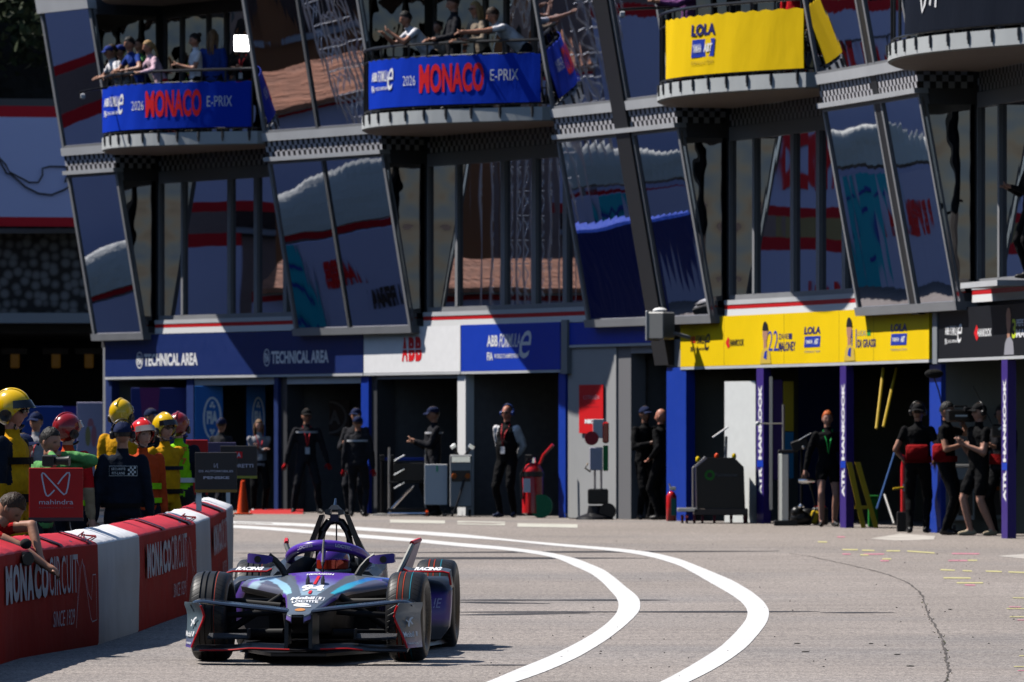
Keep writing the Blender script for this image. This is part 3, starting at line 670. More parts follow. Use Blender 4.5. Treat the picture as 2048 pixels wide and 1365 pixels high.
# grey tarpaulin thrown over stacked gear
q = MB(); A = []
for i in range(41):
    s_ = i/40; base = Vector((-12.7, 138.4, 0))*(1-s_)+Vector((-17.7, 123.2, 0))*s_; h = 2.62+.95*abs(math.sin(s_*9.0+.4))**.8*(.75+.25*math.sin(s_*23))
    A.append([base+Vector((-.42*v+.07*math.sin(s_*24+v*4), -.1*v, 2.42+(h-2.42)*math.sin(v*math.pi/2))) for v in np.linspace(0, 1, 9)])
q.solid(A, [[p+Vector((-.7, -.2, -.12)) for p in r] for r in A])
tag(q.build('tarpaulin', mat('tarpaulin_grey', (.52, .54, .50), .6, bump=.06, bscale=3.5), loc=A[0][0], smooth=True, angle=80), 'crumpled pale grey tarpaulin over equipment opposite the pit building', 'tarpaulin')
# buildings opposite, seen in the mirror glass
def house(loc, sz, rz, wall, roof, label, rows, cols, z0=3.6, zst=3.0):
    o = empty('town_house', loc, label, 'building', rz=R(rz)); w_, d_, h = sz
    q = MB(); q.box((0, 0, h/2), (w_, d_, h)); q.build('wall', wall, o)
    q = MB(); e = .5; q.hexa([(-w_/2-e, -d_/2-e, h), (w_/2+e, -d_/2-e, h), (w_/2+e, d_/2+e, h), (-w_/2-e, d_/2+e, h), (-w_/4, -d_/8, h+1.8), (w_/4, -d_/8, h+1.8), (w_/4, d_/8, h+1.8), (-w_/4, d_/8, h+1.8)]); q.build('roof', roof, o)
    for r in range(rows):
        for c in range(cols):
            x = -w_/2+(c+.5)*w_/cols; q = MB(); q.box((x, -d_/2-.02, z0+r*zst), (1.1, .12, 1.8)); wn = q.build('window', blk, o)
            q = MB(); q.box((x, -d_/2-.10, z0+r*zst-.98), (1.4, .2, .12)); q.build('sill', lgrey, wn)
    return o
terra = mat('terracotta_wall', (.40, .16, .07), .85, var=.08, vscale=.8); tile = mat('roof_tiles', (.42, .19, .11), .8, bump=.06, bscale=3, var=.25, vscale=3, stretch=(4, 1, 1)); ochre = mat('ochre_wall', (.55, .40, .18), .85, var=.08, vscale=.8); rose = mat('rose_wall', (.52, .34, .28), .85, var=.06)
house((-36.0, 127, 0), (16, 9, 13), 78, terra, tile, 'terracotta town house with dark windows opposite the pit building', 4, 4, 5.2)
house((-41, 146, 0), (15, 8, 17), 65, rose, tile, 'rose town house behind the tall white hoarding', 4, 4, 7)
house((-24, 160, 0), (16, 8, 17), 30, ochre, tile, 'ochre town house behind the far left terrace', 4, 4, 5)
house((-40, 104, 0), (20, 9, 15), 88, ochre, tile, 'ochre town house on the near side of the terracotta house', 4, 5)
house((-32, 78, 0), (22, 9, 20), 90, rose, tile, 'rose town house on the near side of the ochre house', 5, 5)
house((-33, 50, 0), (24, 9, 18), 92, terra, tile, 'terracotta town house nearest the lens on the left', 4, 5)
house((38, 70, 0), (26, 9, 17), -70, ochre, tile, 'ochre town house to the right of the pit lane', 4, 5)
house((40, 90, 0), (24, 9, 20), -80, rose, tile, 'rose town house to the right behind the pit building', 5, 5)
house((-62, 172, 0), (46, 12, 30), 58, ochre, tile, 'large ochre palace on the rise behind the rose house', 7, 9, 6)
q = MB(); A = [[Vector((-22.0+dx, 124.0+dy+11*(t-.5)*.98, 4.25+dz))+Vector((11*(t-.5)*.2, 0, 0)) for t in np.linspace(0, 1, 12)] for dx, dy, dz in ((.5, 0, 0), (-.6, 0, .62))]
q.solid(A, [[p-Vector((0, 0, .1)) for p in r] for r in A]); q.box((-21.7, 124.0, 4.16), (.16, 11, .1), 1, Matrix.Rotation(R(-11.5), 3, 'Z')); tag(q.build('tiled_canopy', [tile, lgrey], loc=(-21.6, 126.4, 4.2)), 'long tiled canopy with grey eave before the terracotta house', 'canopy')
# lattice tower
q = MB(); c = Vector((-13.4, 122.6, 0)); hs = .13
for sx, sy in ((-1, -1), (1, -1), (1, 1), (-1, 1)): q.tube([c+Vector((sx*hs, sy*hs, 0)), c+Vector((sx*hs, sy*hs, 11))], .02, 6)
cs = [(-1, -1), (1, -1), (1, 1), (-1, 1)]
for i in range(24):
    for k in range(4):
        a, b = cs[k], cs[(k+1) % 4]; z = i*.45
        q.tube([c+Vector((a[0]*hs, a[1]*hs, z)), c+Vector((b[0]*hs, b[1]*hs, z+.45))], .009, 5); q.tube([c+Vector((a[0]*hs, a[1]*hs, z)), c+Vector((b[0]*hs, b[1]*hs, z))], .009, 5)
tag(q.build('lattice_tower', mat('galvanised', (.62, .63, .64), .35, metal=.6), loc=c), 'galvanised lattice lighting tower opposite the pit building', 'tower')
q = MB(); q.box((-11.4, 119.3, 1.3), (2.3, 3.6, 2.7), 0, Matrix.Rotation(R(8), 3, 'Z'), bev=.05)
cont = tag(q.build('freight_container', mat('container_blue', (.01, .06, .45), .5, bump=.03, bscale=4, stretch=(3, 3, .1)), loc=(-11.4, 119.3, -.05)), 'royal blue freight container parked opposite the pit building', 'container')
# terrace
ter = empty('terrace', (-12, 154, 0), 'dark pebble stone terrace wall above the shadowy underpass at the far left', 'retaining wall')
def peb():
    m = mat('pebble_stone', (.10, .09, .085), .9); n = m.node_tree.nodes; l = m.node_tree.links; b = n['Principled BSDF']
    tc = n.new('ShaderNodeTexCoord'); v = n.new('ShaderNodeTexVoronoi'); v.inputs['Scale'].default_value = 4.6; v.inputs['Randomness'].default_value = .7; l.new(tc.outputs['Object'], v.inputs[0])
    r = n.new('ShaderNodeValToRGB'); r.color_ramp.elements[0].color = (.22, .205, .20, 1); r.color_ramp.elements[1].color = (.03, .028, .027, 1); r.color_ramp.elements[0].position = .25; r.color_ramp.elements[1].position = .6
    l.new(v.outputs['Distance'], r.inputs[0]); l.new(r.outputs[0], b.inputs['Base Color']); return m
q = MB(); q.box((2.5, -.7, 4.95), (12, .6, 1.85)); q.build('stone_face', peb(), ter)
q = MB(); q.box((2.5, -.9, 3.9), (12, 1.0, .22)); q.box((2.5, -.9, 5.8), (12, .7, .1)); q.build('ledge', mat('ledge_grey', (.32, .32, .33), .8), ter)
q = MB(); q.box((2.5, 5, 8.2), (14, 11, .3)); q.build('deck', mat('ledge_grey', (.32, .32, .33), .8), ter)
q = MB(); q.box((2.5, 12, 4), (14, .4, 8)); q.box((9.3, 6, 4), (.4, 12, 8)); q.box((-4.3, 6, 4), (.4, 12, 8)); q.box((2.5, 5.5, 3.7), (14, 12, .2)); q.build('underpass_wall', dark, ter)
for x in (-42, 30, 112, 178):
    p = at(x, 722, 164); q = MB(); q.box((0, 0, 0), (.20, .2, .34), bev=.02); l_ = q.build('ceiling_lamp', emit('lamp_glow', (1, .5, .06), .016)); l_.location = p; tag(l_, 'dim yellow lamp under the roof of the dark underpass', 'lamp', 'lamps in the underpass')
    q = MB(); q.box((0, 0, .22), (.6, .36, .14)); q.build('housing', blk, l_)
# trees above the terrace
leafm = mat('leaf', (.02, .03, .010), .7, var=.4, vscale=1.5); bark = mat('bark', (.06, .045, .035), .9)
def tree(x, y, z, h, rad, seed, label):
    r = random.Random(seed); o = empty('tree', (x, y, z), label, 'tree', 'trees above the terrace')
    q = MB(); q.tube([(0, 0, 0), (.1, .1, h*.35), (.0, .2, h*.7)], [.28, .2, .07], 8)
    for k in range(5): a = r.uniform(0, 6.28); q.tube([(0, .1, h*.35+k*.3), (math.cos(a)*rad*.5, math.sin(a)*rad*.5, h*.55+k*.3)], [.1, .03], 6)
    q.build('trunk', bark, o); q = MB()
    cl = [Vector((r.gauss(0, rad*.42), r.gauss(0, rad*.42), h*.62+r.gauss(0, h*.17))) for _ in range(46)]
    for c in cl:
        for k in range(70):
            d = Vector((r.gauss(0, 1), r.gauss(0, 1), r.gauss(0, .8))); p = c+d.normalized()*(r.random()**.4)*rad*.28
            a = Vector((r.gauss(0, 1), r.gauss(0, 1), r.gauss(0, 1))).normalized(); b = a.cross(d).normalized(); s_ = r.uniform(.08, .17)
            q.add([p+a*s_, p+b*s_*.6, p-a*s_, p-b*s_*.6], [(0, 1, 2, 3)])
    q.build('crown', leafm, o)
tree(-10.2, 159, 8.3, 5.5, 2.6, 1, 'dark green tree above the white hoarding, nearest the building'); tree(-13.6, 161, 8.3, 6.5, 3, 2, 'dark green tree above the white hoarding at the very left edge'); tree(-8.0, 165, 8.3, 7, 3, 3, 'taller dark tree behind the corner of the pit building')
q = MB(); q.box((-10, 172, 11), (40, 4, 16)); tag(q.build('cliff', mat('cliff_rock', (.022, .022, .02), .95, var=.4, vscale=.8, bump=.3, bscale=1)), kind='structure')
# low panels in front of the underpass
def upright(name, x0, x1, y0, y1, Y, m, label, cat, t=.05, dec=None, mats=None, lean=0):
    a, b = at(x0, y1, Y), at(x1, y0, Y); q = MB(); c = (a+b)/2
    q.box((0, 0, 0), (b.x-a.x, t, b.z-a.z), bev=.006); o = q.build(name, m); o.location = c; tag(o, label, cat)
    if dec:
        q = MB(); w_, h_ = b.x-a.x, b.z-a.z
        dec(q, lambda u, v, e=.003: Vector(((u-.5)*w_, -t/2-e, (v-.5)*h_))); q.build('print', mats, o)
    return o
def _dec(q, f):
    put_poly(q, [(.42, .0), (.72, 1), (1.0, 1), (1, 0)], f, 0); put_poly(q, [(.0, .35), (.35, .55), (.2, .0), (0, 0)], f, 2)
    put_poly(q, [(.68, .2), (.74, .98), (.98, .55), (.99, .3)], lambda u, v: f(u, v, .006), 1)
upright('printed_hoarding', 45, 158, 813, 1010, 130, mat('blue_hoarding', (.02, .07, .35), .6), 'blue hoarding with dark and pale diagonal shapes behind the marshals', 'hoarding', dec=_dec, mats=[mat('violet_print', (.05, .05, .38), .6), mat('ice_print', (.12, .38, .62), .6), mat('navy_print', (.012, .03, .14), .6)])
def _dec2(q, f):
    put_poly(q, arc(.40, .66, .10, .10, 0, 350, 14), f, 0); put_poly(q, arc(.62, .66, .1, .11, 0, 350, 14), f, 1); put_poly(q, arc(.5, .76, .12, .08, 0, 180, 12), f, 1); put_poly(q, [(.86, .22), (.97, .5), (.99, .18)], f, 1); put_poly(q, [(0, 0), (.6, 0), (.05, .55)], f, 2)
upright('banner_board', 154, 209, 805, 1005, 128, mat('lilac_panel', (.55, .52, .72), .6), 'pale lilac panel with a small red and yellow emblem left of the garages', 'panel', dec=_dec2, mats=[mat('olive_print', (.40, .36, .16), .6), mat('coral_print', (.62, .25, .3), .6), mat('ice_print', (.12, .38, .62), .6)])
# ---------------------------------------------------------------- people
def cloth(name, c, rough=.8): return mat('cloth_'+name, c, rough, var=.14, vscale=12, bump=.035, bscale=8, spec=.06)
C_BLK = cloth('black', (.007, .007, .008)); C_NAVY = cloth('navy', (.008, .012, .021)); C_CHAR = cloth('charcoal', (.022, .022, .026)); C_WHT = cloth('white', (.72, .71, .74)); C_GRY = cloth('grey', (.32, .31, .33))
C_YEL = cloth('fire_yellow', (.56, .27, .008)); C_RED = cloth('red', (.50, .012, .015)); C_BLU = cloth('blue', (.02, .05, .25)); C_GRN = cloth('green', (.10, .28, .09)); C_PINK = cloth('pink', (.62, .42, .50)); C_TAN = cloth('tan', (.34, .24, .15)); C_MULTI = cloth('red_ochre', (.50, .06, .015))
C_PRINT = cloth('printed', (.30, .24, .18)); C_HIVIS = cloth('hivis', (.26, .62, .012)); C_DRED = cloth('deep_red', (.28, .008, .010)); C_PURP = cloth('purple', (.16, .06, .18))
SHOE_B = mat('shoe_black', (.015, .015, .017), .45); SHOE_T = mat('shoe_tan', (.42, .35, .24), .6); SHOE_N = mat('shoe_navy', (.02, .03, .07), .4); SHOE_W = mat('shoe_white', (.6, .6, .6), .5)
SKIN = {k: mat('skin_'+k, c, .5, spec=.35, var=.06, vscale=20) for k, c in dict(fair=(.50, .26, .19), tan=(.38, .18, .115), ruddy=(.46, .19, .13), brown=(.20, .095, .06)).items()}
HEADM = mat('head_skin', (.45, .22, .16), .48, spec=.35, attr='Col')
SKC = dict(fair=(.50, .26, .19), tan=(.38, .18, .115), ruddy=(.46, .19, .13), brown=(.20, .095, .06))
HAIRC = dict(black=(.010, .009, .009), brown=(.030, .015, .008), fairhair=(.36, .22, .09), red=(.48, .10, .012), grey=(.22, .21, .20), light=(.16, .09, .045))
def hairm(k): return mat('hair_'+k, HAIRC[k], .55, var=.35, vscale=40, bump=.012, bscale=60, stretch=(1, 1, .25))
def two_bone(S, T, l1, l2, hint):
    d = T-S; L = d.length
    if L > (l1+l2)*.995: T = S+d*((l1+l2)*.995/L); d = T-S; L = d.length
    a = (l1*l1-l2*l2+L*L)/(2*L); h = math.sqrt(max(0, l1*l1-a*a)); u = d/L
    p = hint-u*hint.dot(u); p = p.normalized() if p.length > 1e-4 else Vector((0, 1, 0))
    return S+u*a+p*h, T
def smooth_step(x): x = max(0, min(1, x)); return x*x*(3-2*x)
def head_shape(k, skin, hairtop=None):
    """returns verts, faces, colours of a head in its own frame (face towards -y)"""
    nu, nv = 32, 24; V = []; C = []; sk = SKC[skin]
    for j in range(nv):
        ph = -math.pi/2+math.pi*(j+.03)/(nv-1+.06)
        for i in range(nu):
            t = 2*math.pi*i/nu; x, y, z = math.cos(ph)*math.cos(t), math.cos(ph)*math.sin(t), math.sin(ph)
            jaw = 1-.30*smooth_step(-z*1.1); X = .075*x*jaw; Yy = (.098 if y > 0 else .092)*y*(1-.12*smooth_step(-z)*(1 if y > 0 else .2)); Z = .122*z
            if y > 0 and z < -.2: Yy *= 1-.35*smooth_step((-z-.2)*1.4)
            if y < -.2:
                g = lambda cx, cz, sx, sz: math.exp(-((abs(X)-cx)/sx)**2-((Z-cz)/sz)**2)
                Yy -= .024*g(0, -.022, .011, .016)+.012*g(0, 0, .008, .022)+.006*g(0, -.062, .022, .009)+.009*g(0, -.098, .022, .016)+.006*g(.03, .03, .022, .008)
                Yy += .010*g(.031, .010, .014, .010)+.004*g(0, -.078, .02, .006)
            V.append(Vector((X, Yy, Z))*k); c = sk
            if y < -.3:
                if abs(abs(X)-.031) < .012 and abs(Z-.010) < .006: c = (.03, .02, .018)
                elif abs(abs(X)-.031) < .018 and abs(Z-.030) < .005: c = tuple(q*.35 for q in sk)
                elif abs(X) < .024 and abs(Z+.064) < .007: c = (sk[0]*.75, sk[1]*.5, sk[2]*.5)
            C.append(c)
    Fs = [(j*nu+i, j*nu+(i+1) % nu, (j+1)*nu+(i+1) % nu, (j+1)*nu+i) for j in range(nv-1) for i in range(nu)]
    Fs += [tuple(range(nu-1, -1, -1)), tuple(range((nv-1)*nu, nv*nu))]
    return V, Fs, C
def shell(low, r, c=(0, 0, 0), th=.012, nu=28, nv=12, noise=0.0, seed=0):
    """dome with its lower rim at height low(azimuth) (azimuth 0 = face)"""
    r_ = random.Random(seed); A = []
    for j in range(nv+1):
        row = []
        for i in range(nu+1):
            a = 2*math.pi*(i % nu)/nu; zl = low(a); top = .5*math.pi-.02; ph0 = math.asin(max(-.98, min(.98, (zl-c[2])/r[2])))
            ph = top+(ph0-top)*j/nv; k = 1+(noise*math.sin(a*9+ph*7+seed)*math.sin(a*5-ph*11) if noise else 0)
            row.append(Vector((c[0]+r[0]*k*math.cos(ph)*math.sin(a), c[1]-r[1]*k*math.cos(ph)*math.cos(a), c[2]+r[2]*k*math.sin(ph))))
        A.append(row)
    cc = Vector(c); q = MB(); q.solid(A, [[cc+(p-cc)*(1-th/max(r)) for p in row] for row in A]); return q
PEOPLE = []
def person(pos, ht, rz, label, group=None, skin='tan', top=C_BLK, bot=C_BLK, shoe=SHOE_B, sleeve='long', legs='long', lean=0, bend=0, hands=((-.24, -.04, .80), (.24, -.04, .80)), hint=None, feet=None, head=(0, 0), hair='brown', hstyle='short', wear=(), voxel=.02, fat=1.0, arm=None, glove=None, hipback=0.0, sleevem=None, crouch=0.0):
    k = ht/1.78; o = empty('person', pos, label, 'person', group, rz=R(rz))
    rmb = MB(); segs = []
    def limb(pts, rad, tagm):
        rmb.tube(pts, rad, 10)
        for p, r_ in ((pts[0], rad[0]), (pts[-1], rad[-1])): rmb.ell(p, (r_, r_, r_), 10, 7)
        for a, b, ra, rb in zip(pts, pts[1:], rad, rad[1:]): segs.append((np.array(a), np.array(b), ra, rb, tagm))
    V_ = lambda *a: Vector(a)*k
    slots = [SKIN[skin], top, bot, shoe, sleevem or arm or top, glove or SKIN[skin], arm or top]
    hip = V_(0, hipback, .93-crouch); a1, a2 = R(lean), R(lean+bend)
    sp = []; p = hip-Vector((0, 0, .07*k)); 
    prof = [(-.07, .150, .105), (0, .168, .118), (.10, .160*fat, .108*fat), (.20, .158*fat, .108*fat), (.30, .166, .113), (.40, .182, .112), (.465, .165, .092), (.505, .105, .068)]
    rs = []; prev = 0; cur = hip.copy(); last = None; pts_t = []
    for h, rx, ry in prof:
        an = a1 if h < .2 else a1+(a2-a1)*min(1, (h-.1)/.25)
        if last is not None: cur = cur+Vector((0, -math.sin(an), math.cos(an)))*(h-last)*k
        else: cur = hip+Vector((0, 0, -.07*k))
        last = h; yy = Vector((0, math.cos(an), math.sin(an)))
        rs.append([cur+Vector((rx*k*math.cos(2*math.pi*i/16), 0, 0))+yy*(ry*k*math.sin(2*math.pi*i/16)-(.03*k*(fat-1)*3 if .05 < h < .25 else 0)) for i in range(16)])
        pts_t.append((cur.copy(), (rx+ry)/2*k))
    rmb.rings(rs)
    for i, ((a, ra), (b, rb)) in enumerate(zip(pts_t, pts_t[1:])): segs.append((np.array(a), np.array(b), ra*.93, rb*.93, 2 if i < 1 else 1))
    up = Vector((0, -math.sin(a2), math.cos(a2))); chest = pts_t[6][0]; neck = pts_t[7][0]
    hp, hy = head; hd = R(lean+bend)*.35+R(hp)
    hc = neck+up*.055*k+Vector((0, -math.sin(hd*.8), math.cos(hd*.8)))*.135*k
    limb([neck-up*.03*k, neck+up*.05*k, hc-Vector((0, -.01, .04))*k], [.062*k, .054*k, .05*k], 0)
    segs[-2] = (*segs[-2][:4], 1)
    HM = Matrix.Translation(hc) @ Matrix.Rotation(R(hy), 4, 'Z') @ Matrix.Rotation(hd, 4, 'X')
    hands = [Vector(h)*k for h in hands]; wrists = []
    for s, T in zip((-1, 1), hands):
        S = chest+Vector((s*.178*k, 0, .0))+up*(-.01*k); hn = Vector((s*.6, .9, -.35)) if hint is None else Vector((s*hint[0], hint[1], hint[2]))
        E, T = two_bone(S, T, .295*k, .265*k, hn)
        ex = .012*k if sleeve == 'long' else 0
        limb([S, S+(E-S)*.5], [.062*k, (.052*k+ex)], 4)
        limb([S+(E-S)*.5, E], [.050*k+ex, .042*k+ex], 4 if sleeve != 'short' else 0)
        limb([E, E+(T-E)*.45, T], [.044*k+ex, .039*k+ex, .027*k+ex*.6], (6 if sleeve == 'long' else 0))
        hdv = (T-E).normalized(); pe = T+hdv*.085*k
        limb([T, T+hdv*.05*k, pe], [.026*k, .034*k, .028*k], 5); wrists.append((T, hdv, s))
    ft = feet or ((-.11, -.02), (.11, .03))
    for s, (fx, fy) in zip((-1, 1), ft):
        H = hip+Vector((s*.088*k, 0, -.03*k)); A = Vector((fx*k, fy*k, .085*k)); K, A = two_bone(H, A, .435*k, .43*k, Vector((s*.15, -1, 0)))
        tr = 1.14 if legs == 'long' else 1.0; lt = 2 if legs == 'long' else 0
        if legs == 'shorts':
            limb([H, H+(K-H)*.72], [.098*k, .092*k], 2); limb([H+(K-H)*.7, K], [.068*k, .054*k], 0)
        elif legs == 'brief':
            limb([H, H+(K-H)*.42], [.096*k, .088*k], 2); limb([H+(K-H)*.4, K], [.073*k, .052*k], 0)
        else: limb([H, K], [.092*k, .064*k*tr], 2)
        limb([K, K+(A-K)*.35, A], [.055*k*tr, .056*k*tr, .040*k*(1.25 if legs == 'long' else 1)], lt)
        d = Vector((s*.25, -1, 0)).normalized()
        limb([A+Vector((0, 0, -.045*k))-d*.05*k, A+d*.06*k+Vector((0, 0, -.047*k)), A+d*.15*k+Vector((0, 0, -.055*k))], [.040*k, .041*k, .030*k], 3)
    tmp = rmb.build('tmp', SKIN[skin]); md = tmp.modifiers.new('r', 'REMESH'); md.mode = 'VOXEL'; md.voxel_size = voxel
    sm = tmp.modifiers.new('s', 'SMOOTH'); sm.factor = .5; sm.iterations = 3
    dg = bpy.context.evaluated_depsgraph_get(); me = bpy.data.meshes.new_from_object(tmp.evaluated_get(dg)); bpy.data.objects.remove(tmp)
    n = len(me.vertices); co = np.empty(n*3, dtype=np.float64); me.vertices.foreach_get('co', co); co = co.reshape(-1, 3)
    nr = np.empty(n*3); me.vertices.foreach_get('normal', nr); nr = nr.reshape(-1, 3); sd_ = len(PEOPLE)*7.3
    fold = np.array([noise.noise(Vector((p[0]*9+sd_, p[1]*9, p[2]*6)))+.6*noise.noise(Vector((p[0]*20, p[1]*20+sd_, p[2]*14))) for p in co])
    fc = [tuple(p.vertices) for p in me.polygons]; ctr = np.array([co[list(f)].mean(0) for f in fc])
    D = np.full(len(fc), 1e9); TG = np.zeros(len(fc), int)
    for a, b, ra, rb, tg in segs:
        ab = b-a; t = np.clip((ctr-a) @ ab/max(ab @ ab, 1e-9), 0, 1); dd = np.linalg.norm(ctr-a-t[:, None]*ab, axis=1)-(ra+(rb-ra)*t)
        m_ = dd < D; D[m_] = dd[m_]; TG[m_] = tg
    cl_ = np.zeros(n)
    for f, tg in zip(fc, TG):
        if tg in (1, 2, 4, 6) and slots[tg] is not SKIN[skin]: cl_[list(f)] = 1
    co = co+nr*(fold*cl_*.0105*k)[:, None]
    out = MB(); out.add(co.tolist(), fc, TG.tolist())
    hv, hf_, hcx = head_shape(k, skin); o0 = len(out.v); out.add([HM @ v for v in hv], hf_, 7)
    for s in (-1, 1): out.ell(HM @ (Vector((s*.075, .008, -.005))*k), (.011*k, .020*k, .031*k), 8, 6, 0)
    for T, hdv, s in wrists:      # four fingers and a thumb on each palm
        x, y = frame_of(hdv, Vector((0, 0, 1))); side = Vector((1, 0, 0))-hdv*hdv.x
        side = (side.normalized() if side.length > .3 else x); nrm = hdv.cross(side).normalized(); pe = T+hdv*.082*k
        for f, (w_, L) in enumerate(((-.029, .066), (-.010, .078), (.010, .074), (.028, .058))):
            b = pe+side*w_*k; c1 = b+(hdv*.9+nrm*.25*s)*L*.5*k; c2 = c1+(hdv*.55+nrm*.75*s)*L*.5*k
            out.tube([b-hdv*.02*k, b, c1, c2], [.0095*k, .0095*k, .0085*k, .0065*k], 6, 5)
        b = T+hdv*.03*k-side*s*.030*k; out.tube([b, b+(hdv*.6-side*s*.8)*.035*k, b+(hdv*1.0-side*s*.7)*.062*k], [.012*k, .0105*k, .008*k], 6, 5)
    col = {o0+i: c for i, c in enumerate(hcx)}; sk = SKC[skin]
    me2 = bpy.data.meshes.new('body'); me2.from_pydata(out.v, [], out.f)
    for m_ in slots+[HEADM]: me2.materials.append(m_)
    me2.polygons.foreach_set('material_index', out.m); me2.polygons.foreach_set('use_smooth', [True]*len(out.f))
    ca = me2.color_attributes.new('Col', 'FLOAT_COLOR', 'POINT'); arr = np.ones((len(out.v), 4), np.float32); arr[:, :3] = sk
    for i, c in col.items(): arr[i, :3] = c
    ca.data.foreach_set('color', arr.ravel()); me2.update()
    b = bpy.data.objects.new('body', me2); COL.objects.link(b); b.parent = o; bpy.data.meshes.remove(me)
    HK = HM @ Matrix.Scale(k, 4)
    if hstyle not in ('bald', 'none'):
        hm = hairm(hair); sd = len(PEOPLE)
        lw = lambda a: .070-.085*smooth_step((1-math.cos(a))/1.1-.25)-(.03 if hstyle in ('long', 'bun', 'tail') else 0)*smooth_step((1-math.cos(a))-.6)
        if hstyle == 'balding': lw = lambda a: .055-.06*smooth_step((1-math.cos(a))/1.1-.3)
        q = shell(lw, (.083, .106, .130), (0, .006, .004), .014, noise=.035, seed=sd)
        if hstyle in ('long', 'tail'):
            r_ = random.Random(sd); L = .34 if hstyle == 'long' else .22
            for i in range(26 if hstyle == 'long' else 9):
                a = R(r_.uniform(70, 290)) if hstyle == 'long' else R(r_.uniform(165, 195)); b0 = Vector((.078*math.sin(a), .01-.10*math.cos(a), r_.uniform(0, .05)))
                q.tube([b0, b0+Vector((.01*math.sin(a), .02, -.10)), b0+Vector((.0, .03+.02*r_.random(), -L*r_.uniform(.7, 1)))], [.022, .020, .006], 6)
        if hstyle == 'bun': q.ell((0, .10, .08), (.045, .045, .045), 10, 7)
        q.xform(HK).build('hair', hm, o, smooth=True)
    for w_ in wear: WEAR[w_[0]](o, HK, k, *w_[1:])
    PEOPLE.append(o); return o, HK, k
def dome_low(front, back): return lambda a: front+(back-front)*smooth_step((1-math.cos(a))/2*1.5)
def w_cap(o, HK, k, m, back=False):
    q = shell(lambda a: .045-.02*smooth_step((1-math.cos(a))/2), (.088, .110, .095), (0, .004, .035), .008); s = 1 if back else -1
    A = [[Vector((x*.075, s*(.085+v*.085*(1-.55*x*x)), .055-.022*v-.02*x*x)) for x in np.linspace(-1, 1, 9)] for v in np.linspace(0, 1, 4)]
    q.solid(A, [[p-Vector((0, 0, .006)) for p in r] for r in A]); q.ell((0, .004, .132), (.010, .010, .006), 8, 5); q.xform(HK).build('cap', m, o, smooth=True, angle=50)
def w_fire(o, HK, k, m, vis, cuts=True):
    q = shell(dome_low(.045, -.125), (.116, .144, .134), (0, .012, .028), .02, nu=36, nv=14)
    q.tube([Vector((0, .012-.146*math.cos(a), .028+.138*math.sin(a))) for a in np.linspace(.35, 2.6, 14)], .012, 6, flat=.7)
    h = q.xform(HK).build('helmet', m, o, smooth=True, angle=60)
    q = MB(); A = [[Vector((.117*math.sin(a)*(1+.04*v), .012-(.140+.045*v*math.cos(a))*math.cos(a), .085-.055*v-.015*(1-math.cos(a))+.012*math.cos(a))) for a in np.linspace(-1.2, 1.2, 17)] for v in np.linspace(0, 1, 5)]
    q.solid(A, [[p*.97 for p in r] for r in A]); q.xform(HK).build('visor', vis, h, smooth=True, angle=60)
    q = MB(); 
    for s in (-1, 1): q.lathe([(s*.112, .0), (s*.128, .028), (s*.128, .042), (s*.105, .048)], 10, (0, .012, -.03))
    q.tube([Vector((.085*math.sin(a), -.06+.02*math.cos(a), -.09-.035*math.cos(a))) for a in np.linspace(-1.5, 1.5, 9)], .010, 6)
    q.xform(HK).build('side_fitting', blk, h, smooth=True)
def w_brim(o, HK, k, m):
    q = MB(); A = [[Vector((.10*x, -.14-.035*v*(1-x*x), .03-.012*v-.01*x*x)) for x in np.linspace(-1, 1, 9)] for v in (0, 1)]
    q.solid(A, [[p-Vector((0, 0, .005)) for p in r] for r in A]); q.xform(HK).build('helmet_rim', m, o, smooth=True)
def w_muffs(o, HK, k, m, band=True, up=True):
    q = MB()
    for s in (-1, 1):
        q.lathe([(s*.072, .030), (s*.085, .040), (s*.100, .042), (s*.118, .034), (s*.122, .012)], 14, (0, .008, -.002), caps=True)
    if band: q.tube([Vector((.100*math.cos(a), .008 if up else .03, .04+.108*math.sin(a))) for a in np.linspace(0, math.pi, 15)], .012, 6, flat=.5)
    q.xform(HK).build('ear_defenders', m, o, smooth=True)
def w_shades(o, HK, k, m):
    q = MB()
    for s in (-1, 1):
        q.ell((s*.033, -.098, .010), (.028, .010, .019), 10, 7); q.tube([(s*.058, -.085, .014), (s*.080, .0, .012)], .004, 5)
    q.tube([(-.01, -.104, .014), (.01, -.104, .014)], .004, 5); q.xform(HK).build('sunglasses', m, o, smooth=True)
def w_lanyard(o, HK, k, m, card=True):
    q = MB(); q.tube([V3(-.07, -.03, 1.46, k), V3(-.03, -.135, 1.30, k), V3(0, -.135, 1.10, k), V3(.03, -.135, 1.30, k), V3(.07, -.03, 1.46, k)], .011*k, 5, flat=.5); q.build('lanyard', m, o)
    if card: q = MB(); q.box(V3(0, -.145, 1.05, k), (.075*k, .008, .11*k)); q.build('pass_card', C_WHT, o)
def V3(x, y, z, k): return Vector((x, y, z))*k
def w_belt(o, HK, k, m, z=.98, r=.185, h=.05):
    q = MB(); q.lathe([(z*k-h/2*k, r*k), (z*k-h/2*k, (r+.012)*k), (z*k+h/2*k, (r+.012)*k), (z*k+h/2*k, r*k)], 24, axis='Z')
    q.v = [(x, y*.74, z_) for x, y, z_ in q.v]; q.build('belt', m, o, smooth=True, angle=40)
def w_pouch(o, HK, k, m, c=(0, .16, .98), s=(.30, .10, .17)):
    q = MB(); q.box(Vector(c)*k, Vector(s)*k, bev=.03); q.build('waist_bag', m, o, smooth=True, angle=50)
def w_band(o, HK, k, m, c, r): q = MB(); q.lathe([(-.035*k, r*k), (.035*k, r*k)], 12, Vector(c)*k, 'Z'); q.build('arm_band', m, o)
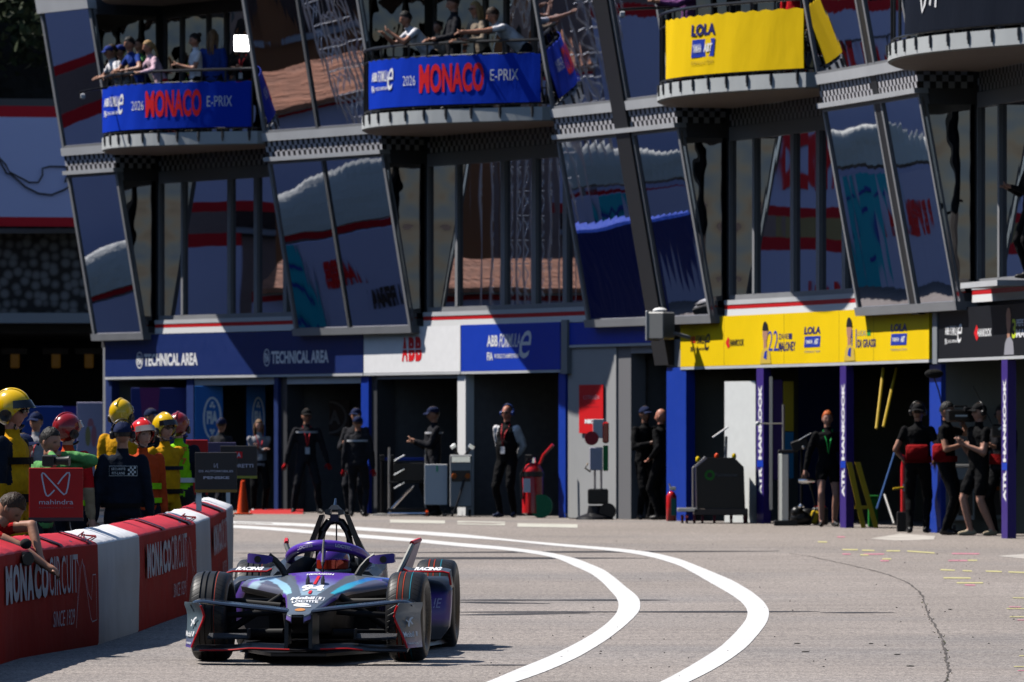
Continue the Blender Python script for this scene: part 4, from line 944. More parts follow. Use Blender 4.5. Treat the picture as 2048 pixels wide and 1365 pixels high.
def w_stripe(o, HK, k, m, z, rx=.215, ry=.135, h=.045):
    q = MB(); q.lathe([(z*k-h/2*k, 1), (z*k+h/2*k, 1)], 28, axis='Z'); q.v = [(x*rx*k, y*ry*k, z_) for x, y, z_ in q.v]; q.build('reflective_stripe', m, o, smooth=True)
def w_backtext(o, HK, k, m, fn):
    q = MB(); fn(q, lambda x, z: Vector((x, .145-2.0*x*x, z))*k); q.build('back_print', m, o)
WEAR = dict(cap=w_cap, fire=w_fire, brim=w_brim, muffs=w_muffs, shades=w_shades, lanyard=w_lanyard, belt=w_belt, pouch=w_pouch, band=w_band, stripe=w_stripe, backtext=w_backtext)
HEL_Y = mat('helmet_yellow', (.72, .44, .004), .22, coat=.6); HEL_R = mat('helmet_red', (.62, .015, .012), .2, coat=.6); HEL_D = mat('helmet_dark_red', (.25, .01, .015), .25, coat=.5); VIS_K = mat('visor_black', (.008, .009, .012), .12, coat=.5)
VIS_C = mat('visor_smoke', (.25, .22, .22), .1, spec=.8); MUFF = mat('muff_black', (.012, .012, .015), .4); MUFF_B = mat('muff_blue', (.02, .05, .22), .4); REFL = mat('reflective_tape', (.55, .55, .57), .35); CAP_N = cloth('cap_navy', (.015, .022, .06)); CAP_K = cloth('cap_black', (.012, .012, .013)); CAP_B = cloth('cap_blue', (.02, .04, .2)); CAP_G = cloth('cap_grey', (.3, .3, .32))
LAN_R = mat('lanyard_red', (.5, .02, .03), .6); LAN_G = mat('lanyard_green', (.02, .4, .08), .6); LAN_B = mat('lanyard_blue', (.02, .06, .4), .6); SHADE = mat('shade_lens', (.006, .006, .007), .12)
def stand(x, Y, z=None): return Vector(((x-1024)*Y/F, Y, gz(Y) if z is None else z))
DOWN = ((-.25, -.02, .80), (.25, -.02, .80)); BACK = ((-.05, .20, .93), (.06, .20, .93)); HELD = ((-.10, -.30, 1.18), (.10, -.30, 1.18)); FOLD = ((.06, -.20, 1.18), (-.06, -.22, 1.22)); RAIL = ((-.20, -.42, 1.10), (.20, -.42, 1.10)); HIPS = ((-.20, -.08, .98), (.20, -.08, .98))
# marshals behind the pit wall (nearest first)
GM = 'marshals and crew behind the pit wall'
person(stand(24, 56), 1.97, 72, 'marshal in yellow helmet and sunglasses with navy sleeves at the left edge', GM, 'ruddy', C_YEL, C_YEL, sleevem=C_NAVY, arm=C_YEL, hands=((-.24, -.02, .80), (.24, -.06, .80)), head=(4, 0), hstyle='none', voxel=.014, fat=1.25,
       wear=(('fire', HEL_Y, VIS_K), ('shades', SHADE), ('belt', C_BLK, 1.0, .205, .06), ('stripe', C_BLK, 1.27, .215, .145, .05)))
o, HK, k = person(Vector((-4.0, 52.0, gz(52))), 1.78, 78, 'bending man with short brown hair reaching over the pit wall at the lower left', GM, 'tan', C_RED, C_CHAR, sleeve='short', lean=44, bend=16, hipback=.30, crouch=.25, hands=((-.16, -.70, .62), (.04, -.50, .74)), head=(26, 0), hair='brown', voxel=.011, hint=(.2, -1, .8))
person(stand(75, 58.5), 1.70, 55, 'man with black hair looking through a camera behind the red team board', GM, 'tan', C_GRN, C_CHAR, head=(4, 0), hands=((-.08, -.22, 1.50), (.10, -.20, 1.50)), hair='black', lean=12, hint=(.8, .2, -.8), voxel=.014)
person(stand(136, 63), 1.76, 150, 'marshal in dark red helmet with red and ochre jacket seen from behind', GM, 'fair', C_MULTI, C_NAVY, sleevem=C_RED, arm=C_TAN, hstyle='none', head=(0, -20), wear=(('fire', HEL_D, VIS_C), ('stripe', C_HIVIS, 1.22, .20, .135, .05), ('belt', C_HIVIS, .97, .19, .05)), voxel=.016)
person(stand(245, 63), 1.72, 184, 'security man in dark navy overalls and ear defenders with his back turned', GM, 'tan', C_NAVY, C_NAVY, hands=((-.27, -.02, .78), (.27, .0, .78)), hstyle='short', hair='black', voxel=.013, fat=1.22, wear=(('cap', CAP_N), ('muffs', MUFF), ('belt', C_BLK, .97, .19, .04),
       ('backtext', [mat('patch_ink', (.55, .56, .56), .6)], lambda q, f: (put_line(q, [(-.135, 1.245), (.125, 1.245), (.125, 1.335), (-.135, 1.335), (-.135, 1.245)], .004, f), put_text(q, 'SÉCURITÉ', f, (.105, -.025, 1.297, 1.325), 0, .01), put_text(q, 'PIT-LANE', f, (.10, -.02, 1.257, 1.281), 0, .01), [put_rect(q, -.048-.0185*(c+1), -.048-.0185*c, 1.25+.02*r, 1.25+.02*(r+1), f) for r in range(4) for c in range(4) if (r+c) % 2 == 0]))))
person(stand(286, 66), 1.70, 35, 'marshal in bright red helmet with raised clear visor beside the security man', GM, 'fair', C_MULTI, C_NAVY, hstyle='none', head=(-2, 0), voxel=.014, wear=(('fire', HEL_R, VIS_C), ('stripe', C_HIVIS, 1.12, .20, .135, .06), ('belt', C_HIVIS, .98, .19, .05)))
person(stand(330, 70.5), 1.74, 42, 'marshal in yellow helmet and full yellow suit with belt, third from the left', GM, 'fair', C_YEL, C_YEL, hstyle='none', head=(0, 0), hands=BACK, voxel=.016, fat=1.1, wear=(('fire', HEL_Y, VIS_K), ('shades', SHADE), ('belt', C_BLK, .98, .20, .05), ('stripe', C_NAVY, 1.22, .215, .145, .04)))
person(stand(243, 73), 1.88, 160, 'marshal in yellow helmet seen from behind further back, left of the garages', GM, 'fair', C_YEL, C_YEL, hstyle='none', wear=(('fire', HEL_Y, VIS_K),))
person(stand(357, 74), 1.74, 170, 'marshal in lime hi-vis vest with lettering and dark red helmet', GM, 'fair', C_HIVIS, C_CHAR, sleevem=C_NAVY, arm=C_NAVY, hstyle='none', hands=((-.28, .02, .80), (.28, -.02, .80)), wear=(('fire', HEL_D, VIS_C), ('stripe', REFL, 1.05, .20, .135, .05),
       ('backtext', [mat('vest_ink', (.55, .12, .02), .7)], lambda q, f: (put_text(q, 'CHEF', f, (.11, -.12, 1.34, 1.41), 0, .04, 0), put_text(q, 'SET 7', f, (.11, -.12, 1.22, 1.29), 0, .04)))))
person(stand(72, 86), 1.74, -20, 'capped man in grey shirt with red lanyard far behind the yellow helmet marshal', GM, 'tan', C_GRY, C_NAVY, wear=(('cap', CAP_N), ('lanyard', LAN_R)))
person(stand(47, 61), 1.62, 60, 'man in navy cap half hidden behind the yellow helmet marshal', GM, 'tan', C_NAVY, C_NAVY, wear=(('cap', CAP_N),))
person(stand(303, 98), 1.76, 60, 'man in navy cap just visible between the marshals helmets', GM, 'tan', C_NAVY, C_NAVY, wear=(('cap', CAP_N),))
# officials and crew along the garages
GP = 'officials and crew standing along the garages'
person(stand(443, 112), 1.62, 150, 'official in dark overalls and cap standing behind the black team boards', GP, 'tan', C_CHAR, C_CHAR, wear=(('cap', CAP_N), ('stripe', REFL, 1.30, .20, .13, .03)))
person(stand(518, 119), 1.62, 12, 'woman with long brown hair in pale grey top by the far left garages', GP, 'fair', C_GRY, C_BLK, SHOE_W, hair='light', hstyle='long', hands=FOLD, fat=.9, wear=(('lanyard', LAN_R),))
person(stand(613, 118), 1.80, 8, 'official with arms out and red cuffs in the dark garage doorway', GP, 'tan', C_CHAR, C_CHAR, hands=((-.36, -.04, .84), (.36, -.04, .84)), feet=((-.22, -.03), (.22, .03)), glove=C_RED, wear=(('cap', CAP_K), ('lanyard', LAN_R), ('stripe', REFL, 1.36, .2, .13, .03)))
person(stand(716, 113.5), 1.66, 170, 'official in dark overalls and navy cap with his back turned before the blue pillar', GP, 'tan', C_CHAR, C_CHAR, hands=((-.28, .02, .82), (.26, .02, .80)), glove=C_RED, fat=1.15, wear=(('cap', CAP_N), ('stripe', REFL, 1.32, .21, .14, .035)))
person(stand(712, 116), 1.80, -20, 'taller official in navy cap hidden behind the one with his back turned', GP, 'tan', C_CHAR, C_CHAR, hands=HELD, wear=(('cap', CAP_N),))
person(stand(868, 114.5), 1.82, -75, 'official in cap holding a phone in front of the white pillar', GP, 'tan', C_CHAR, C_CHAR, hands=((-.05, -.32, 1.18), (.05, -.32, 1.2)), head=(8, 0), wear=(('cap', CAP_N), ('stripe', REFL, 1.33, .21, .14, .03)))
person(stand(1014, 112.3), 1.83, -28, 'bald man in dark waistcoat and white sleeves with hands behind his back', GP, 'ruddy', C_BLK, C_BLK, SHOE_N, sleevem=C_WHT, arm=C_WHT, hands=BACK, hint=(1, .25, -.2), hair='grey', hstyle='bald', fat=1.16, voxel=.018, head=(0, 0), wear=(('muffs', MUFF_B, True, False), ('shades', SHADE), ('lanyard', LAN_R)))
person(stand(1290, 109.3), 1.80, 30, 'man in navy cap and black shirt with red collar inside the narrow doorway', GP, 'brown', C_BLK, C_BLK, hands=HELD, wear=(('cap', CAP_N),))
person(stand(1322, 108.9), 1.76, -120, 'bald man in black shirt beside the blue panel of the narrow doorway', GP, 'ruddy', C_BLK, C_BLK, hands=HIPS, hstyle='bald')
person(stand(1655, 102), 1.72, 4, 'red haired woman in black top and black shorts with green lanyard', GP, 'fair', C_BLK, C_BLK, SHOE_B, legs='brief', hair='red', hstyle='bun', hands=((-.34, -.06, .86), (.25, .02, .80)), feet=((-.10, -.10), (.12, .12)), fat=.86, voxel=.017, wear=(('lanyard', LAN_G, False),))
person(stand(1836, 97.5), 1.84, 172, 'man in backward cap with red waist bag and his back turned by the right garages', GP, 'tan', C_BLK, C_BLK, hands=((-.22, -.14, .98), (.22, -.16, 1.0)), sleeve='short', hair='brown', fat=1.1, voxel=.018, wear=(('cap', CAP_K, True), ('muffs', MUFF, True), ('pouch', C_DRED, (0, .13, 1.08), (.30, .09, .22)), ('belt', C_DRED, .99, .175, .09)))
person(stand(1893, 96), 1.86, 68, 'cameraman with dark hair and red waist bag aiming a shoulder camera', GP, 'tan', C_BLK, C_BLK, hands=((-.14, -.30, 1.20), (.16, -.20, 1.42)), sleeve='short', hair='black', head=(6, 0), voxel=.018, wear=(('pouch', C_DRED, (-.13, .05, 1.08), (.12, .18, .24)), ('belt', C_DRED, 1.0, .175, .08)))
person(stand(1958, 95.5), 1.84, -62, 'man in grey cap and black shorts with tan shoes by the right garages', GP, 'fair', C_BLK, C_BLK, SHOE_T, legs='shorts', sleeve='short', hands=((.0, -.28, 1.24), (.08, -.26, 1.20)), hair='brown', feet=((-.12, -.06), (.14, .12)), fat=1.1, voxel=.018, wear=(('cap', CAP_K), ('muffs', MUFF)))
person(stand(2004, 97), 1.80, -35, 'man with black headphones and red trousers pouch behind the man in shorts', GP, 'tan', C_CHAR, C_BLK, hands=HELD, hair='black', wear=(('muffs', MUFF), ('belt', C_DRED, 1.02, .175, .14)))
# spectators on the balconies
GB = 'spectators on the balconies'
def bpos(b, x, inset):
    T = np.linspace(.05, .98, 300); X = np.array([1024+F*(p := b.pt(t, 0, inset)).x/p.y for t in T]); k = int(X.argmin()); t = float(np.interp(x, X[k:], T[k:])); p = b.pt(t, 6.505, inset); return p
LEANR = dict(hands=RAIL, lean=22, bend=6, hipback=.05, hint=(1, .1, -.6))
for bi, x, ins, ht, rz, lab, kw in [
    (0, 216, .40, 1.72, -70, 'spectator in blue cap at the left end of the far balcony', dict(top=C_WHT, hair='brown', sleeve='short', wear=(('cap', CAP_B),), **LEANR)),
    (0, 230, .62, 1.74, -70, 'spectator in blue cap and cream shirt, second from the left on the far balcony', dict(top=C_TAN, sleeve='short', wear=(('cap', CAP_B),), **LEANR)),
    (0, 247, .45, 1.74, -68, 'brown haired spectator in white shirt leaning on the far balcony rail', dict(top=C_WHT, sleeve='short', hair='brown', **LEANR)),
    (0, 263, .75, 1.80, -60, 'spectator in pale green shirt behind the leaning ones on the far balcony', dict(top=C_GRN, sleeve='short', hair='brown', hands=HELD)),
    (0, 284, .5, 1.80, -60, 'spectator with dark curly hair and blue shirt at the far balcony rail', dict(top=C_BLU, sleeve='short', hair='black', **LEANR)),
    (0, 322, .45, 1.70, -72, 'blonde ponytailed spectator in pink shirt leaning on the far balcony rail', dict(top=C_PINK, bot=C_RED, hair='fairhair', hstyle='tail', **LEANR)),
    (0, 392, .55, 1.74, -75, 'black haired spectator in white shirt with phone on the far balcony', dict(top=C_WHT, hair='black', hstyle='bun', hands=HELD, head=(12, 0), sleeve='short')),
    (0, 426, .65, 1.80, 165, 'woman with long hair in navy top with her back turned on the far balcony', dict(top=C_BLU, bot=C_NAVY, hair='light', hstyle='long')),
    (0, 487, .55, 1.62, -20, 'person in black with red lanyard beside the bright light panel', dict(top=C_BLK, bot=C_RED, hair='black', hands=HELD, wear=(('lanyard', LAN_R),))),
    (1, 842, .45, 1.80, -72, 'man with dark hair and white polo shirt resting his elbows on the rail', dict(top=C_WHT, bot=C_NAVY, sleeve='short', hair='black', hands=((-.16, -.55, 1.22), (.16, -.55, 1.24)), lean=34, bend=10, hipback=.18, hint=(.6, .2, -1))),
    (1, 876, .80, 1.50, -40, 'person with dark tied hair between the white polo and the dark jacket', dict(top=C_PRINT, hair='black', hstyle='bun', hands=HELD)),
    (1, 908, .45, 1.86, -78, 'bald man in dark jacket standing upright at the balcony rail', dict(top=C_CHAR, bot=C_CHAR, hstyle='balding', hair='brown', hands=((-.2, -.34, 1.08), (.2, -.30, 1.08)), fat=1.1, head=(10, 0))),
    (1, 968, .50, 1.76, -60, 'blonde woman in sunglasses and patterned top at the balcony rail', dict(top=C_PRINT, bot=C_BLK, hair='fairhair', hstyle='long', lean=14, hands=RAIL, wear=(('shades', SHADE),))),
    (1, 1026, .42, 1.86, -80, 'man in white shirt bending far forward over the balcony rail', dict(top=C_WHT, bot=C_NAVY, sleeve='short', hstyle='balding', hair='brown', hands=((-.16, -.78, 1.14), (.16, -.78, 1.14)), lean=42, bend=12, hipback=.2, fat=1.12, hint=(.7, .2, -.8))),
    (2, 1352, .50, 1.74, -70, 'spectator holding up a phone at the left end of the yellow balcony', dict(top=C_PURP, hair='brown', hands=((-.12, -.5, 1.32), (.12, -.5, 1.3)))),
    (2, 1592, .60, 1.62, -30, 'spectator in blue cap at the right end of the yellow balcony', dict(top=C_RED, bot=C_RED, wear=(('cap', CAP_B),)))]:
    person(bpos(bal[bi], x, ins), ht, rz, lab, GB, **kw)
# ---------------------------------------------------------------- the racing car
CARP = Vector((-1.465, 50.9, gz(50.9)))
car = empty('race_car', CARP, 'purple and grey single seater race car driving beside the red and white wall', 'race car', rz=R(-3.8))
def lerp(x, T): return float(np.interp(x, [a for a, _ in T], [b for _, b in T]))
paint = mat('livery_paint', (.1, .05, .3), .38, attr='Col', coat=.2, spec=.35); carb = mat('carbon', (.007, .007, .009), .36, spec=.3); carb_m = mat('carbon_matt', (.008, .008, .009), .6, spec=.15)
purp = mat('car_purple', (.095, .032, .36), .3, coat=.4); redl = mat('car_red_line', (.60, .015, .02), .4); wl = mat('car_white_print', (.72, .73, .76), .5); gryp = mat('car_dark_grey', (.030, .036, .046), .42, coat=.2); orng = mat('crest_orange', (.55, .22, .04), .4)
PUR, DG, ICE, TEAL, BLU, LIL = (.095, .034, .33), (.095, .110, .130), (.27, .39, .47), (.03, .38, .52), (.015, .05, .40), (.22, .15, .46)
def mix(a, b, t): t = max(0, min(1, t)); return tuple(p+(q-p)*t for p, q in zip(a, b))
WID = [(-.98, .050), (-.95, .085), (-.6, .116), (-.2, .160), (.1, .195), (.35, .275), (.55, .40), (.75, .53), (.9, .60), (1.1, .63), (1.5, .63), (2.0, .58)]
ZC = [(-.98, .352), (-.95, .366), (-.6, .416), (-.2, .470), (.1, .515), (.5, .575), (.8, .618), (1.0, .63), (1.5, .63), (2.0, .60)]
DRP = [(-.95, .006), (-.2, .014), (.1, .028), (.5, .050), (.9, .068), (2.0, .1)]
def topz(x, y):
    w_ = lerp(y, WID); s = min(1, abs(x)/w_); return lerp(y, ZC)-lerp(y, DRP)*s**1.7-.035*max(0, (s-.9)/.1)**2
def livery(x, y, z):
    ax = abs(x); w_ = lerp(y, WID); pc = lerp(y, [(-.35, .0), (-.12, .055), (.75, .19), (1.0, .27)]); ze = topz(x, y)
    if z < ze-.004: return (.012, .012, .014)
    if y < .2 and ax > w_*.955: return mix(LIL, PUR, (y+.9))
    if y > -.12 and ax < pc: return mix(ICE, PUR, (y+.02-.12*math.sin(x*9+1))/.55)
    if y > .02:
        xt = lerp(y, [(.02, .135), (.3, .175), (.5, .225), (.75, .32), (.95, .46), (1.2, .6)]); bw = .05+.03*y
        if xt < ax < xt+bw: return mix(TEAL, BLU, (y-.35)/.5) if x > 0 else mix((.30, .55, .62), (.25, .42, .62), (y-.2)/.6)
        if ax > xt+bw:
            k = math.sin(ax*13+y*9+(0 if x > 0 else 1.4))
            if y > .78 and k > .15: return mix(PUR, LIL, k if x < 0 else k*.3)
            if .55 < y <= .78 and k > .55: return ICE if x < 0 else mix(BLU, PUR, .5)
            return mix(DG, (.07, .06, .16), ax)
    return DG
q = MB(); rs = []; ys = [-.985, -.97, -.95, -.92]+list(np.linspace(-.88, .95, 46))+[1.0]
for y in ys:
    w_ = lerp(y, WID); S = np.linspace(-1, 1, 61); top = [Vector((s*w_, y, topz(s*w_, y))) for s in S]; ze = topz(w_, y)
    wm = min(w_*.86, .25); zb = lerp(y, [(-.985, .34), (-.9, .30), (-.5, .235), (0, .20), (1, .17)]); th = lerp(y, [(-.985, .01), (-.8, .03), (1, .055)])
    lo = [(w_*.985, ze-th*.7), (w_*.93, ze-th), (max(wm, w_*.6), ze-th*1.25), (wm, ze-th*1.7), (wm*.9, zb+.02), (wm*.8, zb)]
    rs.append(top+[Vector((a, y, z)) for a, z in lo]+[Vector((-a, y, z)) for a, z in reversed(lo)])
q.rings(rs, mi=lambda k, i: 0 if i < 60 else 1); body = q.build('bodywork', [paint, carb_m], car, smooth=True, colors=livery, angle=50)
fT = lambda x, y: Vector((x, y, topz(x, y)+.004))
fT2 = lambda x, y: Vector((x, y, topz(x, y)+.007))
q = MB(); put_text(q, '94', fT, (-.085, .085, .04, .30), 0, .05); put_text(q, 'Mobil', fT, (-.115, .055, -.335, -.205), 0, .05); put_text(q, '1', fT2, (.085, .105, -.32, -.215), 0, .03)
put_line(q, [(.068, -.335), (.122, -.335), (.122, -.205), (.068, -.205), (.068, -.335)], .012, fT, 0, .5)
put_text(q, 'LOCTITE', fT, (-.10, .10, -.475, -.365), 0, .04, -.25); put_text(q, 'e', fT, (-.07, .065, -.68, -.50), 0, .08, -.3)
put_text(q, 'HEXAGON', fT, (-.10, .10, .73, .80), 0, .04); q.build('lettering', wl, body)
q = MB(); put_poly(q, arc(-.0, -.795, .038, .06, 0, 350, 16), fT, 0); q.build('crest', orng, body)
q = MB(); 
for y0, y1 in ((-.10, .03), (.30, .66)): put_line(q, [(.0, y) for y in np.linspace(y0, y1, 6)], .022, fT2)
q.build('centre_stripe', redl, body)
for s in (-1, 1):
    q = MB(); q.rings([[Vector((s*.055+.016*math.cos(a)*k, .36+.055*math.sin(a)*k+.03*h, topz(.05, .36)+h*.062)) for a in np.linspace(0, 6.28, 11)[:-1]] for k, h in ((1, 0), (.95, .5), (.6, .85), (.15, 1))]); q.build('camera_pod', gryp, body, smooth=True)
    q = MB(); q.lathe([(0, .0), (.006, .018)], 10, (s*.21, .12, topz(.21, .12)-.002), 'Z'); q.build('fastener', blk, body)
# monocoque behind, cockpit rim, engine cover, floor
q = MB(); rs = []
for y, w_, zt, zb in [(.95, .40, .60, .12), (1.2, .42, .60, .10), (1.9, .42, .60, .10), (2.5, .36, .56, .10), (3.3, .24, .46, .12)]:
    rs.append([Vector((w_*a, y, zb+(zt-zb)*b)) for a, b in [(-1, .05), (-1, .6), (-.85, .95), (-.6, 1), (.6, 1), (.85, .95), (1, .6), (1, .05)]])
q.rings(rs); q.build('monocoque', carb_m, car, smooth=True, angle=40)
q = MB()
for s in (-1, 1):
    rs = []
    for y, xo, xi, zt, zb in [(.98, .40, .28, .632, .55), (1.2, .42, .27, .665, .55), (1.5, .43, .26, .70, .55), (1.85, .41, .22, .73, .55), (2.1, .33, .12, .70, .5)]:
        rs.append([Vector((s*xo, y, zb)), Vector((s*xo*.98, y, zt-.05)), Vector((s*(xo*.85), y, zt)), Vector((s*xi, y, zt)), Vector((s*xi, y, zb))])
    q.rings(rs)
q.build('cockpit_rim', gryp, car, smooth=True, angle=35)
q = MB()
for s in (-1, 1):      # leaping-cat badges
    f = lambda a, b: Vector((s*(.345+a*.10), 1.12-.01, .60+b*.08)); put_line(q, [(-.45, .1), (-.2, .5), (.0, .8), (.3, .9)], .10, f); put_line(q, [(0, .8), (-.1, .35), (.2, .05)], .09, f); put_line(q, [(-.2, .5), (-.42, .75)], .07, f)
q.build('badge', wl, car)
q = MB(); rs = []
for y, w_, zt, zb in [(1.80, .20, .74, .5), (2.1, .24, .76, .5), (2.5, .20, .72, .45), (3.0, .12, .62, .4), (3.4, .05, .52, .35)]:
    rs.append([Vector((w_*math.cos(a), y, zb+(zt-zb)*max(0, math.sin(a)))) for a in np.linspace(0, math.pi, 15)]+[Vector((0, y, zb-.02))])
q.rings(rs); q.build('engine_cover', carb, car, smooth=True, angle=60)
q = MB(); q.hexa([(-.55, .3, .05), (.55, .3, .05), (.80, 2.9, .05), (-.80, 2.9, .05), (-.50, .3, .08), (.50, .3, .08), (.78, 2.9, .085), (-.78, 2.9, .085)]); q.hexa([(-.20, -.9, .06), (.20, -.9, .06), (.5, .35, .05), (-.5, .35, .05), (-.2, -.9, .08), (.2, -.9, .08), (.5, .35, .085), (-.5, .35, .085)])
q.build('floor', carb, car)
for s in (-1, 1):
    q = MB(); rs = []
    def sp(y, xi, xo, z0, z1): return [Vector((s*(xi+(xo-xi)*a), y, z0+(z1-z0)*b)) for a, b in [(0, 0), (.9, 0), (1, .15), (1, .7), (.85, .98), (.6, 1), (0, 1)]]
    for y, xi, xo, z0, z1 in [(.98, .30, .60, .20, .52), (1.15, .30, .68, .12, .56), (1.8, .3, .70, .10, .54), (2.4, .25, .60, .10, .48), (2.8, .2, .45, .12, .4)]: rs.append(sp(y, xi, xo, z0, z1))
    q.rings(rs); sp_ = q.build('sidepod', paint, car, smooth=True, angle=40, colors=lambda x, y, z: (.06, .022, .22) if (y > 1.1 and z > .2) else (.014, .013, .018))
    q = MB(); f = lambda x, z: Vector((x, .955, z)); put_text(q, 'DP WORLD', f, ((.36 if s > 0 else -.58), (.56 if s > 0 else -.38), .34, .38), 0, .01); q.build('lettering', wl, sp_)
    # fairing in front of the rear wheel
    def fcol(x, y, z): return mix((.02, .025, .035), (.03, .04, .18), (.52-z)*9) if z > .46 else ((.062, .024, .21) if z > .19 else (.09, .085, .10))
    zs = [.09, .11, .15, .185, .19, .25, .35, .42, .46, .465, .50, .53, .555, .565]; rs = []
    for z in zs:
        xo = lerp(z, [(.09, .76), (.18, .83), (.3, .845), (.46, .845), (.54, .825), (.565, .79)]); yf = lerp(z, [(.09, 2.30), (.3, 2.25), (.46, 2.33), (.54, 2.42), (.565, 2.50)])
        xi = .42
        rs.append([Vector((s*xi, yf-.14, z)), Vector((s*(xi+xo)/2, yf-.10, z)), Vector((s*(xo-.05), yf, z)), Vector((s*xo, yf+.05, z)), Vector((s*xo, yf+.22, z)), Vector((s*(xo-.04), yf+.26, z)), Vector((s*xi, yf+.22, z))])
    q.rings(rs); fa = q.build('wheel_fairing', paint, car, smooth=True, angle=50, colors=fcol)
    q = MB(); f = lambda x, z: Vector((x, lerp(z, [(.09, 2.30), (.3, 2.25), (.5, 2.33)])-.012-max(0, (.80-abs(x)))*.32, z))
    put_text(q, 'PORSCHE', f, (.44, .785, .33, .405) if s > 0 else (-.785, -.44, .33, .405), 0, .01, .25)
    q.build('lettering', mat('lilac_print', (.36, .30, .50), .5), fa)
    # winglet with red edge
    q = MB(); rs = []
    for x, z, c in [(.50, .615, .20), (.54, .60, .24), (.80, .60, .26), (.845, .59, .26)]: rs.append([Vector((s*x, 2.16, z)), Vector((s*x, 2.16+c, z+.02)), Vector((s*x, 2.16+c, z+.032)), Vector((s*x, 2.16, z+.014))])
    rs.append([Vector((s*.855, 2.17, .50)), Vector((s*.855, 2.40, .48)), Vector((s*.865, 2.40, .49)), Vector((s*.867, 2.17, .51))])
    q.rings(rs); wg = q.build('winglet', gryp, car)
    q = MB(); q.tube([(s*.50, 2.155, .628), (s*.54, 2.155, .608), (s*.80, 2.155, .608), (s*.845, 2.155, .598), (s*.86, 2.165, .508)], .0085, 6); q.build('red_edge', redl, wg)
    q = MB(); f = lambda x, y: Vector((x, y, .617+(y-2.16)*.09)); put_text(q, 'RACING', f, (.58, .78, 2.17, 2.40) if s > 0 else (-.78, -.58, 2.17, 2.40), 0, .06); q.build('lettering', wl, wg)
    # rear fin
    q = MB(); q.hexa([(s*.34, 3.02, .50), (s*.385, 3.0, .50), (s*.42, 3.50, .48), (s*.40, 3.50, .48), (s*.475, 3.16, .80), (s*.51, 3.15, .80), (s*.53, 3.48, .82), (s*.51, 3.48, .82)])
    fin = q.build('rear_fin', mat('fin_purple', (.16, .10, .22), .4), car)
    q = MB(); q.tube([(s*.355, 2.99, .50), (s*.49, 3.14, .80)], .018, 6); q.build('leading_edge', mat('fin_grey', (.30, .30, .27), .4), fin)
    q = MB(); q.tube([(s*.485, 3.13, .81), (s*.52, 3.49, .83)], .018, 6); q.build('red_edge', redl, fin)
    q = MB(); q.hexa([(s*.02, 3.3, .42), (s*.78, 3.3, .46), (s*.78, 3.55, .5), (s*.02, 3.55, .46), (s*.02, 3.3, .44), (s*.78, 3.3, .48), (s*.78, 3.55, .52), (s*.02, 3.55, .48)]); q.build('rear_wing', carb, car)
    # mirror on its stalk
    q = MB(); rs = []
    for x, z, h, y0, d in [(.36, .722, .016, .80, .10), (.40, .722, .032, .78, .13), (.46, .726, .036, .77, .14), (.53, .732, .036, .78, .13), (.545, .732, .030, .79, .11)]:
        rs.append([Vector((s*x, y0, z-h)), Vector((s*x, y0+d, z-h)), Vector((s*x, y0+d, z+h*.9)), Vector((s*x, y0+.02, z+h))])
    q.rings(rs); mi_ = q.build('mirror', mat('mirror_paint', (.06, .03, .20), .35, coat=.3), car, smooth=True, angle=40)
    q = MB(); q.tube([(s*.265, .86, .60), (s*.30, .88, .66), (s*.345, .88, .71), (s*.40, .88, .738)], [.016, .015, .014, .02], 8, flat=1.8); q.build('stalk', carb, mi_, smooth=True)
    q = MB(); q.lathe([(0, .026), (.006, .018)], 14, (s*.465, .762, .724), 'Y', caps=True); q.build('lens', carb, mi_)
# halo, roll hoop, camera
q = MB(); P = [(-.295, 1.80, .635), (-.30, 1.62, .675)]+[(-.292*math.cos(a), 1.50-.47*math.sin(a)**.8, .705+.118*math.sin(a)) for a in np.linspace(.0, math.pi, 23)]+[(.30, 1.62, .675), (.295, 1.80, .635)]
q.tube(P, [.036]*2+[.034+.008*math.sin(a) for a in np.linspace(0, math.pi, 23)]+[.036]*2, 12, flat=1.0)
q.tube([(0, .93, .60), (0, .955, .70), (0, 1.0, .77), (0, 1.05, .82)], [.020, .016, .020, .032], 10); ha = q.build('halo', purp, car, smooth=True)
q = MB()
for x0, x1 in ((-.20, -.08), (.09, .21)):
    f = lambda x, z: Vector((x, 1.50-.47*max(.01, 1-(x/.292)**2)**.4-.056, z+.705+.118*math.sqrt(max(0, 1-(x/.292)**2))+.006)); put_text(q, 'LOCTITE', f, (x0, x1, -.012, .014), 0, .05)
f = lambda x, z: Vector((x, 1.50-.47*max(.01, 1-(x/.292)**2)**.4-.05, z+.705+.118*math.sqrt(max(0, 1-(x/.292)**2))+.004)); put_text(q, 'TAG', f, (.225, .265, -.01, .012), 0, .04)
q.build('lettering', mat('halo_print', (.45, .42, .58), .5), ha)
q = MB(); q.tube([(0, .915, .60), (0, .935, .70), (0, .98, .80), (.004, 1.0, .87)], .0075, 6); q.build('pitot_strip', mat('pitot_grey', (.33, .31, .24), .4), ha)
for s in (-1, 1):
    q = MB(); q.hexa([(s*.30, 1.0, .60), (s*.37, 1.02, .58), (s*.39, 1.5, .60), (s*.30, 1.5, .62), (s*.275, 1.42, .70), (s*.32, 1.42, .69), (s*.33, 1.55, .69), (s*.28, 1.55, .70)]); q.build('halo_fairing', purp, ha)
q = MB(); q.tube([(-.125, 1.95, .62), (-.115, 1.95, .80), (-.095, 1.95, .92), (-.05, 1.95, .985), (0, 1.95, 1.0), (.05, 1.95, .985), (.095, 1.95, .92), (.115, 1.95, .80), (.125, 1.95, .62)], .030, 10)
q.tube([(.01, 1.96, .62), (.01, 1.96, .98)], .006, 6); rh = q.build('roll_hoop', carb, car, smooth=True)
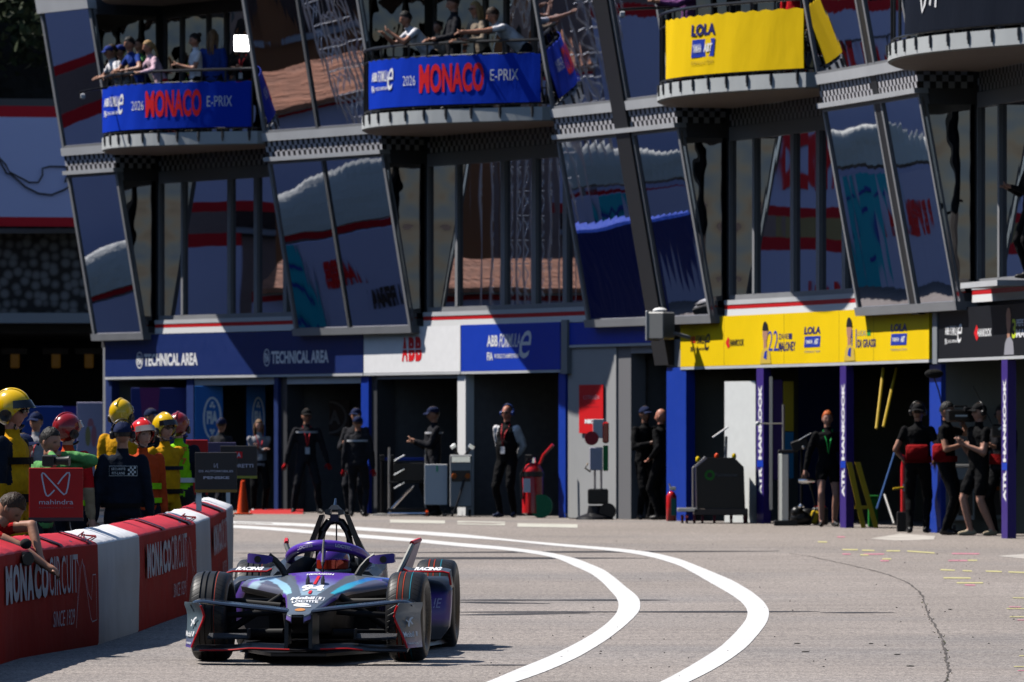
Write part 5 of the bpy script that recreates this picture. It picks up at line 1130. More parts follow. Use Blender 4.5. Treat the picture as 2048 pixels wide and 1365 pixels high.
q = MB(); q.lathe([(0, .0), (.005, .013)], 12, (0, 1.916, 1.0), 'Y', caps=True); q.build('hoop_cap', wht, rh)
for s in (-1, 1):
    q = MB(); q.hexa([(s*.235, 1.95, .60), (s*.29, 1.97, .60), (s*.29, 2.35, .58), (s*.25, 2.35, .58), (s*.075, 1.88, 1.045), (s*.115, 1.90, 1.04), (s*.10, 2.02, 1.02), (s*.08, 2.02, 1.03)]); q.build('hoop_strut', carb, rh)
q = MB(); q.hexa([(-.030, 1.90, .99), (.030, 1.90, .99), (.03, 2.0, .99), (-.03, 2.0, .99), (-.034, 1.89, 1.045), (.034, 1.89, 1.045), (.034, 2.0, 1.045), (-.034, 2.0, 1.045)])
for s in (-1, 1): q.hexa([(s*.03, 1.87, 1.035), (s*.072, 1.88, 1.045), (s*.072, 2.02, 1.045), (s*.03, 2.02, 1.035), (s*.03, 1.87, 1.085), (s*.072, 1.88, 1.08), (s*.06, 2.02, 1.07), (s*.03, 2.02, 1.09)])
q.hexa([(-.05, 1.88, 1.08), (.05, 1.88, 1.08), (.05, 2.0, 1.08), (-.05, 2.0, 1.08), (-.02, 1.90, 1.115), (.02, 1.90, 1.115), (.02, 1.98, 1.115), (-.02, 1.98, 1.115)])
tc_ = q.build('camera_mount', gryp, car); q = MB(); q.tube([(0, 1.94, 1.10), (.006, 1.94, 1.165)], [.012, .007], 8); q.build('antenna', mat('antenna_blue', (.08, .14, .25), .4), tc_)
# front wing
wing = bpy.data.objects.new('front_wing', None); COL.objects.link(wing); wing.parent = car; wing.empty_display_size = .1
for s in (-1, 1):
    fw = MB(); A = []
    for ax in np.linspace(.085, .80, 24):
        z0 = lerp(ax, [(.085, .372), (.2, .388), (.5, .418), (.72, .444), (.78, .436), (.80, .42)]); yl = lerp(ax, [(.085, -.86), (.3, -.86), (.7, -.80), (.8, -.72)]); ch = lerp(ax, [(.085, .20), (.4, .22), (.8, .30)])
        prof = [(0, .0), (.08, .012), (.3, .018), (.65, .020), (1, .024), (1, .020), (.6, .006), (.2, -.010), (.05, -.010)]
        A.append([Vector((s*ax, yl+ch*a, z0+b)) for a, b in prof])
    fw.rings(A); fw.build('upper_plane', mat('wing_navy', (.006, .008, .014), .22, coat=.25, spec=.3), wing, smooth=True, angle=50)
q = MB(); A = []
for x in np.linspace(-.77, .77, 31):
    ax = abs(x); z0 = lerp(ax, [(0, .105), (.35, .115), (.5, .10), (.77, .095)]); yl = lerp(ax, [(0, -.96), (.4, -.92), (.77, -.80)])
    A.append([Vector((x, yl, z0)), Vector((x, yl+.03, z0+.012)), Vector((x, yl+.30, z0+.035)), Vector((x, yl+.30, z0+.025)), Vector((x, yl+.03, z0-.01))])
q.rings(A); q.build('lower_plane', carb, wing)
q = MB()
for xa, xb in ((-.72, -.06), (.16, .46)):
    q.tube([Vector((x, lerp(abs(x), [(0, -.965), (.4, -.925), (.77, -.805)]), lerp(abs(x), [(0, .108), (.35, .118), (.5, .103), (.77, .098)]))) for x in np.linspace(xa, xb, 12)], .0065, 6)
q.build('red_edge', redl, wing)
def ecol(x, y, z): return mix(mix((.06, .10, .14), (.045, .06, .08), (z-.3)*6), PUR, (.21-z)*9) if abs(x) > .70 or True else DG
for s in (-1, 1):
    rows = []
    for z, xi, xo in [(.118, .775, .857), (.16, .760, .853), (.20, .742, .850), (.26, .715, .846), (.31, .692, .843), (.345, .682, .843), (.38, .690, .848), (.42, .706, .862), (.44, .72, .86)]:
        n = 7; rows.append([Vector((s*(xi+(xo-xi)*t), -.86+.34*t**1.3+.02*math.sin(z*9), z)) for t in np.linspace(0, 1, n)])
    q = MB(); q.solid(rows, [[p+Vector((-s*.004, .012, 0)) for p in r] for r in rows]); ep = q.build('endplate', paint, wing, smooth=True, colors=lambda x, y, z: mix((.10, .145, .18), PUR, (.18-z)*12), angle=60)
    q = MB(); q.tube([r[0]+Vector((0, -.006, 0)) for r in rows[:-1]], .0085, 6); q.build('red_edge', redl, ep)
    f = lambda t, z: Vector((s*(lerp(z, [(.118, .775), (.345, .682), (.44, .72)])+(lerp(z, [(.118, .857), (.44, .86)])-lerp(z, [(.118, .775), (.345, .682), (.44, .72)]))*t), -.875+.34*max(0, t)**1.3, z))
    q = MB(); g_ = (lambda a, z: f(a, z)) if s > 0 else (lambda a, z: f(1-a, z))
    put_text(q, 'Mobil', g_, (.12, .62, .195, .235), 0, .02); put_text(q, '1', g_, (.70, .78, .20, .235), 0, .02); put_text(q, 'HANKOOK', g_, (.22, .80, .142, .158), 0, .02)
    put_line(q, [(.45, .27), (.5, .30), (.58, .325), (.66, .335)], .012, g_, 0, 6); put_line(q, [(.54, .315), (.62, .285)], .010, g_, 0, 6); put_line(q, [(.5, .30), (.40, .318)], .008, g_, 0, 6); q.build('lettering', wl, ep)
    q = MB(); q.box((s*.53, -.62, .195), (.30, .14, .012), 0, Matrix.Rotation(R(12), 3, 'X')); q.box((s*.385, -.64, .215), (.008, .18, .07)); q.build('wing_flap', mat('mesh_grey', (.05, .05, .055), .5, metal=.2, bump=.02, bscale=120), wing)
    q = MB(); q.hexa([(s*.075, -.93, .10), (s*.10, -.93, .10), (s*.11, -.5, .10), (s*.09, -.5, .10), (s*.07, -.90, .36), (s*.10, -.90, .36), (s*.115, -.55, .40), (s*.09, -.55, .40)]); q.build('pylon', carb, wing)
# suspension
for s in (-1, 1):
    for name, a, b, r_ in [('wishbone', (.20, -.18, .40), (.60, .0, .43), .013), ('wishbone', (.20, .28, .42), (.60, .02, .43), .013), ('wishbone', (.18, -.2, .21), (.60, .0, .20), .014), ('wishbone', (.20, .35, .20), (.60, .02, .20), .014), ('track_rod', (.20, -.12, .36), (.60, -.1, .33), .011), ('pushrod', (.21, .05, .47), (.58, .0, .23), .013), ('wishbone', (.22, 2.75, .42), (.60, 2.97, .42), .014), ('wishbone', (.22, 3.2, .22), (.60, 2.97, .22), .014)]:
        q = MB(); q.tube([(s*a[0], a[1], a[2]), (s*b[0], b[1], b[2])], r_, 8, flat=2.0); q.build(name, carb_m, car, smooth=True)
# wheels
def tyre_material():
    m = mat('tyre_rubber', (.010, .010, .011), .46, spec=.32); n = m.node_tree.nodes; l = m.node_tree.links; b = n['Principled BSDF']
    tc = n.new('ShaderNodeTexCoord'); sx = n.new('ShaderNodeSeparateXYZ'); l.new(tc.outputs['Object'], sx.inputs[0])
    at2 = n.new('ShaderNodeMath'); at2.operation = 'ARCTAN2'; l.new(sx.outputs[1], at2.inputs[0]); l.new(sx.outputs[2], at2.inputs[1])
    ab = n.new('ShaderNodeMath'); ab.operation = 'ABSOLUTE'; l.new(sx.outputs[0], ab.inputs[0])
    m1 = n.new('ShaderNodeMath'); m1.operation = 'MULTIPLY_ADD'; l.new(ab.outputs[0], m1.inputs[0]); m1.inputs[1].default_value = 1.6; l.new(at2.outputs[0], m1.inputs[2])
    m2 = n.new('ShaderNodeMath'); m2.operation = 'MULTIPLY'; l.new(m1.outputs[0], m2.inputs[0]); m2.inputs[1].default_value = 46
    sn = n.new('ShaderNodeMath'); sn.operation = 'SINE'; l.new(m2.outputs[0], sn.inputs[0])
    gt = n.new('ShaderNodeMapRange'); l.new(sn.outputs[0], gt.inputs[0]); gt.inputs[1].default_value = .72; gt.inputs[2].default_value = .92; gt.inputs[3].default_value = 1; gt.inputs[4].default_value = 0
    g2 = n.new('ShaderNodeMath'); g2.operation = 'GREATER_THAN'; l.new(ab.outputs[0], g2.inputs[0]); g2.inputs[1].default_value = .058
    g3 = n.new('ShaderNodeMath'); g3.operation = 'LESS_THAN'; l.new(ab.outputs[0], g3.inputs[0]); g3.inputs[1].default_value = .125
    mm = n.new('ShaderNodeMath'); mm.operation = 'MULTIPLY'; l.new(g2.outputs[0], mm.inputs[0]); l.new(g3.outputs[0], mm.inputs[1])
    mx = n.new('ShaderNodeMix'); mx.inputs[2].default_value = 1; l.new(mm.outputs[0], mx.inputs[0]); l.new(gt.outputs[0], mx.inputs[3])
    k = n.new('ShaderNodeBump'); k.inputs['Distance'].default_value = .004; l.new(mx.outputs[0], k.inputs['Height']); l.new(k.outputs[0], b.inputs['Normal']); return m
M_TYRE = tyre_material(); ST_R = mat('tyre_stripe_red', (.40, .045, .02), .5); ST_T = mat('tyre_stripe_teal', (.02, .18, .24), .5); M_RIM = mat('rim_black', (.02, .02, .022), .3, metal=.5)
def wheel(x, y, W, Rd, s, yaw=0):
    wh = bpy.data.objects.new('wheel', None); COL.objects.link(wh); wh.parent = car; wh.location = (x, y, Rd); wh.rotation_euler = (0, 0, R(yaw)); wh.empty_display_size = .1
    h = W/2; prof = [(-h+.03, Rd*.62), (-h+.004, Rd*.72), (-h, Rd*.82), (-h+.008, Rd*.90), (-h+.022, Rd*.955), (-h+.042, Rd*.982)]
    gr = [-.052, -.012, .040]; cur = -h+.042; mi = [0]*5
    pts = list(prof)
    for g_ in gr:
        pts += [(g_-.007, Rd*(1-.006*abs(g_)/h)), (g_-.005, Rd-.012), (g_+.005, Rd-.012), (g_+.007, Rd*(1-.006*abs(g_)/h))]
    pts += [(h-.042, Rd*.982), (h-.022, Rd*.955), (h-.008, Rd*.90), (h, Rd*.82), (h-.004, Rd*.72), (h-.03, Rd*.62)]
    q = MB(); q.lathe(pts, 72); ty = q.build('tyre', M_TYRE, wh, smooth=True, angle=35)
    for i, g_ in enumerate(gr):
        gg = g_*s; q = MB(); q.lathe([(gg-.0055, Rd-.006), (gg-.0025, Rd-.001), (gg+.0025, Rd-.001), (gg+.0055, Rd-.006)], 72); q.build('tread_stripe', ST_T if i == 2 else ST_R, ty)
    q = MB(); xo = s*(h-.03)
    q.lathe([(xo, Rd*.63), (xo-s*.012, Rd*.60), (xo-s*.05, Rd*.56), (xo-s*.05, .03), (xo-s*.02, .02)], 40, caps=True)
    for k in range(10):
        a = 2*math.pi*k/10; q.tube([(xo-s*.03, .03*math.cos(a), .03*math.sin(a)), (xo-s*.012, Rd*.60*math.cos(a), Rd*.60*math.sin(a))], .014, 6)
    q.lathe([(xo-s*.2, Rd*.60), (-xo, Rd*.62), (-xo+s*.04, .05)], 40); q.build('rim', M_RIM, wh, smooth=True, angle=40)
    q = MB()
    for a0 in (.6, 3.7):
        f = lambda u, r_: Vector((s*(h+.0015), r_*math.sin(u)*(s), r_*math.cos(u))); put_text(q, 'HANKOOK', f, (a0, a0+.9, Rd*.75, Rd*.83), 0, .02)
    q.build('lettering', mat('tyre_print', (.35, .33, .28), .6), ty)
wheel(-.715, 0, .275, .325, -1, -2); wheel(.715, 0, .275, .325, 1, -2); wheel(-.695, 2.97, .31, .345, -1); wheel(.695, 2.97, .31, .345, 1)
# driver in the cockpit
dm = CARP+Matrix.Rotation(R(-3.8), 3, 'Z') @ Vector((.03, 1.45, 0))
drv = empty('person', dm, 'race driver in purple helmet with red visor seated in the cockpit', 'person', rz=R(-3.8))
q = MB(); q.rings([[Vector((rx*math.cos(a), .10+ry*math.sin(a), z)) for a in np.linspace(0, 2*math.pi, 19)[:-1]] for rx, ry, z in [(.16, .12, .22), (.19, .13, .40), (.20, .12, .50), (.14, .09, .55), (.065, .065, .57), (.06, .06, .64)]])
hv, hf_, hc_ = head_shape(1.0, 'tan'); q.add([v+Vector((0, .03, .685)) for v in hv], hf_)
for s in (-1, 1): q.tube([(s*.18, .08, .48), (s*.22, -.05, .34), (s*.12, -.28, .42)], [.055, .048, .035], 10)
q.build('body', C_BLK, drv, smooth=True)
q = MB(); q.ell((0, .03, .695), (.128, .155, .132), 28, 18); he = q.build('helmet', mat('driver_helmet', (.055, .018, .22), .12, coat=.8), drv, smooth=True)
q = MB(); A = [[Vector((.129*math.sin(a)*1.005, .03-.159*math.cos(a), z)) for a in np.linspace(-1.15, 1.15, 17)] for z in (.645, .665, .69, .71)]
q.solid(A, [[p*.96+Vector((0, 0, .02)) for p in r] for r in A]); q.build('visor', mat('visor_red', (.40, .03, .012), .12, coat=.6, metal=.4), he, smooth=True, angle=60)
q = MB(); q.lathe([(-.01, .134), (.012, .134)], 28, (0, .03, .632), 'Z'); q.build('helmet_band', mat('helmet_ice', (.25, .36, .44), .3), he)
# grit: white flecks are left to the road
# ---------------------------------------------------------------- pit wall of covered blocks
WP = [(-420, 34.0), (-150, 46.0), (0, 50.2), (40, 51.4), (195, 54.1), (275, 57.0), (387, 62.3), (420, 65.4), (455, 70.0), (471, 73.6)]
_wx = np.array([a for a, _ in WP]); _wy = np.array([b for _, b in WP])
def wpt(x): Y = float(np.interp(x, _wx, _wy)); return Vector(((x-1024)*Y/F, Y, 0))
def wn(x): t = (wpt(x+8)-wpt(x-8)).normalized(); return Vector((t.y, -t.x, 0))      # towards the lane
wred = mat('cover_red_shade', (.32, .022, .014), .8, spec=.06, var=.16, vscale=2.2, bump=.03, bscale=1.6); wtop = mat('cover_red_lit_top', (.50, .022, .035), .6, var=.1, vscale=3, bump=.02, bscale=5); wwht = mat('cover_white_shade', (.54, .46, .42), .75, spec=.08, var=.10, vscale=1.5, bump=.03, bscale=1.6); wwt = mat('cover_white_lit_top', (.70, .70, .72), .6, var=.06, bump=.02, bscale=5)  # fronts coloured darker for shade, tops brighter as if sunlit
wall = empty('pit_wall', wpt(195)+Vector((0, 0, gz(54))), 'curved red and white covered pit wall beside the race car', 'barrier')
_iw = wall.location
def wchild(q, name, m, smooth=True, angle=45): q.v = [(x-_iw.x, y-_iw.y, z-_iw.z) for x, y, z in q.v]; return q.build(name, m, wall, smooth=smooth, angle=angle)
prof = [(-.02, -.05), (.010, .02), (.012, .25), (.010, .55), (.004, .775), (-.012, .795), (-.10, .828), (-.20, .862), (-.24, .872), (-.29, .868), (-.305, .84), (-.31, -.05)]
for x0, x1, c in [(-420, -60, 0), (-60, -22, 1), (-22, 195, 0), (195, 275, 1), (275, 391, 0), (391, 421, 1), (421, 454, 0), (454, 464, 1)]:
    n = max(6, int((x1-x0)/9)); rs = []
    for i in range(n+1):
        t = i/n; x = x0+(x1-x0)*t; p = wpt(x); nn = wn(x); g_ = gz(p.y); e = .007*math.sin(x*.37)+.004*math.sin(x*1.7)
        puff = 0
        rs.append([p+nn*(d+puff*(1 if h > .05 else 0)+e*(.3 < h < .8))+Vector((0, 0, g_+h+(puff*.6 if h > .7 else 0)+e*.6*(h > .78))) for d, h in prof])
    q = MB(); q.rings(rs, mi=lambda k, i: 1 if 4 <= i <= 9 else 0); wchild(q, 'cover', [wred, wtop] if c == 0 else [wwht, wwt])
def wf2(off=.02):
    def f(x, z):
        p = wpt(x); d = float(np.interp(z, [0, .02, .25, .55, .775, .795, .828, .868], [.01, .01, .012, .010, .004, -.012, -.10, -.24])); return p+wn(x)*(d+off+.010*math.sin(x*.37)*0)+Vector((0, 0, gz(p.y)+z))
    return f
pale = mat('faded_print', (.40, .36, .38), .7, var=.15, vscale=6)
f = wf2(.02)
def wall_art(xa, xb):
    q = MB(); w_ = xb-xa; X = lambda t: xa+w_*t
    for i, ch in enumerate('MONACO'): put_text(q, ch, f, (X(.0+.0715*i), X(.066+.0715*i), .42, .70), 0, .055)
    for i, (ch, a, b) in enumerate((('C', .435, .475), ('I', .487, .497), ('R', .508, .548), ('C', .558, .598), ('U', .61, .65), ('I', .66, .668), ('T', .675, .72))): put_text(q, ch, f, (X(a), X(b), .43, .72), 0, .0)
    put_text(q, 'SINCE 1929', f, (X(.47), X(.685), .19, .31), 0, -.005, .15)
    ar = w_/4.4
    put_line(q, [(X(a), z) for a, z in [(.70, .16), (.715, .40), (.735, .62), (.755, .82), (.785, .62), (.82, .42), (.85, .36), (.86, .46), (.865, .55), (.895, .55), (.90, .45), (.90, .38), (.905, .20), (.86, .19), (.845, .22), (.825, .32), (.80, .48), (.765, .68), (.745, .60), (.725, .42), (.71, .30), (.70, .16)]], .009, f, 0, ar)
    wchild(q, 'lettering', pale, smooth=False)
wall_art(4, 205); wall_art(288, 399); wall_art(422, 458)
# dark tie straps over the top
for x in (118, 176, 322, 375, 440):
    q = MB(); ring = []
    for dx in (0, 5.5):
        p = wpt(x+dx); nn = wn(x); ring.append([p+nn*(d+.012)+Vector((0, 0, gz(p.y)+h+.012)) for d, h in [(.004, .775), (-.012, .795), (-.10, .828), (-.20, .862), (-.24, .872), (-.29, .868)]])
    q.grid([list(r) for r in zip(*ring)]); wchild(q, 'strap', mat('strap_navy', (.02, .012, .03), .7), smooth=False)
for x in (182, 384):
    q = MB(); p = wpt(x); nn = wn(x); z = gz(p.y)
    for k in range(5): q.tube([p+nn*(-.02-.02*k)+Vector((0, 0, z+.80+.012*k)), p+nn*(.02-.03*k)+Vector((.03*math.sin(k*2), .25+.1*math.cos(k), z+.835+.01*k)), p+nn*(-.10)+Vector((0, .4, z+.85))], .005, 5)
    wchild(q, 'lacing', mat('lacing_red', (.25, .01, .015), .7), smooth=False)
# ---------------------------------------------------------------- team boards on posts
def team_board(x0, x1, y0, y1, Y, m, label, deco, mats, foot=None, px=None, edge=None):
    o = upright('team_board', x0, x1, y0, y1, Y, m, label, 'sign', .02, deco, mats); o['group'] = 'team boards behind the pit wall'; z0 = at(0, y1, Y).z
    if px:
        a, b = at(px[0], 0, Y).x, at(px[1], 0, Y).x; q = MB(); q.box(((a+b)/2-o.location.x, .03, (gz(Y)+z0)/2-o.location.z+.1), (b-a, .03, z0-gz(Y)+.2)); q.build('post', wht, o)
    if edge:
        q = MB(); w_ = at(x1, 0, Y).x-at(x0, 0, Y).x; q.box((0, -.004, z0-o.location.z+.012), (w_+.004, .026, .028)); q.build('bottom_strip', edge, o)
    return o
def d_red(q, f):
    sm = [(.335, .30), (.30, .36), (.235, .60), (.225, .76), (.245, .82), (.275, .82), (.33, .76), (.45, .60), (.54, .50), (.60, .42), (.65, .40), (.69, .44), (.74, .66), (.755, .80), (.735, .84), (.70, .82), (.62, .70), (.535, .58)]
    sm2 = [(.335, .30), (.35, .37), (.38, .40), (.47, .50)]
    g = lambda x, y: f(x, y)
    put_line(q, [(a, b+.08) for a, b in [(.475, .50), (.40, .42), (.355, .385), (.325, .40), (.30, .46), (.25, .70), (.238, .79), (.255, .825), (.285, .81), (.40, .68), (.60, .46), (.65, .415), (.69, .44), (.72, .55), (.755, .78), (.745, .83), (.71, .825), (.62, .73), (.535, .61)]], .028, g, 0)
    put_text(q, 'mahindra', f, (.19, .82, .31, .40), 0, .0); put_text(q, 'FORMULA E TEAM', f, (.19, .82, .235, .26), 1, .0)
bred = mat('board_red', (.42, .010, .012), .5, var=.04); bdk = mat('board_dark', (.030, .028, .030), .5); bsl = mat('board_slate', (.06, .05, .11), .5); bstrip = mat('strip_dark', (.035, .02, .03), .5); gold = mat('strip_gold', (.30, .16, .035), .5); olive = mat('strip_lime', (.36, .33, .05), .5)
lil = mat('board_lilac_print', (.55, .50, .58), .5); dim = mat('board_dim_print', (.28, .10, .12), .5); dim2 = mat('board_grey_print', (.20, .20, .20), .5)
team_board(58, 166, 936, 1042, 55.5, bred, 'red team board with a pale ribbon logo above the pit wall', d_red, [lil, dim], px=(61, 73), edge=bstrip)
def d_ds(q, f):
    put_line(q, [(.46, .72), (.455, .62), (.50, .67), (.54, .72), (.53, .64), (.55, .60)], .016, f, 0); put_line(q, [(.47, .62), (.53, .72)], .014, f, 0)
    put_text(q, 'DS AUTOMOBILES', f, (.09, .91, .50, .555), 0, .02); put_text(q, 'FORMULA E TEAM', f, (.32, .69, .445, .465), 1); put_text(q, 'PENSKE', f, (.20, .82, .33, .40), 0, .04)
team_board(390, 474, 905, 985, 66, bdk, 'near black team board with pale lettering and a gold bottom strip', d_ds, [lil, dim2], px=(392, 403), edge=gold)
def d_an(q, f):
    put_text(q, 'ANDRETTI', f, (.10, .90, .33, .44), 0, .03); put_poly(q, [(.40, .62), (.60, .62), (.60, .82), (.40, .82)], f, 2); put_text(q, 'A', lambda x, y: f(x, y, .006), (.45, .56, .65, .79), 0, .04)
team_board(441, 514, 892, 957, 75.5, bdk, 'black team board with lime bottom strip and red square behind the gold one', d_an, [lil, dim2, ink_r], px=(452, 460), edge=olive)
team_board(372, 416, 880, 990, 75, bred, 'plain red board partly hidden behind the near black team board', lambda q, f: put_text(q, 'TEAM', f, (.2, .8, .45, .55), 0), [dim])
team_board(410, 472, 885, 960, 78, bsl, 'dark purple board between the red and black team boards', lambda q, f: put_text(q, 'CUPRA KIRO', f, (.1, .9, .60, .75), 0, .03), [mat('purple_print', (.2, .17, .3), .5)])
# guard rail behind the marshals
gr = empty('guard_rail', at(200, 1050, 76), 'pale grey triple guard rail behind the marshals', 'guard rail'); _g = gr.location
for zc in (.60, .36, .12):
    q = MB(); A = []
    for x in np.linspace(60, 400, 20):
        p = at(x, 1000, 78+(x-60)*.01); A.append([Vector((p.x, p.y-d, gz(77)+zc+h))-_g for d, h in [(.0, -.13), (.05, -.10), (.05, -.05), (.0, -.02), (.0, .02), (.05, .05), (.05, .10), (.0, .13)]])
    q.grid(A); q.build('rail', mat('rail_zinc', (.45, .46, .47), .4, metal=.3), gr)
for x in (70, 150, 230, 310, 390):
    q = MB(); p = at(x, 1000, 78+(x-60)*.01)-_g; q.box((p.x, p.y+.06, gz(77)+.35-_g.z), (.10, .10, .8)); q.build('post', lgrey, gr)
# camera held by the bending man and by the photographer
def camera_prop(loc, rz, label, s=1.0, hood=True):
    o = empty('video_camera' if hood else 'camera', loc, label, 'camera', rz=rz); q = MB(); q.box((0, 0, 0), (.13*s, .10*s, .10*s), bev=.012); q.build('camera_body', blk, o)
    q = MB(); q.lathe([(-.05*s, .032*s), (-.13*s, .036*s), (-.17*s, .045*s)], 16, (0, 0, 0), 'Y', caps=True); q.build('lens', blk, o, smooth=True, angle=40); return o
c_ = camera_prop(at(44, 1118, 51.45), R(20), 'small black camera rig held over the pit wall by the bending man', 1.0)
q = MB(); q.box((-.04, -.055, .01), (.05, .004, .03)); q.build('screen', [mat('screen_green', (.02, .16, .05), .3)], c_); q = MB(); q.box((.02, -.055, .01), (.04, .004, .03)); q.build('light', mat('lens_red', (.3, .01, .01), .3), c_)
q = MB(); q.ell((.03, .0, .11), (.045, .045, .04), 12, 8); q.build('microphone', mat('foam_black', (.012, .012, .013), .9), c_, smooth=True)
c2 = camera_prop(at(99, 922, 57.9), R(80), 'black camera raised to the eye by the man with black hair', 1.0, False)
# ---------------------------------------------------------------- cone, ramp
cn = empty('traffic_cone', Vector(((486-1024)*116.5/F, 116.5, 0)), 'orange traffic cone standing past the end of the pit wall', 'cone'); OR = mat('cone_orange', (.85, .075, .012), .5)
q = MB(); q.box((0, 0, .015), (.30, .30, .03), bev=.02); q.build('base', OR, cn); q = MB(); q.lathe([(.03, .105), (.05, .10), (.50, .04), (.56, .034), (.57, .02)], 24, axis='Z', caps=True); q.build('cone_body', OR, cn, smooth=True, angle=40)
q = MB(); q.hexa([at(500, 1030, 117.5), at(606, 1029, 117.5), at(606, 1027, 119.5), at(505, 1027, 119.5)]+[p+Vector((0, 0, .06)) for p in (at(500, 1029, 118), at(606, 1028, 118), at(606, 1026, 119.4), at(505, 1026, 119.4))])
tag(q.build('kerb_ramp', mat('ramp_red', (.45, .03, .03), .6), loc=at(500, 1028, 118)), 'low red kerb ramp lying before the far left garages', 'ramp')
# ---------------------------------------------------------------- garage contents
def thing(name, x, Y, label, cat, group=None, rz=0, z=None): return empty(name, stand(x, Y, z), label, cat, group, R(rz))
def bx(o, name, c, s, m, bev=.01, rot=None): q = MB(); q.box(c, s, 0, rot, bev); return q.build(name, m, o)
def tb(o, name, pts, r, m, n=8): q = MB(); q.tube(pts, r, n); return q.build(name, m, o, smooth=True)
def caster(o, x, y, m=None, r=.05):
    q = MB(); q.lathe([(-.018, r*.5), (-.018, r), (.018, r), (.018, r*.5)], 14, (x, y, r), 'X', caps=True); q.box((x, y, r*1.7), (.045, .03, r*1.2)); return q.build('caster', m or blk, o)
chrome = mat('chrome', (.75, .76, .78), .15, metal=1.0); steel = mat('brushed_steel', (.42, .41, .39), .35, metal=.6); case = mat('case_black', (.012, .012, .013), .35, bump=.004, bscale=30)
# belt stanchions
for i, x in enumerate((764, 783)):
    o = thing('belt_stanchion', x, 115.2, ('black belt stanchion with round base left of the equipment rack' if i == 0 else 'black belt stanchion standing nearest the equipment rack'), 'stanchion', 'stanchions by the white sign garage')
    q = MB(); q.lathe([(0, .17), (.02, .17), (.04, .03)], 20, axis='Z', caps=True); q.build('base', steel, o); tb(o, 'post', [(0, 0, .03), (0, 0, .95)], .028, blk); bx(o, 'belt_head', (0, 0, .95), (.08, .08, .10), blk)
    bx(o, 'belt', (.12 if i == 0 else .28, .02, .93), (.22 if i == 0 else .56, .006, .05), blue_post)
# equipment rack
o = thing('equipment_rack', 815, 114.6, 'black equipment rack with slanted chrome arms before the garage with white pillar', 'rack')
for s in (-.30, .30): tb(o, 'upright', [(s, 0, .1), (s, 0, 1.12)], .02, steel)
for i, z in enumerate((.5, .72, .95)): bx(o, 'arm', (-.13, -.1, z), (.20, .30, .02), chrome, .004, Matrix.Rotation(R(-30), 3, 'Y'))
bx(o, 'shelf', (0, .05, .55), (.6, .4, .03), blk); bx(o, 'tool_box', (.02, .05, .72), (.5, .34, .30), case); bx(o, 'base_frame', (0, 0, .10), (.66, .5, .05), blk); tb(o, 'brace', [(-.30, -.22, .06), (.10, -.22, .50)], .022, chrome); tb(o, 'skid', [(-.32, -.24, .04), (.35, -.24, .04)], .025, chrome)
for s in (-.28, .28): caster(o, s, .0)
# white panel cart and grey charging unit
o = thing('trolley', 872, 113.8, 'white fronted trolley with green mark at the foot of the white pillar', 'trolley')
bx(o, 'front_panel', (0, -.2, .52), (.37, .03, .66), wht); bx(o, 'cabinet', (.02, .05, .5), (.32, .42, .62), grey); bx(o, 'green_mark', (.02, -.222, .78), (.03, .006, .10), mat('mint', (.1, .55, .3), .5), 0)
for s in (-.15, .15): caster(o, s, -.1, OR if s < 0 else None); caster(o, s, .2)
o = thing('charging_unit', 922, 113.4, 'grey charging unit with two orange sockets beside the white pillar', 'charger')
bx(o, 'cabinet', (0, 0, .58), (.36, .4, .85), gw, .02); bx(o, 'control_panel', (0, -.205, .93), (.30, .02, .10), chrome); bx(o, 'recess', (0, -.203, .66), (.30, .014, .18), blk, 0)
for s in (-.11, .11): q = MB(); q.lathe([(0, .045), (-.03, .04), (-.03, 0.01)], 14, (s, -.21, .66), 'Y', caps=True); q.build('socket', mat('socket_orange', (.45, .10, .01), .5), o)
tb(o, 'cable', [(.05, -.22, .6), (-.02, -.3, .35), (-.12, -.35, .05), (-.3, -.3, .03)], .018, blk)
for s in (-.12, .17): tb(o, 'lamp_arm', [(s*.4, 0, 1.0), (s, -.05, 1.12)], .02, blk); bx(o, 'lamp_head', (s, -.08, 1.14), (.10, .05, .07), chrome, .01, Matrix.Rotation(R(35 if s > 0 else -35), 3, 'Y'))
for s in (-.14, .14): caster(o, s, 0)
# big wheeled extinguisher
o = thing('fire_extinguisher', 1066, 111.6, 'large red wheeled fire extinguisher with a green wheel beside the bald man', 'extinguisher', rz=-14)
RG = mat('extinguisher_red', (.60, .012, .015), .25, coat=.5); q = MB(); q.lathe([(.04, .10), (.08, .175), (.75, .165), (.84, .12), (.88, .05)], 24, axis='Z', caps=True); q.build('cylinder', RG, o, smooth=True, angle=40)
q = MB(); q.lathe([(.66, .180), (.74, .178)], 24, axis='Z'); q.build('strap', blk, o); q = MB(); q.lathe([(.88, .04), (.96, .04), (.98, .02)], 12, axis='Z', caps=True); q.build('valve', chrome, o); bx(o, 'hose_head', (-.05, -.05, .97), (.12, .10, .08), blk)
tb(o, 'handle', [(.10, .05, .86), (.16, .05, 1.0), (.32, .04, 1.17)], .028, RG); tb(o, 'hose', [(-.06, -.1, .95), (-.17, -.12, .7), (-.15, -.12, .3)], .02, blk)
q = MB(); q.lathe([(-.03, .05), (-.03, .19), (.03, .19), (.03, .05)], 24, (.16, -.12, .19), 'Y', caps=True); q.build('wheel', mat('wheel_green', (.01, .16, .07), .5), o, smooth=True, angle=40); bx(o, 'label_plate', (-.06, -.172, .52), (.12, .006, .22), ink_w, 0)
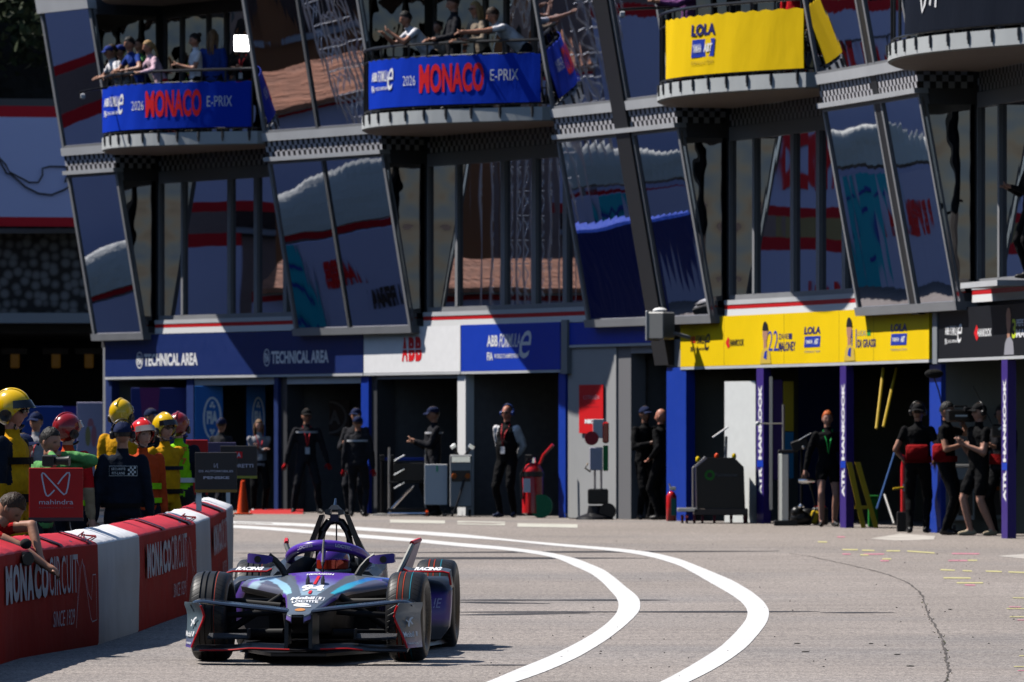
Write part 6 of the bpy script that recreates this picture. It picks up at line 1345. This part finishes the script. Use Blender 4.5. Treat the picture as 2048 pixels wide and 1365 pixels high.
# first-aid style hose stand
o = thing('hose_stand', 1196, 109.4, 'stand with red reels and white box on a black base before the grey wall', 'stand')
q = MB(); q.lathe([(-.06, .11), (.06, .11)], 20, (-.10, 0, 1.27), 'Y', caps=True); q.build('reel', mat('reel_red', (.38, .01, .03), .4), o, smooth=True, angle=40); bx(o, 'red_panel', (.12, 0, 1.36), (.10, .12, .34), RG, .03); bx(o, 'card', (.01, -.02, 1.42), (.18, .02, .30), ink_w, .005)
bx(o, 'white_box', (-.03, -.04, .95), (.20, .16, .36), mat('box_lilac', (.5, .48, .58), .5)); bx(o, 'green_panel', (.12, 0, .96), (.08, .14, .40), mat('panel_green', (.01, .22, .06), .5)); 
for s in (-.05, .05): tb(o, 'leg', [(s, 0, .42), (s, 0, .80)], .018, steel)
bx(o, 'black_box', (0, 0, .36), (.32, .26, .24), case, .02); q = MB(); q.lathe([(-.05, .03), (-.05, .13), (.05, .13), (.05, .03)], 20, (.15, -.08, .13), 'Y', caps=True); q.build('wheel', blk, o, smooth=True, angle=40)
q = MB(); q.lathe([(0, .30), (.04, .28), (.10, .12), (.22, .10)], 20, (-.05, -.02, 0), 'Z', caps=True); q.build('foot', blk, o, smooth=True, angle=40); tb(o, 'hose', [(-.12, -.05, .75), (-.20, -.1, .80), (-.16, -.08, .88)], .015, mat('hose_tan', (.35, .25, .16), .6))
tb(o, 'cable', [(-.2, -.1, .02), (-.45, -.1, .02), (-.52, .05, .10)], .008, blk)
# red notice on the grey wall
def d_no(q, f): put_text(q, 'CITROËN', f, (.18, .84, .70, .80), 0, .0); put_text(q, 'RACING', f, (.33, .66, .61, .66), 1); put_text(q, 'FORMULA E', f, (.2, .8, .53, .56), 1); put_text(q, 'NICK', f, (.24, .78, .20, .29), 2, .09)
wp = fxy(1182, 818, .02); q = MB(); fn_ = SFq(.02, 1150, 1215); zt, zb = zz(1182, 770, .02), zz(1182, 867, .02); nc = fac(ux(1182, 0), 0, .012)-fac(ux(1182, 0), 0, 0)
q.solid([[fn_(x, z) for x in np.linspace(1158, 1206, 6)] for z in (zb, zt)], [[fn_(x, z)-nc for x in np.linspace(1158, 1206, 6)] for z in (zb, zt)]); no = tag(q.build('notice', mat('notice_red', (.62, .010, .014), .5), loc=wp), 'tall red notice with white lettering on the grey wall', 'notice')
q = MB(); fn2 = SFq(.026, 1150, 1215); d_no(q, lambda u, v: fn2(1158+48*u, zb+(zt-zb)*v)); _child(q, 'print', [mat('notice_pink', (.55, .25, .3), .6), mat('notice_dark', (.2, .01, .02), .6), ink_w], no)
# small extinguisher
o = thing('fire_extinguisher', 1343, 107.2, 'small red fire extinguisher standing at the foot of the blue panel', 'extinguisher')
q = MB(); q.lathe([(0, .07), (.02, .08), (.38, .08), (.44, .05), (.46, .025)], 18, axis='Z', caps=True); q.build('cylinder', RG, o, smooth=True, angle=40); bx(o, 'valve', (.02, 0, .50), (.10, .04, .06), steel); tb(o, 'handle', [(0, 0, .50), (-.04, 0, .58)], .012, steel); bx(o, 'label_plate', (.03, -.078, .22), (.07, .01, .26), mat('label_teal', (.03, .2, .15), .5), 0)
# battery cart
o = thing('battery_cart', 1441, 104.9, 'black octagonal battery cart with a green ring logo on many small casters', 'equipment cart')
q = MB(); pr = [(-.36, .22), (.36, .22), (.34, .84), (.20, .98), (-.20, .98), (-.37, .84)]; q.rings([[Vector((x, -.3, z)) for x, z in pr], [Vector((x, .5, z)) for x, z in pr]]); ca_ = q.build('case', case, o)
q = MB(); f = lambda x, z: Vector((x, -.303, z)); put_line(q, arc(-.17, .72, .058, .058, 0, 360, 24), .035, f, 0); put_text(q, 'Fortescue', f, (-.09, .24, .70, .755), 1, .0); q.build('print', [mat('ring_green', (.02, .22, .02), .5), mat('faint_grey', (.12, .13, .15), .5)], ca_)
tb(o, 'corner_rail', [(-.42, -.32, .24), (-.42, -.32, .83), (-.24, -.32, .99)], .016, steel); bx(o, 'chassis', (.0, .05, .17), (.80, .8, .10), mat('chassis_brown', (.09, .07, .06), .5)); bx(o, 'side_tray', (-.50, -.1, .2), (.30, .5, .06), steel)
for x, y in ((-.58, -.3), (-.40, -.32), (-.28, -.3), (-.10, -.3), (.15, -.3), (.35, -.3), (-.5, .2), (.4, .3)): caster(o, x, y, mat('caster_red', (.12, .012, .02), .4), .055)
tb(o, 'screen_post', [(.08, .1, .95), (.09, .1, 1.30)], .02, grey); bx(o, 'tilted_screen', (-.0, .08, 1.36), (.28, .22, .025), wht, .006, Matrix.Rotation(R(-35), 3, 'Y'))
for x, m in ((-.34, yell), (-.06, OR), (.2, yell)): q = MB(); q.ell((x, -.1, 1.0 if x > -.3 else .95), (.035, .035, .05), 10, 7); q.build('warning_light', m, o, smooth=True)
# white screen panel
a, b = at(1449, 1038, 106.0), at(1511, 763, 105.2); q = MB(); q.hexa([(a.x, a.y, -.05), (b.x, b.y, -.05), (b.x+.03, b.y+.03, -.05), (a.x+.03, a.y+.03, -.05), (a.x, a.y, 2.13), (b.x, b.y, 2.13), (b.x+.03, b.y+.03, 2.13), (a.x+.03, a.y+.03, 2.13)])
tag(q.build('screen_panel', mat('panel_white', (.74, .76, .75), .5, var=.03), loc=a), 'tall white screen panel standing behind the battery cart', 'panel')
# purple posts with vertical lettering
for i, (x0, x1, lab) in enumerate(((1513, 1527, 'purple post with vertical white lettering right of the white screen panel'), (1680, 1692, 'purple post with vertical white lettering behind the red haired woman'), (2003, 2015, 'purple post with vertical white lettering at the right edge garage'))):
    d = .06; q = MB(); fbox(q, ux(x0, d), ux(x1, d), -.3, 2.36, d, -.06, 1); c = fac(ux((x0+x1)/2, d), 0, d); o = q.build('advert_post', purple_post, loc=c); tag(o, lab, 'post', 'purple posts of the right garages')
    q = MB(); fv = SFq(d+.006, x0-3, x1+3); w_ = x1-x0
    g = lambda u, v: fv(x0+w_*(.25+.5*(1-v)), 2.1-u)      # reads downwards
    put_text(q, 'HANKOOK', lambda u, v: fv(x0+w_*(.76-.5*v), .95+u), (0, 1.12, 0, 1), 0, .06); put_text(q, 'ATR', lambda u, v: fv(x0+w_*(.76-.5*v), .42+u), (0, .42, 0, 1), 0, .06); _child(q, 'lettering', ink_w, o)
    q = MB(); put_rect(q, x0+1, x1-1, .84, .94, fv); _child(q, 'blue_mark', royal, o)
# yellow garage: hanging panels, instrument post, monitor, bags
o = thing('hanging_panel', 1577, 104.5, 'tall yellow and blue hanging panel inside the yellow team garage', 'panel'); bx(o, 'yellow_face', (0, 0, 1.75), (.16, .04, .75), mat('dull_yellow', (.42, .28, .01), .6)); bx(o, 'blue_face', (0, 0, 1.02), (.16, .04, .7), mat('sky_blue', (.01, .13, .26), .6)); bx(o, 'purple_face', (-.16, .02, 1.4), (.15, .04, 1.5), mat('wine_purple', (.05, .02, .12), .6)); bx(o, 'frame', (-.26, 0, 1.2), (.05, .05, 2.0), steel)
o = thing('back_panel', 1635, 109, 'deep blue panel wall inside the yellow team garage', 'panel'); bx(o, 'panel_face', (0, 0, 1.2), (.95, .05, 2.4), blue_dim)
o = thing('instrument_post', 1567, 102.8, 'grey instrument column with a thin pole beside the yellow team garage', 'column'); bx(o, 'column_body', (0, 0, .56), (.15, .16, 1.0), steel, .015); bx(o, 'front_strip', (-.045, -.085, .56), (.04, .012, 1.0), chrome, 0); bx(o, 'cap_plate', (.03, 0, 1.09), (.22, .2, .05), blk); tb(o, 'pole', [(0, 0, 1.1), (0, 0, 1.78)], .02, steel); tb(o, 'cross_rod', [(-.38, -.02, 1.5), (0, 0, 1.5)], .010, steel); bx(o, 'foot', (.03, 0, .04), (.34, .3, .08), blk); q = MB(); q.ell((-.38, -.03, 1.5), (.035, .03, .035), 10, 8); q.build('lamp_ball', wht, o, smooth=True)
o = thing('monitor_arm', 1600, 104.2, 'black monitor on an arm beside the grey instrument column', 'monitor'); bx(o, 'screen_box', (0, 0, 1.18), (.26, .16, .16), blk, .015, Matrix.Rotation(R(-20), 3, 'Y')); tb(o, 'arm', [(.02, 0, 0), (.02, 0, 1.15)], .02, blk); bx(o, 'visor_edge', (.07, -.05, 1.3), (.22, .12, .012), chrome, .003, Matrix.Rotation(R(-30), 3, 'Y')); q = MB(); q.ell((.05, -.1, 1.14), (.03, .02, .03), 10, 7); q.build('lens', steel, o)
o = thing('air_gun', 1613, 103, 'silver and black air gun hanging left of the red haired woman', 'tool'); q = MB(); q.lathe([(-.12, .03), (-.06, .045), (.06, .04), (.12, .025)], 14, (0, 0, .66), 'X', caps=True); q.build('barrel', chrome, o, smooth=True); tb(o, 'grip', [(.05, 0, .66), (.08, 0, .52)], .025, blk); tb(o, 'hose', [(.08, 0, .52), (.14, .05, .25), (.05, .1, .0)], .012, blk)
o = thing('equipment_bag', 1605, 103.2, 'black and yellow equipment bag on the ground by the woman', 'bag'); q = MB(); q.ell((0, 0, .10), (.19, .14, .12), 16, 10, zmin=-1); q.ell((-.08, -.02, .19), (.10, .10, .09), 12, 8); q.ell((.07, .03, .17), (.11, .09, .08), 12, 8); q.build('bag_body', case, o, smooth=True); bx(o, 'yellow_flap', (.17, -.04, .12), (.13, .12, .20), mat('bag_yellow', (.6, .4, .01), .6), .03, Matrix.Rotation(R(20), 3, 'Y')); q = MB(); q.ell((-.02, -.1, .28), (.05, .05, .04), 10, 7); q.build('clasp', chrome, o)
o = thing('wheel_hub_drum', 1640, 103.4, 'small grey drum on the ground behind the woman', 'drum'); q = MB(); q.lathe([(0, .1), (.02, .12), (.24, .12), (.26, .1)], 18, axis='Z', caps=True); q.build('drum_body', dgrey, o, smooth=True, angle=40); bx(o, 'red_lid', (.0, 0, .27), (.16, .16, .02), RG)
# leaning yellow trestle, green box, poles
o = thing('trestle', 1722, 101, 'yellow folding trestle leaning right of the red haired woman', 'trestle'); ym = mat('trestle_yellow', (.55, .36, .012), .5)
for x0, dx in ((-.16, .20), (-.04, .26)): q = MB(); q.hexa([(x0+dx-.035, -.02, 0), (x0+dx+.035, -.02, 0), (x0+dx+.035, .02, 0), (x0+dx-.035, .02, 0), (x0-.05, .0, .95), (x0+.03, .0, .95), (x0+.03, .04, .95), (x0-.05, .04, .95)]); q.build('leg', ym, o)
q = MB(); q.box((.04, 0, .3), (.26, .03, .05)); q.build('rung', ym, o)
o = thing('green_bin', 1746, 101.5, 'green bin beside the yellow trestle', 'bin'); bx(o, 'bin_body', (0, 0, .22), (.14, .2, .44), mat('bin_green', (.015, .2, .03), .5), .02); bx(o, 'bin_lid', (0, 0, .45), (.16, .22, .03), mat('bin_green', (.015, .2, .03), .5))
for x0, x1, y0, y1, lab, m in ((1767, 1753, 737, 858, 'yellow pole hanging in the roof of the yellow team garage, left one', ym), (1793, 1767, 737, 854, 'yellow pole hanging in the roof of the yellow team garage, right one', ym), (1801, 1754, 870, 1018, 'blue pole leaning in the yellow team garage', mat('pole_blue', (.03, .09, .26), .5)), (1769, 1788, 990, 1048, 'short grey pole on the ground before the yellow team garage', steel)):
    p = at(x0, y0, 100); q_ = at(x1, y1, 99.5); q = MB(); q.tube([p-p, q_-p], .024 if m is ym else .018, 8); ob = q.build('pole', m, loc=None); ob.location = p; tag(ob, lab, 'pole', 'poles in the yellow team garage')
# red hose stand by the cap man, boom microphone, carts, shoulder camera
o = thing('red_cylinder', 1808, 98.4, 'slim red gas cylinder left of the man with his back turned', 'cylinder'); q = MB(); q.lathe([(.0, .05), (.62, .05), (.72, .03), (.78, .02)], 14, (0, 0, .28), 'Z', caps=True); q.build('cylinder_body', RG, o, smooth=True, angle=40); bx(o, 'foot', (-.02, 0, .14), (.16, .16, .28), blk); tb(o, 'tap', [(0, 0, 1.05), (-.12, 0, 1.12)], .02, RG); tb(o, 'yellow_lever', [(0, -.05, .62), (-.16, -.08, .60)], .016, ym); bx(o, 'label_plate', (0, -.052, .62), (.04, .004, .1), ink_w, 0)
o = empty('boom_microphone', at(1868, 748, 96.5), 'furry black boom microphone raised above the cameramen', 'microphone'); q = MB(); q.ell((0, 0, 0), (.13, .07, .065), 16, 10); q.build('windshield', mat('fur_black', (.012, .012, .012), .95, bump=.03, bscale=40), o, smooth=True); tb(o, 'pole', [(.0, 0, -.05), (.06, 0, -.22), (.14, .02, -.55), (.22, .05, -1.1)], .010, blk)
for x, Y, lab in ((1926, 97.2, 'white equipment cart behind the cameraman with the red waist bag'), (1988, 97.6, 'white equipment cart right of the man in shorts')):
    o = thing('equipment_cart', x, Y, lab, 'equipment cart', 'carts by the black sign garage'); bx(o, 'cabinet', (0, 0, .55), (.30, .4, .75), gw, .02); bx(o, 'dark_face', (.02, -.205, .50), (.20, .012, .5), case, 0); bx(o, 'top_tray', (0, 0, .94), (.34, .42, .04), steel)
    q = MB(); q.lathe([(0, .03), (-.02, .025)], 10, (.04, -.21, .62), 'Y', caps=True); q.build('socket', mat('socket_orange', (.45, .10, .01), .5), o)
    for s in (-.12, .12): caster(o, s, 0)
o = empty('shoulder_camera', at(1921, 832, 95.6), 'black shoulder television camera carried by the cameraman', 'camera', rz=R(20)); bx(o, 'camera_body', (0, 0, 0), (.40, .14, .17), case, .02); q = MB(); q.lathe([(.2, .05), (.30, .055), (.36, .065)], 16, axis='X', caps=True); q.build('lens', blk, o, smooth=True, angle=40); bx(o, 'viewfinder', (.08, -.08, .09), (.12, .06, .06), blk); bx(o, 'handle', (0, 0, .13), (.2, .03, .03), blk); bx(o, 'maker_strip', (-.02, -.073, .0), (.18, .004, .025), wht, 0)
o = empty('radio_rig', at(1998, 862, 96.4), 'black radio camera rig with a white edge beside the purple post', 'camera'); bx(o, 'rig_body', (0, 0, 0), (.20, .16, .18), case, .02); bx(o, 'white_edge', (.05, -.09, .06), (.15, .02, .03), wht, .004, Matrix.Rotation(R(-35), 3, 'Y')); tb(o, 'antenna', [(-.1, 0, .1), (-.36, 0, .62)], .006, blk)
# things held up to the floor above, garage signs
for x0, x1, lab in ((390, 446, 'bright blue garage panel with white round emblem, left one'), (493, 531, 'bright blue garage panel with white round emblem, right one')):
    o = upright('emblem_sign', x0, x1, 772, 892, 122.5, mat('panel_azure', (.015, .15, .50), .5), lab, 'panel', .04, lambda q, f: (put_line(q, arc(.5+.12, .46, .30, .34, 0, 360, 24), .035, f, 0, 2.0), put_text(q, 'FIA', f, (.42, .82, .36, .58), 0, .06), [put_poly(q, arc(.62+.09*math.cos(t), .46+.25*math.sin(t), .05, .028, 0, 350, 8), f, 0) for t in (.9, 1.57, 2.2, 4.1, 4.7, 5.3)]), [mat('emblem_white', (.80, .82, .84), .5)])
o = upright('side_panel_board', 262, 378, 776, 965, 123.4, mat('panel_violet', (.02, .035, .20), .6), 'violet panel with pink stripe inside the leftmost garage', 'panel', .04, lambda q, f: put_poly(q, [(.2, .65), (.45, .65), (.5, 1), (.15, 1)], f, 0), [mat('magenta_print', (.16, .03, .16), .6)]); o.name = 'partition_board'
o = upright('emblem_board', 620, 700, 800, 870, 120.8, mat('board_soot', (.012, .012, .014), .6), 'dark board with grey round emblem at the back of the third garage', 'board', .04, lambda q, f: (put_line(q, arc(.5, .5, .40, .44, 0, 360, 30), .06, f, 0, 1.1), put_text(q, 'FIA', f, (.25, .76, .3, .7), 0, .04)), [mat('emblem_grey', (.14, .14, .15), .6)])
o = empty('ceiling_light', at(1313, 718, 114), 'glowing strip light inside the narrow doorway', 'lamp'); bx(o, 'diffuser', (0, 0, 0), (.42, .3, .03), emit('strip_glow', (1, .86, .55), 1.6), 0); bx(o, 'housing', (0, 0, .035), (.46, .34, .035), wht)
# floodlight box at the foot of the dark joint column
o = empty('floodlight', fxy(1322, 652, .55), 'grey box floodlight hung at the foot of the dark slanted column', 'floodlight', rz=math.atan2(Nrm(1345).x, -Nrm(1345).y)*.5); bx(o, 'housing', (0, 0, 0), (.30, .34, .42), mat('lamp_grey', (.30, .30, .29), .45), .02); bx(o, 'bezel', (-.155, 0, 0), (.03, .36, .46), lgrey, .01); q = MB(); q.ell((-.02, 0, .23), (.11, .12, .05), 12, 8); q.build('top_cover', wht, o, smooth=True); tb(o, 'bracket', [(.1, .1, -.1), (.3, .35, -.18)], .03, grey)
# bright light panel on the far balcony
o = empty('light_panel', at(483, 87, 119.5), 'glowing square white light panel on the far balcony', 'lamp'); bx(o, 'panel_face', (0, 0, 0), (.25, .03, .27), emit('led_white', (1, 1, 1), 6), .01); bx(o, 'frame', (0, .03, 0), (.28, .03, .30), blk); zf = 6.5-o.location.z; tb(o, 'stand', [(0, .05, -.1), (0, .05, zf)], .015, blk)

# lamps on arms that stick out from two balcony rails, and the man at the open upstairs door
for x0, y0, x1, y1, Y, lab in ((214, 176, 160, 185, 121.0, 'small white lamp on a black arm left of the far balcony'), (1345, 16, 1238, 20, 104.5, 'small white lamp on a black arm left of the yellow balcony')):
    a, b = at(x0, y0, Y), at(x1, y1, Y-.3); o = empty('arm_lamp', a, lab, 'lamp', 'lamps on balcony arms'); d = b-a; tb(o, 'arm', [(0, 0, 0), d*.5+Vector((0, 0, .01)), d], .022, blk); bx(o, 'lamp_head', d+Vector((.05, 0, -.07)), (.08, .08, .10), lgrey, .02)
u_ = 2010; pw = fac(u_, 3.37, .14); q = MB(); fbox(q, 1985, 2060, 3.29, 3.365, .45, .0, 3); part(q, 'door_sill', lgrey)
u_ = ux(2064, .2); pw = fac(u_, 3.366, .2); person(pw, 1.80, -75, 'dark haired man at the open upstairs door at the right edge', None, 'tan', C_BLK, C_BLK, hands=HELD, hair='black')
